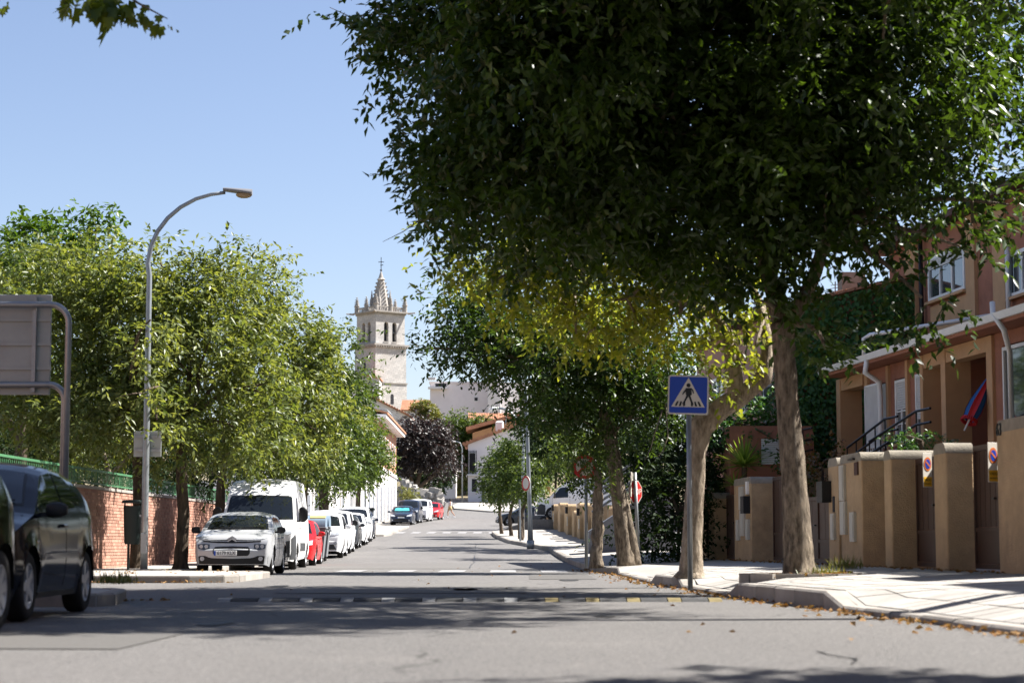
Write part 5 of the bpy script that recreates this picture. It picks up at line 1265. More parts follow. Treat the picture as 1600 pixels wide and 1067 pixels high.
src = bs.inputs['Base Color'].links[0].from_socket; L.new(src, mm.inputs[6]); L.new(bt.outputs[0], mm.inputs[7]); L.new(mm.outputs[2], bs.inputs['Base Color'])
z_c0, z_c1, z_c2, z_top = tz(601), tz(546), tz(494), tz(488)
e = .45
tpart('shaft', [(-h - e, h + e, -h - e, h + e, zb0, z_c0)], 'ashlar')
tpart('shaft', [(-h - e * .7, h + e * .7, -h - e * .7, h + e * .7, z_c0 + .3, z_c1)], 'ashlar')
tpart('string_course', [(-h - e - .2, h + e + .2, -h - e - .2, h + e + .2, z_c0, z_c0 + .3)], 'stonedark')
tpart('cornice', [(-h - e - .1, h + e + .1, -h - e - .1, h + e + .1, z_c1, z_c1 + .5), (-h - e - .5, h + e + .5, -h - e - .5, h + e + .5, z_c1 + .5, z_c1 + 1.0)], 'stonedark')
for k in range(14):
    u = -h - .3 + (2 * h + .6) * k / 13
    tpart('corbel', [(u - .15, u + .15, -h - e - .45, -h - e - .1, z_c1 + .05, z_c1 + .48)], 'stonedark'); tpart('corbel', [(-h - e - .45, -h - e - .1, u - .15, u + .15, z_c1 + .05, z_c1 + .48)], 'stonedark')
# belfry: piers with two arched openings on each face round a dark core
zb1, zb2 = z_c1 + 1.0, z_c2
tpart('belfry_core', [(-h + 1.0, h - 1.0, -h + 1.0, h - 1.0, zb1, zb2 - .1)], 'void')
def arched(face):
    ow, gap = S_ * .155, S_ * .13
    xs_ = [(-gap / 2 - ow, -gap / 2), (gap / 2, gap / 2 + ow)]
    zo0, zsp = zb1 + .7, zb2 - 2.0 - ow / 2
    def P(u, dd, z):
        if face == 0: return tl_(u, -h + dd, z)
        if face == 1: return tl_(-h + dd, u, z)
        if face == 2: return tl_(u, h - dd, z)
        return tl_(h - dd, u, z)
    mb = MB(); th = 1.0
    def strip(u0, u1, z0a, z0b, z1):
        p = [P(u0, 0, z0a), P(u1, 0, z0b), P(u1, th, z0b), P(u0, th, z0a), P(u0, 0, z1), P(u1, 0, z1), P(u1, th, z1), P(u0, th, z1)]
        if face in (1, 2): p = [p[1], p[0], p[3], p[2], p[5], p[4], p[7], p[6]]
        mb.hexa(p)
    i0 = -h if face in (0, 2) else -h + th; i1 = h if face in (0, 2) else h - th
    strip(i0, xs_[0][0], zb1, zb1, zb2); strip(xs_[0][1], xs_[1][0], zb1, zb1, zb2); strip(xs_[1][1], i1, zb1, zb1, zb2)
    for a_, b_ in xs_:
        strip(a_, b_, zb1, zb1, zo0)
        n_ = 8; r_ = (b_ - a_) / 2
        for k in range(n_):
            t0, t1 = math.pi * (1 - k / n_), math.pi * (1 - (k + 1) / n_)
            strip((a_ + b_) / 2 + r_ * math.cos(t0), (a_ + b_) / 2 + r_ * math.cos(t1), zsp + r_ * math.sin(t0), zsp + r_ * math.sin(t1), zb2)
        mb2 = MB(); q = [P(a_ - .1, -.12, zo0 - .3), P(b_ + .1, -.12, zo0 - .3), P(b_ + .1, .0, zo0 - .3), P(a_ - .1, .0, zo0 - .3)]
        if face in (1, 2): q = [q[1], q[0], q[3], q[2]]
        mb2.hexa(q + [(x, y, z + .28) for x, y, z in q]); mb2.build('opening_sill', M['stonedark'], ct)
        bell = MB().lathe([(.95 * r_, 0), (.8 * r_, .3), (.55 * r_, 1.1), (.4 * r_, 1.4), (.1, 1.55)], 12).build('bell', M['blackiron'], ct, world=False)
        bq = Vector(P((a_ + b_) / 2, .8, zo0 + 2.2)); bell.location = bq - ct.location
    mb.build('belfry_wall', M['ashlar'], ct)
for f in range(4): arched(f)
tpart('cornice', [(-h - .25, h + .25, -h - .25, h + .25, zb2, zb2 + .45), (-h - .8, h + .8, -h - .8, h + .8, zb2 + .45, zb2 + .85)], 'stonedark')
zp = zb2 + .85
for sx, sy in ((-1, -1), (1, -1), (-1, 1), (1, 1)):   # gargoyles
    q0, q1 = Vector(tl_(sx * (h + .6), sy * (h + .6), zp - .35)), Vector(tl_(sx * (h + 2.0), sy * (h + 2.0), zp - .15))
    MB().tube([q0, q1], [.3, .16], 6).build('gargoyle', M['stonedark'], ct)
# balustrade
for f in range(4):
    mb = MB()
    for k in range(15):
        u = -h + 2 * h * k / 14
        c = {0: (u, -h), 1: (-h, u), 2: (u, h), 3: (h, u)}[f]
        tbox(mb, c[0] - .09, c[0] + .09, c[1] - .09, c[1] + .09, zp, zp + 1.0)
    c = {0: (-h, h, -h - .15, -h + .15), 1: (-h - .15, -h + .15, -h, h), 2: (-h, h, h - .15, h + .15), 3: (h - .15, h + .15, -h, h)}[f]
    tbox(mb, *c, zp + 1.0, zp + 1.25)
    mb.build('balustrade', M['stonedark'], ct)
def pinnacle(x, y, zbse, hh, r):
    mb = MB(); o = tl_(x, y, zbse)
    mb.lathe([(r, 0), (r, hh * .38), (r * 1.25, hh * .40), (r * 1.25, hh * .45), (r * .75, hh * .47), (r * .15, hh * .92), (r * .4, hh * .94), (r * .4, hh * .97), (.03, hh)], 8, o)
    for lv in range(4):
        for k in range(4):
            a = k * math.pi / 2 + .6; rr_ = r * (.75 - .13 * lv); z = o[2] + hh * (.5 + .1 * lv)
            mb.tube([(o[0] + rr_ * math.cos(a), o[1] + rr_ * math.sin(a), z), (o[0] + (rr_ + r * .55) * math.cos(a), o[1] + (rr_ + r * .55) * math.sin(a), z + .12)], [.16, .08], 4)
    mb.build('pinnacle', M['stonedark'], ct)
hp = tz(464) - zp
for sx in (-1, 0, 1):
    for sy in (-1, 0, 1):
        if sx == sy == 0: continue
        k = 1.0 if (sx and sy) else .95
        pinnacle(sx * h, sy * h, zp, (hp if (sx and sy) else hp * .95), .62 if (sx and sy) else .55)
zs0, zs1 = zp, tz(424)
mb = MB(); mb.lathe([(S_ * .30, 0), (S_ * .285, 1.2), (S_ * .095, (zs1 - zs0) * .78), (S_ * .125, (zs1 - zs0) * .80), (S_ * .075, (zs1 - zs0) * .84), (.12, zs1 - zs0)], 8, tl_(0, 0, zs0)); mb.build('spire', M['stonedark'], ct)
for lv in range(8):
    for k in range(8):
        a = math.pi * 2 * k / 8 + rot; u = .08 + .088 * lv; rr_ = S_ * (.29 - .215 * u / .8); o = tl_(0, 0, zs0 + (zs1 - zs0) * u)
        MB().tube([(o[0] + rr_ * math.cos(a), o[1] + rr_ * math.sin(a), o[2]), (o[0] + (rr_ + .55) * math.cos(a), o[1] + (rr_ + .55) * math.sin(a), o[2] + .25)], [.26, .12], 4).build('crocket', M['stonedark'], ct)
for k in range(4):
    a = k * math.pi / 2 + math.pi / 4
    MB().lathe([(.55, 0), (.5, 3.5), (.3, 4), (.05, 6)], 6, tl_(S_ * .27 * math.cos(a), S_ * .27 * math.sin(a), zp)).build('flying_pier', M['stonedark'], ct)
zc = zs1
mb = MB(); mb.lathe([(.1, 0), (.35, .25), (.1, .6)], 8, tl_(0, 0, zc)); p0 = Vector(tl_(0, 0, zc + .5)); ztop = tz(402)
mb.tube([p0, (p0.x, p0.y, ztop)], .09, 6); zz = zc + (ztop - zc) * .66
mb.tube([(p0.x - .75, p0.y, zz), (p0.x + .75, p0.y, zz)], .09, 6); mb.tube([(p0.x - .2, p0.y, zc + 1.6), (p0.x + .55, p0.y, zc + 1.7)], .12, 5)
mb.build('cross', M['blackiron'], ct)
def twin(u, py0, py1, w, face, proud):
    z0, z1 = tz(py1), tz(py0); poly = [(u - w / 2, z0), (u + w / 2, z0), (u + w / 2, z1 - w / 2)] + [(u + w / 2 * math.cos(a), z1 - w / 2 + w / 2 * math.sin(a)) for a in (math.pi / 4, math.pi / 2, 3 * math.pi / 4)] + [(u - w / 2, z1 - w / 2)]
    MB().prism(poly, lambda p, s: tl_(p[0], -h - proud - .06 * s + .03, p[1]) if face == 0 else tl_(-h - proud - .06 * s + .03, p[0], p[1])).build('window', M['void'], ct)
twin(.4, 617, 633, 1.0, 0, e); twin(0.1, 568, 579, .9, 1, e * .7)
# church nave and side buildings left of the tower
nv = thing('church_nave', 'grey church nave with tiled roof edge beside the tower', 'church', (tc.x - 9, TD - 4, 22))
a, b = WX(540, 505), WX(591, 505)
MB().hexa([(a, 505, 18), (b, 505, 18), (b, 530, 18), (a, 530, 18), (a, 505, WZ(582, 505)), (b, 505, WZ(592, 505)), (b, 530, WZ(592, 505)), (a, 530, WZ(582, 505))]).build('wall', M['stone'], nv)
MB().hexa([(a, 504.5, WZ(582, 505)), (b + .3, 504.5, WZ(592, 505)), (b + .3, 530, WZ(592, 505)), (a, 530, WZ(582, 505)), (a, 504.5, WZ(580, 505)), (b + .3, 504.5, WZ(590, 505)), (b + .3, 530, WZ(590, 505)), (a, 530, WZ(580, 505))]).build('roof', M['tileorange'], nv)
MB().box(WX(582, 504), WX(591, 504), 503, 504.9, 20, WZ(596, 504)).build('turret', M['ashlar'], nv)
MB().lathe([(1.0, -.1), (1.0, 0)], 16, (WX(586, 502.9), 502.9, WZ(609, 503)), 'Y').build('clock_face', M['white'], nv)
# ------------------------------------------------------------------ vehicles (front at y = 0 facing -Y, tail at +L, wheels on z = 0)
def paint(name, rgb, metal=.0, rough=.28):
    m = mat(name, rgb, rough, metal, var=.03, scale=1, coat=.3, spec=.3)
    return m
M['pwhite'] = paint('white_car_paint', (.74, .74, .735)); M['psilver'] = paint('silver_car_paint', (.44, .45, .46), .2, .3)
M['pnavy'] = mat('dark_navy_paint', (.004, .006, .012), .08, var=0, spec=.22); M['pblack'] = mat('black_green_paint', (.004, .005, .005), .08, var=0, spec=.22)
M['pred'] = paint('red_car_paint', (.50, .012, .016)); M['pgrey'] = paint('dark_grey_paint', (.045, .05, .058), .3); M['pblue'] = paint('dark_blue_paint', (.02, .03, .055), .3)
M['plate'] = mat('plate_white', (.68, .68, .66), .4, var=.03); M['eublue'] = mat('plate_blue', (.02, .07, .42), .4, var=.02)
M['trim'] = mat('grey_bumper_plastic', (.045, .047, .05), .6, var=.1, scale=5)
M['shade'] = mat('foil_sunshade', (.08, .42, .48), .3, metal=.2, var=.3, scale=9)
M['liner'] = mat('wheel_liner', (.006, .006, .006), .95, var=0)
M['seat'] = mat('dark_seat_cloth', (.03, .033, .04), .9, var=.1)
WHEEL = {}
def wheel_meshes(R_, w, spokes, rimf, cap=False):
    key = (R_, w, spokes, rimf)
    if key in WHEEL: return WHEEL[key]
    t = MB(); ri = R_ * rimf
    t.lathe([(ri - .01, -w * .46), (ri + .01, -w * .5), (R_ - .03, -w * .5), (R_ - .008, -w * .40), (R_, -w * .25), (R_, w * .25), (R_ - .008, w * .40), (R_ - .03, w * .5), (ri + .01, w * .5), (ri - .01, w * .46)], 28, axis='X', caps=False)
    r = MB()
    r.lathe([(ri, -w * .46), (ri - .02, -w * .47), (ri - .035, -w * .36), (ri - .05, -w * .10)], 28, axis='X', caps=False)
    hub = MB(); hub.lathe([(.085, -w * .40), (.075, -w * .44), (.03, -w * .45)], 16, axis='X'); n0 = len(r.v)
    r.add(hub.v, hub.f)
    for k in range(spokes):
        a = 2 * math.pi * k / spokes; c, s = math.cos(a), math.sin(a)
        def q(rad, off, x): return (x, rad * c - off * s, rad * s + off * c)
        w0, w1 = .034, .044
        r.hexa([q(.05, -w0, -w * .30), q(.05, w0, -w * .30), q(ri - .02, w1, -w * .30), q(ri - .02, -w1, -w * .30), q(.05, -w0, -w * .43), q(.05, w0, -w * .43), q(ri - .02, w1, -w * .455), q(ri - .02, -w1, -w * .455)])
    d = MB(); d.lathe([(ri - .03, -w * .22), (.02, -w * .22)], 20, axis='X')
    WHEEL[key] = (t.mesh('wheel', M['rubber'], True), r.mesh('rim', M['alloy'], False), d.mesh('brake_disc', M['liner'], False)); return WHEEL[key]
def interp(tab, y):
    return float(np.interp(y, [t[0] for t in tab], [t[1] for t in tab]))
class Car:
    def __init__(s, name, label, cat, sp, paint_m, loc, rz=0., group='cars parked along the left kerb'):
        s.sp = sp; s.m = M[paint_m]; s.root = thing(name, label, cat, loc, rz, group)
        s.body(); s.wheels(); s.front()
    # half width at length y and height z
    def plan(s, y):
        sp = s.sp; v = 1.
        f, p0 = sp.get('cf', .55), sp.get('p0', .74)
        if y < f: v = p0 + (1 - p0) * math.sqrt(max(0, 1 - (1 - y / f) ** 2))
        r, p1 = sp.get('cr', .5), sp.get('p1', .82); q = sp['L'] - y
        if q < r: v = min(v, p1 + (1 - p1) * math.sqrt(max(0, 1 - (1 - q / r) ** 2)))
        return v
    def hw(s, y, z):
        sp = s.sp; W2 = sp['W'] / 2; zb = sp['belt'] + sp.get('wedge', 0) * (y / sp['L'] - .5); H = sp['H']
        lo = .93 + .07 * min(1, max(0, (z - .18) / .28))
        if z <= zb: k = lo - .025 * max(0, (z - .62) / max(.1, zb - .62)) ** 2
        else: k = .975 - sp['tumble'] / W2 * ((z - zb) / (H - zb)) ** 1.15
        for yw in sp['wheels']:      # flared arches
            dd = math.hypot(y - yw, (z - sp['R']) ); 
            if dd < sp['R'] + .16 and z < zb: k += .018 * (1 - abs(dd - sp['R'] - .04) / .14) if abs(dd - sp['R'] - .04) < .14 else 0
        return W2 * k * s.plan(y)
    def body(s):
        sp = s.sp; L = sp['L']
        ys = [0, .012, .035, .07, .12, .18, .26, .36]; y = .48
        while y < L - .4: ys.append(y); y += .085
        ys += [L - .36, L - .26, L - .18, L - .12, L - .07, L - .035, L - .012, L]
        ys = sorted(set(ys + [p[0] for p in sp['top']]))
        rows = []
        for y in ys:
            zt = interp(sp['top'], y); zb = interp(sp.get('bot', [(0, .24), (.3, .19), (L - .3, .2), (L, .30)]), y)
            for yw in sp['wheels']:
                ar = sp['R'] + .055; dd = abs(y - yw)
                if dd < ar: zb = max(zb, sp['R'] + math.sqrt(ar * ar - dd * dd) * 1.0)
            belt = sp['belt']
            cr = .035 + .04 * min(1, max(0, (zt - belt) / .3)); ze = max(zt - cr, zb + .03)
            lv = [zb + (ze - zb) * u for u in (0, .06, .16, .30, .45, .6, .72, .84, .93, 1.0)]
            ring = [(s.hw(y, z), y, z) for z in lv]
            we = s.hw(y, ze)
            for u in (.975, .93, .82, .6, .3, 0): ring.append((we * u, y, ze + (zt - ze) * (1 - u ** 3.2)))
            rows.append([(-x, y_, z) for x, y_, z in ring] + [(x, y_, z) for x, y_, z in ring[-2::-1]])
        mb = MB(); n = len(rows[0])
        mb.grid(rows)
        for ri, sgn in ((0, -1), (len(rows) - 1, 1)):     # bulged nose and tail caps
            rw_ = rows[ri]; half = n // 2; cap = []
            for k in range(half):
                a, b = Vector(rw_[k]), Vector(rw_[n - 1 - k]); row = []
                for i in range(11):
                    u = i / 10; p = a.lerp(b, u); p.y += sgn * sp.get('bulge', .07) * (1 - (2 * u - 1) ** 2); row.append(p)
                cap.append(row)
            cap.append([Vector(rw_[half]) + Vector((0, sgn * sp.get('bulge', .07), 0))] * 11)
            if sgn > 0: cap = [r[::-1] for r in cap]
            mb.grid(cap)
        s.mbody = mb
        o = mb.build('body', s.m, s.root, world=False); s.bodyo = o; autosmooth(o, 50)
        s.bvh = BVHTree.FromPolygons([Vector(v) for v in mb.v], mb.f)
        # wheel wells and floor
        u = MB(); W2 = sp['W'] / 2
        y0 = .12
        for yw in list(sp['wheels']) + [L]:
            ar = sp['R'] + .055; y1 = yw - ar if yw < L else L - .12
            u.box(-W2 * .86, W2 * .86, y0, y1, .22, .50); y0 = yw + ar
        for yw in sp['wheels']:
            ar = sp['R'] + .07; u.box(-W2 * .62, W2 * .62, yw - ar, yw + ar, .24, sp['R'] + ar + .0)
            for sx in (-1, 1):
                rows_ = []
                for k in range(13):
                    a = math.pi * k / 12
                    rows_.append([(sx * W2 * .60, yw - (ar - .012) * math.cos(a), sp['R'] + (ar - .012) * math.sin(a)), (sx * (s.hw(yw, sp['R'] + ar) - .02), yw - (ar - .012) * math.cos(a), sp['R'] + (ar - .012) * math.sin(a))])
                u.grid(rows_)
        u.build('underbody', M['liner'], s.root, world=False)
    def wheels(s):
        sp = s.sp; tm, rm, dm = wheel_meshes(sp['R'], sp.get('tw', .205), sp.get('spokes', 5), sp.get('rimf', .66))
        for yw in sp['wheels']:
            for sx in (-1, 1):
                t = link('wheel', tm, s.root); t.location = (sx * (sp['W'] / 2 - sp.get('tw', .205) / 2 - .015), yw, sp['R'])
                if sx > 0: t.rotation_euler = (random.uniform(0, 6), 0, math.pi)
                else: t.rotation_euler = (random.uniform(0, 6), 0, 0)
                r = link('rim', rm, t); d = link('brake_disc', dm, t)
    def hit(s, view, a, b, side=1):
        if view == 'front': o, d = Vector((a, -4, b)), Vector((0, 1, 0))
        elif view == 'rear': o, d = Vector((a, s.sp['L'] + 4, b)), Vector((0, -1, 0))
        else: o, d = Vector((side * 4, a, b)), Vector((-side, 0, 0))
        p, nrm, i, dist = s.bvh.ray_cast(o, d)
        if p is None: return None
        return p, d
    def patch(s, name, view, lower, upper, m, off=.006, rows=4, side=1, parent=None, cols=None):
        """a panel that follows the body; lower/upper are outlines in (x, z) or (y, z)"""
        def resample(pl, n):
            pl = [Vector(p) for p in pl]
            seg = [0]
            for a, b in zip(pl[:-1], pl[1:]): seg.append(seg[-1] + (b - a).length)
            return [Vector((np.interp(seg[-1] * i / (n - 1), seg, [p.x for p in pl]), np.interp(seg[-1] * i / (n - 1), seg, [p.y for p in pl]))) for i in range(n)]
        n = cols or 14
        lo, up = resample(lower, n), resample(upper, n)
        grid = []
        for r in range(rows + 1):
            row = []
            for i in range(n):
                p = lo[i].lerp(up[i], r / rows); h_ = s.hit(view, p.x, p.y, side)
                if h_ is None: row.append(None)
                else: row.append(h_[0] - h_[1] * off)
            grid.append(row)
        for row in grid:
            last = next((q for q in row if q is not None), None)
            if last is None: continue
            for i in range(n):
                if row[i] is None: row[i] = last
                else: last = row[i]
        grid = [r for r in grid if all(q is not None for q in r)]
        if len(grid) < 2: return None
        rows = len(grid) - 1
        mb = MB(); flip = (view == 'front') or (view == 'side' and side < 0)
        g = grid if (view == 'front' or (view == 'side' and side > 0)) else [r[::-1] for r in grid]
        mb.grid(g)
        # rim back to the body
        ring = g[0] + [r[-1] for r in g[1:-1]] + g[-1][::-1] + [r[0] for r in g[-2:0:-1]]
        d = s.hit(view, lo[n // 2].x, (lo[n // 2].y + up[n // 2].y) / 2, side)
        dv = d[1] if d else Vector((0, 1, 0))
        k = len(ring); mb.add([p for p in ring] + [p + dv * (off + .012) for p in ring], [(i, (i + 1) % k, k + (i + 1) % k, k + i)[::-1] for i in range(k)])
        o = mb.build(name, m, parent or s.root, world=False); autosmooth(o, 40); 
        return o
    def both(s, name, view, lower, upper, m, **k):
        a = s.patch(name, view, lower, upper, m, **k)
        if view == 'front' or view == 'rear':
            b = s.patch(name, view, [(-x, z) for x, z in lower][::-1], [(-x, z) for x, z in upper][::-1], m, **k)
        else: b = s.patch(name, view, lower, upper, m, side=-1, **k)
        return a, b
    def rbox(s, name, x0, x1, y0, y1, z0, z1, m, parent=None, b=.02):
        return MB().bbox(x0, x1, y0, y1, z0, z1, b).build(name, M[m], parent or s.root, world=False)
    def front(s):
        sp = s.sp; L, W2, H = sp['L'], sp['W'] / 2, sp['H']; G = M['glass']
        z0, z1 = sp['ws']; w0 = W2 * sp.get('wsw', (.84, .66))[0]; w1 = W2 * sp.get('wsw', (.84, .66))[1]
        seal = s.patch('windscreen_seal', 'front', [(-w0 - .02, z0 - .015), (0, z0 - .02), (w0 + .02, z0 - .015)], [(-w1 - .02, z1 + .01), (0, z1 + .022), (w1 + .02, z1 + .01)], M['black'], off=.004, rows=8, cols=18)
        s.windscreen = s.patch('windscreen', 'front', [(-w0, z0 + .005), (0, z0), (w0, z0 + .005)], [(-w1, z1 - .012), (0, z1), (w1, z1 - .012)], G, off=.009, rows=8, cols=18)
        for lo, up in sp['sides']:
            s.both('side_window', 'side', lo, up, G, rows=5)
        if sp.get('rw'):
            a, b = sp['rw']; s.patch('rear_window', 'rear', [(-W2 * .72, a), (W2 * .72, a)], [(-W2 * .62, b), (W2 * .62, b)], G, rows=5)
        for y in sp['seams']:
            zt = sp['belt'] + .0
            for sd_ in (-1, 1): s.patch('door_seam', 'side', [(y, .30), (y + .009, .30)], [(y, zt), (y + .009, zt)], M['liner'], off=.0025, rows=8, side=sd_, cols=2)
        for y, z in sp['handles']:
            for sd_ in (-1, 1):
                h_ = s.hit('side', y, z, sd_)
                if h_: p = h_[0]; MB().bbox(min(p.x - .01, p.x + sd_ * .035), max(p.x - .01, p.x + sd_ * .035), y - .09, y + .09, z - .018, z + .018, .01).build('door_handle', s.m, s.root, world=False)
        for lo, up, m in sp['lamps']:
            for o in s.both('headlight', 'front', lo, up, M[m], off=.012, rows=4, cols=10):
                if o: pass
        for nm, lo, up, m in sp['fascia']: s.patch(nm, 'front', lo, up, M[m], off=sp.get('foff', .010), rows=5, cols=22)
        for nm, view, lo, up, m in sp.get('extra', []): s.both(nm, view, lo, up, M[m], off=.009)
        if sp.get('fog'):
            x, z, r = sp['fog']
            for sx in (-1, 1):
                h_ = s.hit('front', sx * x, z)
                if h_: MB().lathe([(r, -.03), (r * .9, .02)], 16, h_[0], 'Y').build('fog_lamp', M['lampglass'], s.root, world=False)
        if sp.get('plate'):
            z, txt = sp['plate']; h_ = s.hit('front', 0, z); y = h_[0].y - .028; sx_ = sp.get('platex', 0)
            pl = s.rbox('number_plate', sx_ - .26, sx_ + .26, y, y + .045, z - .056, z + .056, 'plate', b=.006)
            eb = s.rbox('blue_band', sx_ - .257, sx_ - .215, y - .003, y + .002, z - .053, z + .053, 'eublue', pl, .001)
            if txt: text('lettering', txt, .118, M['signblack'], pl, (sx_ + .022, y - .003, z), sx=.84)
        my, mz = sp['mirror']
        for sx in (-1, 1):
            h_ = s.hit('side', my, mz, sx); px_ = abs(h_[0].x) if h_ else W2 * .9
            q = MB(); a, b = sp.get('mirs', (.20, .15))
            prof = []
            for k in range(9):
                t = k / 8; rr = math.sin(math.pi * min(.95, .14 + .84 * t)) ** .35
                prof.append((t, rr))
            rows_ = []
            for t, rr in prof:
                rows_.append([(sx * (px_ + .05 + a * t), my + .055 * math.copysign(abs(math.cos(u)) ** .6, math.cos(u)) * rr, mz + b * .5 + b * .5 * math.copysign(abs(math.sin(u)) ** .6, math.sin(u)) * rr) for u in [2 * math.pi * j / 16 for j in range(16)]])
            for r_ in rows_: r_.append(r_[0])
            q.grid(rows_); q.add(rows_[0][:-1], [tuple(range(16))]); q.add(rows_[-1][:-1], [tuple(range(16))])
            mo = q.build('wing_mirror', M[sp['mirm']] if sp.get('mirm') else s.m, s.root, smooth=True, world=False)
            s.rbox('mirror_arm', min(sx * (px_ - .05), sx * (px_ + .09)), max(sx * (px_ - .05), sx * (px_ + .09)), my - .02, my + .03, mz + .01, mz + .05, 'black', mo)
        if sp.get('wiper', True):
            p0 = s.hit('front', -.55, z0 + .02)[0]; p1 = s.hit('front', .05, z0 + .03)[0]; p2 = s.hit('front', .62, z0 + .03)[0]
            for a, b in ((p0, p1), (p1 + Vector((.05, 0, 0)), p2)):
                MB().tube([a + Vector((0, -.03, .0)), a.lerp(b, .5) + Vector((0, -.035, .012)), b + Vector((0, -.03, .01))], .009, 5).build('wiper', M['black'], s.root, world=False)
        if sp.get('tail'):
            lo, up = sp['tail']; s.both('tail_light', 'rear', lo, up, M['redlens'], off=.01)
def hatch_side(L, H, y0, y1, y2, belt, zt, three=False):
    """front and rear side glass outlines between the A pillar foot y0, the B pillar y1 and the C pillar y2"""
    return [([(y0, belt + .02), (y1 - .03, belt + .05)], [(y0 + .06, belt + .10), (y0 + .58, zt - .03), (y1 - .06, zt)]),
            ([(y1 + .03, belt + .055), (y2, belt + .12)], [(y1 + .0, zt), (y2 - .45, zt - .02), (y2 - .12, belt + .22)])]
def hatch(L=4.0, W=1.74, H=1.47, R=.31, belt=.93, wb=(.82, 3.36), **k):
    f = L / 4.0; g = H / 1.47
    top = [(0, .50), (.03, .60), (.08, .68), (.16, .75), (.30, .82), (.50, .875), (.8, .93), (1.02, .975), (1.14, 1.03), (1.45, 1.22), (1.78, 1.385), (1.95, 1.43), (2.3, 1.465), (2.7, 1.46), (3.2, 1.42), (3.5, 1.37), (3.62, 1.29), (3.8, 1.08), (3.92, .93), (3.97, .80), (4.0, .62)]
    sp = dict(L=L, W=W, H=H, R=R, belt=belt * g, tumble=.20, wheels=wb, top=[(a * f, b * g) for a, b in top], ws=(1.02 * g, 1.36 * g), wsw=(.80, .66), sides=hatch_side(L, H, 1.22 * f, 2.12 * f, 3.32 * f, belt * g, 1.34 * g),
              seams=(1.12 * f, 2.12 * f), handles=((1.98 * f, .84 * g), (2.9 * f, .86 * g)), lamps=[([(.42, .60), (.62, .62), (.80, .66)], [(.45, .70), (.64, .76), (.80, .80)], 'lampglass')],
              fascia=[('grille', [(-.42, .64), (0, .63), (.42, .64)], [(-.42, .70), (0, .70), (.42, .70)], 'black'), ('lower_grille', [(-.52, .28), (.52, .28)], [(-.46, .44), (.46, .44)], 'black')],
              plate=(.52, None), mirror=(1.30 * f, .92 * g), rw=(1.06 * g, 1.32 * g), tail=([(.55, .80), (.78, .80)], [(.6, 1.02), (.74, 1.02)]), fog=(.62, .34, .05))
    sp.update(k); return sp
def suv(L=4.32, W=1.82, H=1.68, **k):
    g = H / 1.68
    top = [(0, .62), (.03, .74), (.07, .84), (.15, .93), (.30, .99), (.6, 1.03), (1.05, 1.08), (1.2, 1.13), (1.5, 1.36), (1.78, 1.55), (1.95, 1.61), (2.3, 1.66), (3.0, 1.675), (3.7, 1.62), (3.9, 1.52), (4.1, 1.25), (4.24, 1.06), (4.3, .9), (4.32, .7)]
    sp = dict(L=L, W=W, H=H, R=.345, belt=1.06 * g, tumble=.17, wheels=(.86, 3.53), top=[(a, b * g) for a, b in top], ws=(1.17 * g, 1.55 * g), wsw=(.82, .70), sides=hatch_side(L, H, 1.32, 2.25, 3.75, 1.04 * g, 1.54 * g),
              seams=(1.22, 2.25), handles=((2.1, .98), (3.1, 1.0)), lamps=[([(.50, .80), (.80, .82)], [(.52, .93), (.80, .93)], 'lampglass')],
              fascia=[('grille', [(-.47, .72), (.47, .72)], [(-.47, .88), (.47, .88)], 'black'), ('lower_grille', [(-.70, .30), (.70, .30)], [(-.60, .48), (.60, .48)], 'trim')],
              plate=(.58, None), mirror=(1.42, 1.04 * g), rw=(1.2, 1.5), tail=([(.6, .9), (.82, .9)], [(.64, 1.2), (.78, 1.2)]), fog=(.66, .52, .06), mirs=(.2, .17))
    sp.update(k); return sp
def mpv(L=4.4, W=1.85, H=1.82, **k):
    top = [(0, .62), (.03, .76), (.08, .88), (.2, .98), (.5, 1.06), (.85, 1.12), (1.0, 1.2), (1.35, 1.5), (1.62, 1.69), (1.8, 1.76), (2.1, 1.80), (4.0, 1.82), (4.28, 1.76), (4.34, 1.5), (4.38, 1.1), (4.4, .7)]
    g = H / 1.82
    sp = dict(L=L, W=W, H=H, R=.325, belt=1.12 * g, tumble=.15, wheels=(.85, 3.62), top=[(a, b * g) for a, b in top], ws=(1.2 * g, 1.66 * g), wsw=(.84, .72), sides=[([(1.15, 1.12), (2.05, 1.14)], [(1.22, 1.22), (1.6, 1.6), (2.02, 1.64)]), ([(2.15, 1.14), (3.2, 1.16)], [(2.15, 1.64), (3.2, 1.64)])],
              seams=(1.05, 2.1), handles=((1.95, 1.02), (2.3, 1.02)), lamps=[([(.50, .80), (.82, .84)], [(.55, .94), (.82, 1.02)], 'lampglass')],
              fascia=[('grille', [(-.4, .78), (.4, .78)], [(-.4, .86), (.4, .86)], 'black'), ('lower_bumper', [(-.75, .28), (.75, .28)], [(-.7, .50), (.7, .50)], 'trim')],
              plate=(.56, None), mirror=(1.25, 1.08), rw=None, tail=([(.74, .9), (.86, .9)], [(.74, 1.3), (.82, 1.3)]), fog=(.66, .42, .05), mirm='black', mirs=(.2, .22), cr=.25, p1=.93)
    sp.update(k); return sp
def at_flank(px, d, W_, dx=0): return (WX(px, d) - W_ / 2 + dx, d, zr(d))

# nearest dark car, only its tail corner in the frame
A_ = Car('parked_car', 'black car at the left edge showing only its wheel and rear wing', 'car', hatch(L=4.1, W=1.76, H=1.50, R=.325, belt=.98, wb=(.85, 3.46), spokes=7, p1=.84, cr=.5), 'pblack', (-4.06 - .88, 12.55, 0))
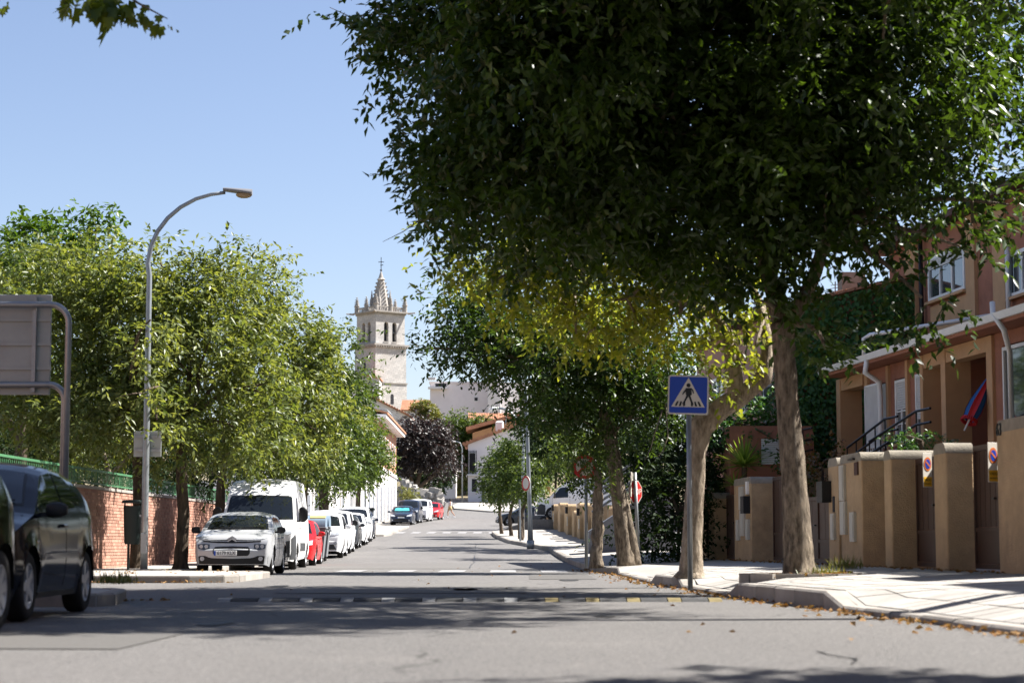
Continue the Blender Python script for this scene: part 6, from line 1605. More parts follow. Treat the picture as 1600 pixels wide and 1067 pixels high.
# three-door navy hatch
clio = dict(L=3.99, W=1.72, H=1.495, R=.315, belt=.95, wb=(.84, 3.42), spokes=5, rimf=.68, tw=.2)
sp = hatch(**clio)
sp['top'] = [(0, .52), (.03, .62), (.08, .70), (.16, .77), (.30, .84), (.50, .90), (.8, .96), (.98, 1.0), (1.10, 1.06), (1.45, 1.27), (1.75, 1.41), (1.95, 1.46), (2.25, 1.492), (2.7, 1.48), (3.15, 1.42), (3.45, 1.32), (3.65, 1.19), (3.82, 1.04), (3.93, .90), (3.97, .78), (3.99, .60)]
sp['ws'] = (1.06, 1.39); sp['mirm'] = 'black'; sp['mirs'] = (.19, .145); sp['wedge'] = .06
sp['sides'] = [([(1.17, .99), (1.6, 1.0), (2.28, 1.025)], [(1.21, 1.06), (1.72, 1.34), (2.22, 1.385)]), ([(2.36, 1.03), (2.9, 1.06), (3.28, 1.12)], [(2.30, 1.385), (2.75, 1.36), (3.2, 1.19)])]
sp['seams'] = (1.12, 2.34); sp['handles'] = ((2.2, .87),)
sp['extra'] = [('rub_strip', 'side', [(1.2, .545), (2.9, .57)], [(1.2, .595), (2.9, .62)], 'pnavy'), ('sill_trim', 'side', [(1.25, .20), (2.95, .20)], [(1.25, .25), (2.95, .25)], 'black')]
sp['tail'] = ([(.60, .82), (.80, .84)], [(.62, 1.05), (.74, 1.05)])
Cl = Car('parked_car', 'dark navy three door hatchback with alloy wheels parked on the left', 'car', sp, 'pnavy', (WX(43.6, 18.05) - .86 + .03, 17.28, 0), rz=R(.8))
for sx in (-1, 1):
    h_ = Cl.hit('side', 1.30, .70, sx)
    if h_: MB().bbox(min(h_[0].x, h_[0].x + sx * .012), max(h_[0].x, h_[0].x + sx * .012), 1.02, 1.09, .70, .725, .004).build('side_repeater', M['amber'], Cl.root, world=False)
MB().tube([(.0, 1.95, 1.46), (.02, 2.15, 1.72)], .005, 4).build('aerial', M['black'], Cl.root, world=False)
# silver hatchback with the number plate
sp = hatch(L=3.99, W=1.75, H=1.475, R=.32, belt=.95, wb=(.80, 3.34), rimf=.64)
sp['top'] = [(0, .60), (.02, .70), (.05, .78), (.10, .85), (.18, .895), (.34, .93), (.6, .965), (.95, 1.0), (1.08, 1.05), (1.4, 1.24), (1.72, 1.395), (1.9, 1.44), (2.3, 1.475), (2.8, 1.465), (3.3, 1.42), (3.55, 1.36), (3.7, 1.22), (3.85, 1.02), (3.94, .88), (3.97, .78), (3.99, .6)]
sp.update(ws=(1.055, 1.385), wsw=(.80, .67), p0=.86, cf=.45, bulge=.09,
          lamps=[([(.50, .595), (.62, .575), (.76, .60)], [(.50, .70), (.62, .715), (.77, .70)], 'darklamp'), ([(.50, .80), (.66, .815), (.80, .84)], [(.50, .828), (.66, .87), (.80, .895)], 'lampglass')],
          fascia=[('grille', [(-.42, .50), (-.38, .44), (0, .43), (.38, .44), (.42, .50)], [(-.42, .58), (-.38, .645), (0, .655), (.38, .645), (.42, .58)], 'black'),
                  ('upper_grille', [(-.66, .755), (-.3, .73), (0, .725), (.3, .73), (.66, .755)], [(-.64, .80), (-.3, .80), (0, .81), (.3, .80), (.64, .80)], 'black'),
                  ('lower_bumper', [(-.80, .255), (0, .25), (.80, .255)], [(-.82, .42), (-.62, .45), (-.48, .39), (0, .375), (.48, .39), (.62, .45), (.82, .42)], 'signblack')],
          plate=(.50, '6179 KLX'), platex=-.13, fog=(.66, .375, .05), mirror=(1.26, .95), mirm='black', mirs=(.19, .16))
M['darklamp'] = mat('dark_headlamp', (.05, .052, .055), .08, var=.4, scale=18, coat=1)
C3 = Car('parked_car', 'silver hatchback with number plate parked in front of the white van', 'car', sp, 'psilver', (WX(424, 45.6) - .875, 45.4, 0), rz=R(1.0))
hz_ = C3.hit('front', 0, .80)[0]
def chevron(zc, nm):
    y = C3.hit('front', 0, zc)[0].y - .03
    pts = [(-.10, zc - .045), (0, zc + .012), (.10, zc - .045), (.10, zc - .012), (0, zc + .045), (-.10, zc - .012)]
    MB().add([(a, y, b) for a, b in pts] + [(a, y + .04, b) for a, b in pts], [(0, 1, 4, 5), (1, 2, 3, 4)] + [(i, 6 + i, 6 + (i + 1) % 6, (i + 1) % 6) for i in range(6)]).build(nm, M['alloy'], C3.root, world=False)
chevron(.795, 'emblem'); chevron(.845, 'emblem')
for z in (.768,):
    for sx in (-1, 1):
        C3.patch('chrome_strip', 'front', [(sx * .10, z), (sx * .40, z + .004), (sx * .66, z + .02)][::sx], [(sx * .10, z + .010), (sx * .40, z + .013), (sx * .66, z + .028)][::sx], M['alloy'], off=.016, rows=1, cols=10)
for sx in (-1, 1):
    for q in (.575, .69):
        h_ = C3.hit('front', sx * q, .65)[0]; MB().lathe([(.042, -.02), (.038, .03)], 14, h_, 'Y').build('lamp_lens', M['lampglass'], C3.root, world=False)
C3.patch('sticker', 'front', [(-.52, 1.33), (-.44, 1.335)], [(-.50, 1.36), (-.43, 1.365)], M['signwhite'], off=.012, rows=1, cols=2)
# large white van
vt = [(0, .72), (.02, .86), (.05, .98), (.12, 1.08), (.28, 1.17), (.55, 1.25), (.72, 1.31), (.86, 1.42), (1.3, 1.92), (1.42, 2.04), (1.55, 2.14), (1.8, 2.32), (2.1, 2.43), (2.5, 2.50), (3.0, 2.52), (5.25, 2.52), (5.36, 2.46), (5.41, 2.3)]
def vanspec(**k):
    sp = dict(L=5.41, W=2.05, H=2.52, R=.345, belt=1.35, tumble=.16, wheels=(.95, 4.40), top=vt, ws=(1.36, 2.00), wsw=(.885, .80), sides=[([(1.02, 1.30), (1.95, 1.34)], [(1.06, 1.42), (1.45, 1.93), (1.95, 1.98)])],
              seams=(.98, 2.05, 3.25), handles=((1.9, 1.15), (2.2, 1.15)), lamps=[([(.60, .90), (.82, .93), (.955, .98)], [(.62, .98), (.82, 1.10), (.955, 1.24)], 'lampglass')],
              fascia=[('bumper', [(-1.0, .24), (0, .23), (1.0, .24)], [(-1.0, .80), (-.62, .72), (0, .66), (.62, .72), (1.0, .80)], 'trim'), ('grille', [(-.55, .72), (0, .70), (.55, .72)], [(-.5, .86), (0, .86), (.5, .86)], 'black')],
              extra=[('side_moulding', 'side', [(2.1, .50), (3.85, .50)], [(2.1, .72), (3.85, .72)], 'trim'), ('bumper_corner', 'side', [(.0, .28), (.55, .28)], [(.0, .82), (.30, .95), (.55, .85)], 'trim')],
              plate=(.44, None), mirror=(1.12, 1.28), rw=None, tail=([(.9, 1.0), (1.0, 1.0)], [(.9, 1.6), (1.0, 1.6)]), fog=(.78, .40, .055), mirm='black', mirs=(.24, .42), cf=.45, p0=.86, cr=.16, p1=.96, bulge=.10, bot=[(0, .24), (.3, .22), (5.1, .3), (5.41, .38)])
    sp.update(k); return sp
VX = WX(461, 53.6) - 1.025
van = Car('white_van', 'tall white panel van with black mirrors behind the silver hatchback', 'van', vanspec(), 'pwhite', (VX, 53.4, 0.02), rz=R(1.6), group=None)
MB().lathe([(.05, 0), (.03, .05), (.012, .07)], 8, (0.02, 1.95, 2.37)).tube([(.02, 1.95, 2.42), (.02, 2.12, 2.66)], .008, 4).build('aerial', M['black'], van.root, world=False)
# rest of the left row
Car('parked_car', 'red car mostly hidden between the white van and the waste bins', 'car', hatch(L=3.8, H=1.46, spokes=6), 'pred', (at_flank(494.5, 60.5, 1.74)[0], 59.9, .03), rz=R(1.5))
Car('parked_car', 'white off-roader with black windscreen behind the waste bins', 'car', suv(H=1.66), 'pwhite', (at_flank(536, 71.5, 1.82)[0], 71.2, zr(72)), rz=R(1.8))
Car('parked_car', 'white compact van right behind the white off-roader', 'car', mpv(H=1.72), 'pwhite', (at_flank(549, 77.5, 1.85)[0], 77.0, zr(78)), rz=R(1.8))
Car('parked_car', 'dark grey car with silver bumper edge in the left row', 'car', hatch(L=4.3, H=1.47, W=1.8), 'pgrey', (at_flank(560.5, 84, 1.8)[0], 83.6, zr(85)), rz=R(2.0))
Car('parked_car', 'small white hatchback next after the dark grey car', 'car', hatch(H=1.50), 'pwhite', (at_flank(571.5, 89.5, 1.74)[0], 89.2, zr(90.5)), rz=R(2.0))
Car('parked_car', 'white high roofed off-roader near the far end of the left row', 'car', suv(H=1.74), 'pwhite', (at_flank(578.5, 95.4, 1.82)[0], 95.0, zr(96.5)), rz=R(2.0))
Car('parked_car', 'dark blue car closing the left row before the distant crossing', 'car', hatch(H=1.48), 'pblue', (at_flank(583.5, 101.2, 1.74)[0], 101, zr(102.5)), rz=R(2.0))
g2 = 'cars parked beyond the distant crossing'
vw = Car('parked_car', 'dark hatchback with turquoise sunshade beyond the distant crossing', 'car', hatch(L=3.98, W=1.70, H=1.46), 'pblue', (at_flank(645, 149, 1.70)[0], 148, zr(149)), rz=R(-1.0), group=g2)
vw.patch('sunshade', 'front', [(-.56, 1.06), (.0, 1.06), (.56, 1.06)], [(-.50, 1.27), (-.2, 1.29), (0, 1.25), (.2, 1.29), (.50, 1.27)], M['shade'], off=.012, rows=3)
Car('parked_car', 'dark grey people carrier behind the car with the sunshade', 'car', mpv(H=1.86), 'pblue', (at_flank(655, 154.5, 1.85)[0], 153.6, zr(155)), rz=R(-2.0), group=g2)
Car('parked_car', 'white people carrier between the dark one and the red car', 'car', mpv(H=1.85, mirm=None), 'pwhite', (at_flank(670, 162, 1.85)[0], 160.6, zr(162)), rz=R(-3.0), group=g2)
Car('parked_car', 'red hatchback last in the distant group beside the walking woman', 'car', hatch(H=1.5), 'pred', (at_flank(687, 170, 1.74)[0], 168.4, zr(170)), rz=R(-4.0), group=g2)
# on the side street to the right
wv = Car('white_van', 'white van seen side on above the low garden piers', 'van', vanspec(), 'pwhite', (WX(838, 124), 124, WZ(783, 124) - 1.12), rz=R(-90), group=None)
gc = Car('parked_car', 'dark car half hidden by the small trees at the far corner', 'car', hatch(H=1.47), 'pgrey', (WX(776, 146), 146, zr(146) - .02), rz=R(-84), group=None)
zt_ = WZ(783, 124) - 1.14; sl = MB().hexa([(-.8, 120.5, .3), (14, 120.5, .3), (14, 131, .3), (-.8, 131, .3), (-.8, 120.5, zr(121) + .02), (14, 120.5, zt_), (14, 131, zt_), (-.8, 131, zr(131) + .02)])
sl = MB().add([(-1.0, 121.5, zr(121.5)), (1.3, 121.5, zt_), (14, 121.5, zt_), (14, 131, zt_), (1.3, 131, zt_), (-1.0, 131, zr(131)), (1.3, 121.5, .5), (14, 121.5, .5)], [(0, 1, 4, 5), (1, 2, 3, 4), (0, 6, 1), (1, 6, 7, 2)]); struct('side_street', sl, M['asphalt'])
# ------------------------------------------------------------------ street furniture
def pole(t, pts, r, m='steel', n=10, name='pole'): return MB().tube(pts, r, n).build(name, M[m], t, smooth=True)
# left lamp post
dl = 45.0; b = W(225.5, 851, dl); b.z = .12
lp = thing('street_lamp', 'tall grey street lamp with a long curved arm rising from the left trees', 'street lamp', b)
zt = lambda py: W(229, py, dl).z
pts = [b, b + Vector((0, 0, 1.2)), Vector((b.x, dl, zt(430))), W(231, 412, dl), W(236, 385, dl), W(246, 362, dl), W(262, 341, dl), W(282, 324, dl), W(306, 311, dl), W(330, 304, dl), W(352, 301, dl)]
pole(lp, pts, [.085, .08, .062, .058, .055, .052, .05, .048, .045, .042, .04], n=12)
MB().box(b.x - .16, b.x + .16, dl - .16, dl + .16, .115, .15).build('base_plate', M['steel'], lp)
MB().bbox(b.x - .07, b.x + .07, dl - .105, dl - .07, .5, .95, .01).build('access_door', M['steel'], lp)
h0, h1 = W(349, 299, dl), W(394, 305, dl); L_ = (h1 - h0).length
rows = []
for i in range(10):
    u = i / 9; c = h0.lerp(h1, u); w = .13 * math.sin(math.pi * (.12 + .80 * u)) ** .6 + .02; hh = .055 + .05 * u
    rows.append([c + Vector((0, w * math.cos(a), (hh if math.sin(a) > 0 else .035) * math.sin(a) + .03)) for a in [2 * math.pi * k / 14 for k in range(15)]])
head = MB().grid(rows); head.add(rows[0][:-1], [tuple(range(14))]); head.add(rows[-1][:-1], [tuple(range(14))])
M['lamphead'] = mat('lamp_head_grey', (.17, .17, .175), .45, var=.1)
head.build('lamp_head', M['lamphead'], lp, smooth=True)
q = h0.lerp(h1, .72); M['lens'] = mat('lamp_lens', (.25, .17, .09), .25, var=.1, coat=.5)
rows = [[q + Vector((.19 * math.cos(a) * c_, .12 * math.sin(a) * c_, -.10 * s_)) for a in [2 * math.pi * k / 14 for k in range(15)]] for c_, s_ in ((1, 0), (.95, .4), (.75, .75), (.4, .95), (.02, 1))]
MB().grid(rows).build('lens', M['lens'], lp, smooth=True)
# sign seen from behind on the lamp post
sb = thing('road_sign', 'grey sign plate seen from behind on the left lamp post', 'sign', W(228, 692, dl + .1))
for x0, x1 in ((207, 225), (231, 251)):
    p0, p1 = W(x0, 713, dl), W(x1, 673, dl); MB().bbox(p0.x, p1.x, dl + .12, dl + .15, p0.z, p1.z, .01).build('plate', M['greypaint'], sb)
for py in (682, 703):
    p0, p1 = W(209, py, dl), W(249, py, dl); MB().box(p0.x, p1.x, dl + .085, dl + .118, p0.z - .03, p0.z + .03).build('bracket', M['steel'], sb)
# litter bin on the post
lb_ = thing('litter_bin', 'dark green litter bin hanging beside the left lamp post', 'litter bin', W(208, 850, 45.4))
p0, p1 = W(196, 850, 45.4), W(218, 790, 45.4); xm = (p0.x + p1.x) / 2
rows = []
for z, w in ((p0.z, .15), (p0.z + .05, .17), (p1.z - .05, .20), (p1.z, .20)):
    rows.append([(xm + w * math.copysign(abs(math.cos(a)) ** .5, math.cos(a)), 45.4 + .16 * math.copysign(abs(math.sin(a)) ** .5, math.sin(a)), z) for a in [2 * math.pi * k / 20 for k in range(21)]])
m_ = MB().grid(rows); m_.add(rows[0][:-1], [tuple(range(20))]); m_.build('bin_body', M['darkgreen'], lb_, smooth=True)
MB().bbox(xm - .22, xm + .22, 45.2, 45.6, p1.z + .06, p1.z + .13, .03).build('hood', M['darkgreen'], lb_)
for sx in (-.18, .18): MB().box(xm + sx - .015, xm + sx + .015, 45.38, 45.42, p1.z, p1.z + .065).build('hood_post', M['darkgreen'], lb_)
MB().box(xm + .19, b.x, 45.2, 45.24, p1.z - .25, p1.z - .2).build('bracket', M['steel'], lb_)
MB().tube([(xm - .1, 45.5, .1), (xm - .1, 45.5, p0.z + .1)], .03, 6).build('post', M['darkgreen'], lb_)
# framed panel seen from behind at the left edge
df = 27.6
fp = thing('panel_frame', 'grey sheet sign panel seen from behind on a bent tube frame at the left edge', 'sign', W(100, 851, df) * 1.0)
fp.location.z = .12
zg = .12
def frame_tube(xr_, ytop, r, rad):
    base = W(xr_, 851, df); top = W(xr_ + 2, ytop, df); pts = [Vector((base.x, df, zg)), Vector((base.x, df, top.z - r))]
    for k in range(1, 7):
        a = math.pi / 2 * k / 6; pts.append(Vector((base.x - r + r * math.cos(a), df, top.z - r + r * math.sin(a))))
    pts.append(Vector((base.x - 2.6, df, top.z)))
    for k in range(1, 7):
        a = math.pi / 2 * k / 6; pts.append(Vector((base.x - 2.6 - r * math.sin(a), df, top.z - r + r * math.cos(a))))
    pts.append(Vector((base.x - 2.6 - r, df, zg)))
    return pts
pole(fp, frame_tube(99.5, 476, .26, .045), .045, n=12); 
pole(fp, [p + Vector((0, .1, 0)) for p in frame_tube(93, 600, .22, .045)], .045, n=12)
p0, p1 = W(-200, 615, df), W(77, 458, df)
MB().bbox(p0.x, p1.x, df + .16, df + .20, p0.z, p1.z, .01).build('panel', M['greypaint'], fp)
for py in (498, 536, 574):
    a, c = W(-200, py, df), W(76, py, df); MB().box(a.x, c.x, df + .13, df + .158, a.z - .022, a.z + .022).build('rail', M['greypaint'], fp)
for x in (49, -90): 
    a, c = W(x - 4, 612, df), W(x + 6, 462, df); MB().box(a.x, c.x, df + .095, df + .128, a.z, c.z).build('upright', M['steel'], fp)
# pedestrian crossing sign
ds = 29.2; b = W(1078, 851, ds); b.z = right_z(b.x, ds) - .02
ps = thing('crossing_sign', 'blue square pedestrian crossing sign on a grey post beside the bent tree', 'sign', b, rz=R(0))
ztop, zbot = W(1072, 587, ds).z, W(1072, 648, ds).z; hw_ = (ztop - zbot) / 2; zc = (ztop + zbot) / 2
MB().tube([b, (b.x, ds, ztop - .05)], .038, 12).build('pole', M['steel'], ps, smooth=True)
sc_ = thing('x', '', '', (0, 0, 0)) if False else None
rx = R(2.0)
def sgn(name, mb, m, y):
    o = mb.build(name, M[m], ps, world=False); o.location = Vector((b.x - .01, ds - .06 - y, zc)) - ps.location; o.rotation_euler = (0, rx, R(-6)); return o
def rrect(w, h, r, n=5):
    pts = []
    for cx_, cz_, a0_ in ((w - r, h - r, 0), (-w + r, h - r, 90), (-w + r, -h + r, 180), (w - r, -h + r, 270)):
        for k in range(n + 1):
            a = R(a0_ + 90 * k / n); pts.append((cx_ + r * math.cos(a), cz_ + r * math.sin(a)))
    return pts
def flat(poly, th): return MB().prism(poly, lambda p, s: (p[0], -th * (1 - s) + 0, p[1]))
pl = sgn('plate', MB().prism(rrect(hw_ + .012, hw_, .035), lambda p, s: (p[0], .03 * s, p[1])), 'greypaint', 0)
def on(name, polys, m, y):
    mb = MB()
    for po in polys: mb.prism(po, lambda p, s: (p[0], -y + .0028 * s, p[1]))
    o = mb.build(name, M[m], pl, world=False); return o
k_ = hw_ / .30
on('white_border', [rrect(hw_ + .008, hw_ - .004, .033)], 'signwhite', .004)
on('blue_field', [rrect(hw_ - .012, hw_ - .022, .026)], 'signblue', .008)
on('white_triangle', [[(-.255 * k_, -.185 * k_), (.255 * k_, -.185 * k_), (0, .265 * k_)]], 'signwhite', .012)
S_ = k_
man = [[(.0 + .032 * math.cos(a), .145 + .032 * math.sin(a)) for a in [2 * math.pi * i / 14 for i in range(14)]],
       [(-.035, .10), (.045, .105), (.055, .0), (.03, -.02), (-.03, -.02), (-.04, .02)],
       [(-.035, .10), (-.028, .06), (-.062, .02), (-.085, -.008), (-.092, .008), (-.068, .05)], [(.045, .105), (.075, .075), (.088, .02), (.074, .018), (.058, .06), (.04, .08)],
       [(-.03, -.02), (.008, -.02), (-.03, -.09), (-.062, -.152), (-.088, -.148), (-.055, -.08)], [(.0, -.02), (.036, -.02), (.058, -.085), (.088, -.152), (.06, -.157), (.03, -.095)]]
on('pedestrian', [[(x * S_ , z * S_ * .98 + .005) for x, z in p] for p in man], 'signblack', .016)
bars = []
for k in range(7):
    u = -.17 + .34 * k / 6; t_ = u * .8
    if abs(u) < .03: continue
    bars.append([(u * 1.1 * S_ - .016, -.172 * S_), (u * 1.1 * S_ + .016, -.172 * S_), (u * .92 * S_ + .012, -.10 * S_), (u * .92 * S_ - .012, -.10 * S_)])
on('crossing_bars', bars, 'signblack', .0155)
# round no-entry style sign hidden in leaves, stop sign, round sign edge on
def round_sign(label, px, py0, py1, pbase, d, rz, base_z, ring=True, bar=True, r=None, px2=None):
    b = W(px, 851, d); b.z = base_z
    t = thing('round_sign', label, 'sign', b)
    zc_, rr = (W(px, py0, d).z + W(px, py1, d).z) / 2, (W(px, py0, d).z - W(px, py1, d).z) / 2
    if r: rr = r
    MB().tube([b, (b.x, d, zc_ + rr * .9)], .04, 10).build('pole', M['steel'], t, smooth=True)
    o = MB().lathe([(rr, -.05), (rr, -.035)], 28, axis='Y').build('disc', M['signwhite'], t, world=False)
    o.location = Vector((WX(px2 or px, d), d, zc_)) - t.location; o.rotation_euler = (0, 0, rz)
    rg = MB(); n = 32
    rg.grid([[(q * math.cos(a), -.054, q * math.sin(a)) for a in [2 * math.pi * i / n for i in range(n + 1)]] for q in (rr, rr * .74)]); rg.build('red_ring', M['signred'], o, world=False)
    if bar:
        w = rr * .13; q = rr * .76
        mb = MB().box(-q, q, -.058, -.0545, -w, w); ob = mb.build('red_bar', M['signred'], o, world=False); ob.rotation_euler = (0, R(-45 if bar == 1 else 45), 0)
    return t
round_sign('round red ringed sign half hidden by leaves on a grey post', 916, 711, 748, 0, 48.4, R(-4), right_z(WX(916, 48.4), 48.4) - .02, bar=1, px2=914)
dst = 49.2; bb = W(998, 851, dst); bb.z = right_z(bb.x, dst) - .02
st = thing('stop_sign', 'red octagonal stop sign behind a grey post beside the hedge', 'sign', bb)
MB().tube([bb, W(992, 738, dst)], .042, 10).build('pole', M['steel'], st, smooth=True)
zc_ = WZ(768, dst); ro = .30
oct_ = [(ro * math.cos(R(22.5 + 45 * k)), ro * math.sin(R(22.5 + 45 * k))) for k in range(8)]
o = MB().prism(oct_, lambda p, s: (p[0], .02 * s, p[1])).build('plate', M['signwhite'], st, world=False); o.location = Vector((WX(993.5, dst + .1), dst + .07, zc_)) - st.location; o.rotation_euler = (0, 0, R(52))
MB().prism([(a * .93, c * .93) for a, c in oct_], lambda p, s: (p[0], -.004 + .003 * s, p[1])).build('red_field', M['signred'], o, world=False)
text('lettering', 'STOP', .21, M['signwhite'], o, (0, -.006, 0))
p0, p1 = W(988, 795, dst), W(991, 738, dst)
o2 = MB().bbox(-.22, .22, 0, .025, p0.z + .3, p1.z + .02, .01).build('folded_plate', M['signwhite'], st, world=False); o2.location = Vector((WX(988.5, dst), dst + .05, -st.location.z)) - Vector((st.location.x, st.location.y, 0)); o2.rotation_euler = (0, 0, R(80))
# lamp posts on the right
dp = 79.0; b = W(829, 851, dp); b.z = zr(dp) + .14
lr_ = thing('street_lamp', 'straight grey lamp post with a round sign on the right pavement', 'street lamp', b)
MB().tube([b, W(828, 800, dp), W(822, 625, dp), W(822, 600, dp)], [.12, .085, .07, .06], 10).build('pole', M['steel'], lr_, smooth=True)
MB().tube([b, b + Vector((0, 0, .35))], .15, 10).build('base_sleeve', M['steel'], lr_, smooth=True)
rs_ = thing('round_sign', 'small round red ringed sign seen at an angle on the right lamp post', 'sign', W(823, 755, dp - .2))
o = MB().lathe([(.30, -.02), (.30, 0)], 26, axis='Y').build('disc', M['signwhite'], rs_, world=False); o.location = (-.02, 0, 0); o.rotation_euler = (0, 0, R(-58))
rg = MB(); rg.grid([[(q_ * math.cos(a), -.024, q_ * math.sin(a)) for a in [2 * math.pi * i / 26 for i in range(27)]] for q_ in (.30, .22)]); rg.build('red_ring', M['signred'], o, world=False)
def lamp_arm(label, px, pbase, pts, d, head, r=.05):
    b = W(px, 851, d); b.z = zr(d) + .1
    t = thing('street_lamp', label, 'street lamp', b)
    P = [b, W(px, 740, d)] + [W(x, y, d) for x, y in pts]
    MB().tube(P, [r * 1.6, r * 1.4] + [r] * len(pts), 8).build('pole', M['steel'], t, smooth=True)
    a, c = W(*head[0], d), W(*head[1], d); rows = []
    for i in range(7):
        u = i / 6; q = a.lerp(c, u); w = (.16 * math.sin(math.pi * (.15 + .75 * u)) ** .6)
        rows.append([q + Vector((0, w * math.cos(t_), w * .7 * math.sin(t_))) for t_ in [2 * math.pi * k / 10 for k in range(11)]])
    MB().grid(rows).build('lamp_head', M['whitewash'], t, smooth=True)
lamp_arm('curved arm street lamp behind the straight right lamp post', 817, 0, [(818, 690), (816, 672), (808, 655), (797, 643), (785, 638), (775, 638)], 100, ((779, 638), (764, 640)), .055)
lamp_arm('street lamp arm among the white houses on the left', 614, 0, [(614, 660), (612, 648), (604, 640), (594, 640), (586, 643)], 190, ((590, 641), (580, 645)), .05)
lamp_arm('pale street lamp head in front of the purple tree', 722, 0, [(722, 700), (719, 692), (712, 689)], 232, ((712, 690), (700, 688)), .06)
# stakes and slim posts by the small trees
for lab, px, d, y1 in (('left wooden stake beside the small street trees', 811, 97, 806), ('right wooden stake beside the small street trees', 817.5, 97, 804)):
    b = W(px, 851, d); b.z = zr(d) + .12; t = thing('tree_stake', lab, 'stake', b, group='stakes of the small street trees')
    MB().tube([b, W(px - .5, y1, d)], .055, 8).build('stake', M['barkdark'], t); MB().tube([W(px - .5, y1 + 3, d), W(px - .5, y1 + 6, d)], .065, 8).build('rubber_tie', M['black'], t)
b = W(813, 851, 92); b.z = zr(92) + .12; t = thing('sign_post', 'thin pale post standing just left of the right lamp post', 'post', b)
MB().tube([b, W(812, 780, 92)], .04, 8).build('pole', M['steel'], t); MB().box(b.x - .1, b.x + .1, 91.95, 92.05, b.z, b.z + .03).build('foot', M['steel'], t)
# waste containers
def container(label, xr_, d, lidm, lid2=None):
    W_, D_, H_ = 1.35, 1.0, 1.12
    x = WX(xr_, d); t = thing('waste_container', label, 'waste bin', (x - W_ / 2, d, zr(d)), rz=R(1.8), group='grey waste containers by the kerb')
    M.setdefault('bingrey', mat('container_grey', (.17, .18, .19), .55, var=.1, scale=4, stain=(.12, .12, .12), stain_scale=2))
    mb = MB(); b0, b1 = .86, 1.0
    mb.hexa([(-W_ / 2 * b0, .06, .16), (W_ / 2 * b0, .06, .16), (W_ / 2 * b0, D_ - .06, .16), (-W_ / 2 * b0, D_ - .06, .16), (-W_ / 2, 0, H_), (W_ / 2, 0, H_), (W_ / 2, D_, H_), (-W_ / 2, D_, H_)])
    mb.build('tub', M['bingrey'], t, world=False)
    MB().bbox(-W_ / 2 - .03, W_ / 2 + .03, -.03, D_ + .03, H_ - .01, H_ + .05, .015).build('rim', M['bingrey'], t, world=False)
    rows = []
    for i in range(9):
        a = math.pi * i / 8
        rows.append([(u * W_ / 2, D_ / 2 - D_ / 2 * math.cos(a), H_ + .05 + .36 * math.sin(a) ** .7) for u in (-1, -.5, 0, .5, 1)])
    lid = MB().grid([r[::-1] for r in rows]); lid.add([r[0] for r in rows], [tuple(range(9))]); lid.add([r[-1] for r in rows], [tuple(range(9))[::-1]])
    lo = lid.build('lid', M[lidm], t, world=False); autosmooth(lo, 50)
    if lid2:
        rows2 = [[(u * W_ / 2, y - .012, z + .012) for u in (.25, .6, 1.0)] for (_, y, z) in [r[0] for r in rows[2:5]]]
        MB().grid([r[::-1] for r in rows2]).build('yellow_flap', M[lid2], lo, world=False)
    for sx in (-1, 1):
        for y in (.15, D_ - .15):
            MB().lathe([(.10, -.03), (.10, .03)], 14, (sx * W_ * .38, y, .10), 'X').build('castor', M['rubber'], t, world=False)
    for k in range(4): MB().box(-W_ / 2 * .9 + k * W_ * .27, -W_ / 2 * .9 + k * W_ * .27 + .04, -.012, .05, .3, H_ - .02).build('rib', M['bingrey'], t, world=False)
    MB().bbox(W_ / 2 + .0, W_ / 2 + .07, .2, .8, H_ - .12, H_ - .06, .02).build('handle_bar', M['bingrey'], t, world=False)
M['lidblue'] = mat('container_lid_blue', (.20, .27, .34), .4, var=.1); M['lidyellow'] = mat('container_lid_yellow', (.70, .56, .16), .45, var=.08)
container('grey waste container with a yellow flap on its lid nearest the red car', 508, 65.0, 'lidblue', 'lidyellow')
container('grey waste container with a plain grey lid behind the yellow one', 514, 67.2, 'lidblue')
b = W(574, 797, 106); bz = zr(106) + .12; wbn = thing('litter_bin', 'small dark bin standing at the end of the left row', 'litter bin', (WX(572.5, 108.5) + .1, 108.5, zr(108.5) + .12))
MB().bbox(-.28, .28, -.28, .28, 0.03, 1.3, .03).build('bin_body', M['bingrey'], wbn, world=False); MB().bbox(-.34, .34, -.34, .34, 1.305, 1.45, .04).build('lid', M['darkgreen'], wbn, world=False)
# leaning dark sign at the left fence by the trunk? kept simple: tall thin post behind the row
b = W(571, 851, 112); b.z = zr(112) + .12; t = thing('sign_post', 'thin grey post in front of the white garage doors', 'post', b)
MB().tube([b, W(571, 765, 112)], .04, 8).build('pole', M['steel'], t); MB().box(b.x - .12, b.x + .12, 111.95, 112.05, b.z, b.z + .03).build('foot', M['steel'], t)
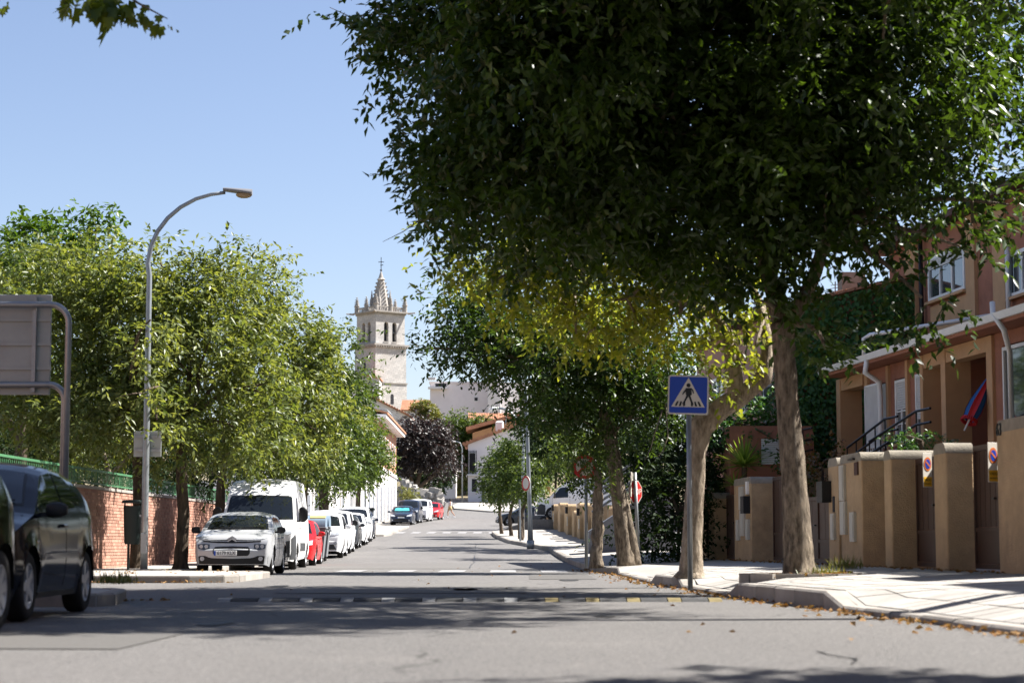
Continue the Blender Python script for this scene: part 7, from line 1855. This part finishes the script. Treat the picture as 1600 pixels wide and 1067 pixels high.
# yucca behind the meter pier
yc = thing('yucca', 'spiky yucca with long pale green blades rising behind the meter pier', 'plant', W(1160, 745, 50.7))
def blade(c, dr, L_, w):
    dr = Vector(dr).normalized(); sd_ = dr.cross(Vector((0, 0, 1))); 
    if sd_.length < .05: sd_ = Vector((1, 0, 0))
    sd_.normalize(); up = sd_.cross(dr); rows = []
    for i in range(5):
        u = i / 4; p = Vector(c) + dr * L_ * u - Vector((0, 0, 1)) * (.16 * L_ * u * u * (1 - dr.z * .7)); ww = w * (1 - u ** 2) + .002
        rows.append([p - sd_ * ww + up * ww * .25, p, p + sd_ * ww + up * ww * .25])
    me = MB().grid(rows).mesh('blade', M['yucca'], False, tuple(yc.location))
    at = me.attributes.new('var', 'FLOAT', 'FACE'); at.data.foreach_set('value', [random.random()] * len(me.polygons)); link('blade', me, yc)
def rosette(px, py, d, n, L_):
    c = W(px, py, d); r_ = random.Random(px)
    for k in range(n):
        a = r_.uniform(0, 6.28); e = math.asin(min(1, r_.uniform(-.05, 1)))
        blade(c, (math.cos(a) * math.cos(e), math.sin(a) * math.cos(e), math.sin(e)), L_ * r_.uniform(.75, 1.1), .026)
rosette(1163, 728, 50.7, 110, .86); rosette(1148, 758, 50.5, 30, .5)
MB().tube([W(1163, 851, 50.7), W(1163, 730, 50.7)], .07, 8).build('stem', M['barkdark'], yc)
# ground litter and weeds
n = 750
xs_, ys2 = [], []
yy = 9 + 45 * rng.random(n) ** 1.6; off = -np.abs(rng.normal(size=n)) * .22 - .03
P = np.array([[XK(y) + o_, y, zr(y) + .012] for y, o_ in zip(yy, off)])
a = rng.random(300) * 6.28; rr = .25 + .5 * rng.random(300)
t1 = np.array([[b1.x + r_ * math.cos(q), b1.y + r_ * math.sin(q), right_z(b1.x + r_ * math.cos(q), b1.y + r_ * math.sin(q)) + .03] for q, r_ in zip(a, rr)])
yy2 = 26 + 24 * rng.random(260); t2 = np.array([[XWALL(y) - .08 - abs(rng.normal()) * .15, y, right_z(XWALL(y) - .2, y) + .02] for y in yy2])
t3 = np.array([[rng.uniform(-9, -4.2), 24.55 - abs(rng.normal()) * .12, .012] for _ in range(160)] + [[rng.uniform(-10, -5), 36.5 - abs(rng.normal()) * .12, .012] for _ in range(120)] + [[rng.uniform(-10, -5.2), rng.uniform(36.8, 43), .15] for _ in range(60)])
t4 = np.array([[rng.uniform(-4, 3.4), y, zr(y) + .008] for y in 14 + 50 * rng.random(45)])
P = np.concatenate([P, t1, t2, t3, t4]); n = len(P)
D = unit(np.stack([rng.normal(size=n), rng.normal(size=n), .18 * rng.normal(size=n) + .1], 1))
o = link('fallen_leaves', leaf_mesh('fallen_leaves', P.astype(np.float32), D, .045 + .05 * rng.random(n), .028 + .03 * rng.random(n), M['litter'], fold=.35), None)
tag(o, 'dry brown leaves lying along the right kerb and round the trunks', 'fallen leaves', kind='stuff')
def tuft(label, x, y, z, n, L_, m='drygrass'):
    P = np.array([[x, y, z]]) + rng.normal(size=(n, 3)) * np.array([.16, .08, 0]); D = unit(np.stack([rng.normal(size=n) * .5, rng.normal(size=n) * .5, np.ones(n)], 1))
    o = link('grass', leaf_mesh('grass', P.astype(np.float32), D, L_ * (.5 + rng.random(n)), .012 + .012 * rng.random(n), M[m]), None); tag(o, label, 'grass', kind='stuff')
tuft('small weed tuft at the edge of the left pavement bulge', WX(183, 28.9), 28.9, .12, 160, .16)
tuft('weed tuft at the foot of the garden pier by the big trunk', WX(1318, 33), 33, .28, 120, .2)
tuft('dry grass round the base of the big trunk', b1.x + .3, b1.y - .2, .24, 140, .12)
soil = MB(); soil.add([(b1.x + .72 * math.cos(a) * (1 + .1 * math.sin(3 * a)), b1.y + .55 * math.sin(a), right_z(b1.x + .72 * math.cos(a), b1.y + .55 * math.sin(a)) + .022) for a in [2 * math.pi * k / 20 for k in range(20)]] + [(b1.x, b1.y, right_z(b1.x, b1.y) + .06)], [(k, (k + 1) % 20, 20) for k in range(20)])
struct('tree_pit', soil, M['ground'])
# kerb rim of the tree pit
for k in range(12):
    a0_, a1_ = 2 * math.pi * k / 12, 2 * math.pi * (k + .9) / 12
    p = [(b1.x + .78 * math.cos(a) , b1.y + .62 * math.sin(a)) for a in (a0_, a1_)]; q_ = [(b1.x + .90 * math.cos(a), b1.y + .74 * math.sin(a)) for a in (a1_, a0_)]
    v = p + q_; z = right_z(b1.x, b1.y)
    MB().hexa([(x, y, z - .1) for x, y in v] + [(x, y, z + .055) for x, y in v]).build('edging_stone', M['kerb'], pav)

# ------------------------------------------------------------------ the walking woman
dpz = 183.0; b = W(703, 851, dpz); b.z = zr(dpz)
pe = thing('person', 'woman with long dark hair in tan shorts walking beside the red car', 'person', b, rz=R(-70))
sk = bpy.data.meshes.new('body')
vv = [(0, 0, .92), (0, 0, 1.15), (0, 0, 1.38), (0, -.01, 1.47), (0, -.02, 1.60), (-.09, 0, .88), (-.10, -.18, .50), (-.10, -.16, .10), (-.10, -.28, .04), (.09, 0, .88), (.10, .14, .48), (.10, .42, .16), (.10, .33, .04), (-.17, 0, 1.36), (-.22, .10, 1.10), (-.22, .02, .88), (.17, 0, 1.36), (.22, -.10, 1.10), (.22, -.22, .92)]
ee = [(0, 1), (1, 2), (2, 3), (3, 4), (0, 5), (5, 6), (6, 7), (7, 8), (0, 9), (9, 10), (10, 11), (11, 12), (2, 13), (13, 14), (14, 15), (2, 16), (16, 17), (17, 18)]
rad = [.13, .11, .14, .05, .10, .09, .06, .045, .04, .09, .06, .045, .04, .055, .04, .035, .055, .04, .035]
sk.from_pydata(vv, ee, []); M['skin'] = mat('skin', (.50, .28, .19), .55, var=.05)
sk.materials.append(M['skin'])
so_ = link('body', sk, pe); md = so_.modifiers.new('skin', 'SKIN'); md.use_smooth_shade = True
lay = sk.skin_vertices[0] if sk.skin_vertices else None
if lay is None:
    bpy.context.view_layer.update(); lay = sk.skin_vertices[0] if sk.skin_vertices else None
if lay:
    for i, r_ in enumerate(rad): lay.data[i].radius = (r_, r_)
    lay.data[0].use_root = True
su = so_.modifiers.new('sub', 'SUBSURF'); su.levels = 1; su.render_levels = 1
M['top'] = mat('pale_top', (.62, .60, .60), .85, var=.05); M['shorts'] = mat('tan_shorts', (.50, .36, .17), .85, var=.05); M['hair'] = mat('dark_hair', (.02, .014, .01), .5, var=.1); M['shoe'] = mat('white_shoe', (.7, .7, .7), .6, var=.03)
MB().lathe([(.15, .98), (.165, 1.10), (.17, 1.25), (.185, 1.36), (.09, 1.44)], 14).build('top', M['top'], pe, smooth=True, world=False)
mb = MB(); mb.lathe([(.165, 1.0), (.18, .92), (.17, .84)], 14); mb.tube([(-.09, 0, .9), (-.10, -.1, .66)], [.11, .10], 10); mb.tube([(.09, 0, .9), (.10, .1, .64)], [.11, .10], 10); mb.build('shorts', M['shorts'], pe, smooth=True, world=False)
rows = [[(r_ * math.cos(a), .03 + r_ * math.sin(a), z) for a in [2 * math.pi * k / 12 for k in range(13)]] for z, r_ in ((1.72, .02), (1.70, .07), (1.64, .115), (1.56, .12), (1.45, .12), (1.34, .10), (1.28, .05))]
MB().grid(rows).build('hair', M['hair'], pe, smooth=True, world=False)
for x, y, z in ((-.10, -.24, .03), (.10, .36, .04)): MB().bbox(x - .045, x + .045, y - .13, y + .11, z - .03, z + .05, .02).build('shoe', M['shoe'], pe, world=False)
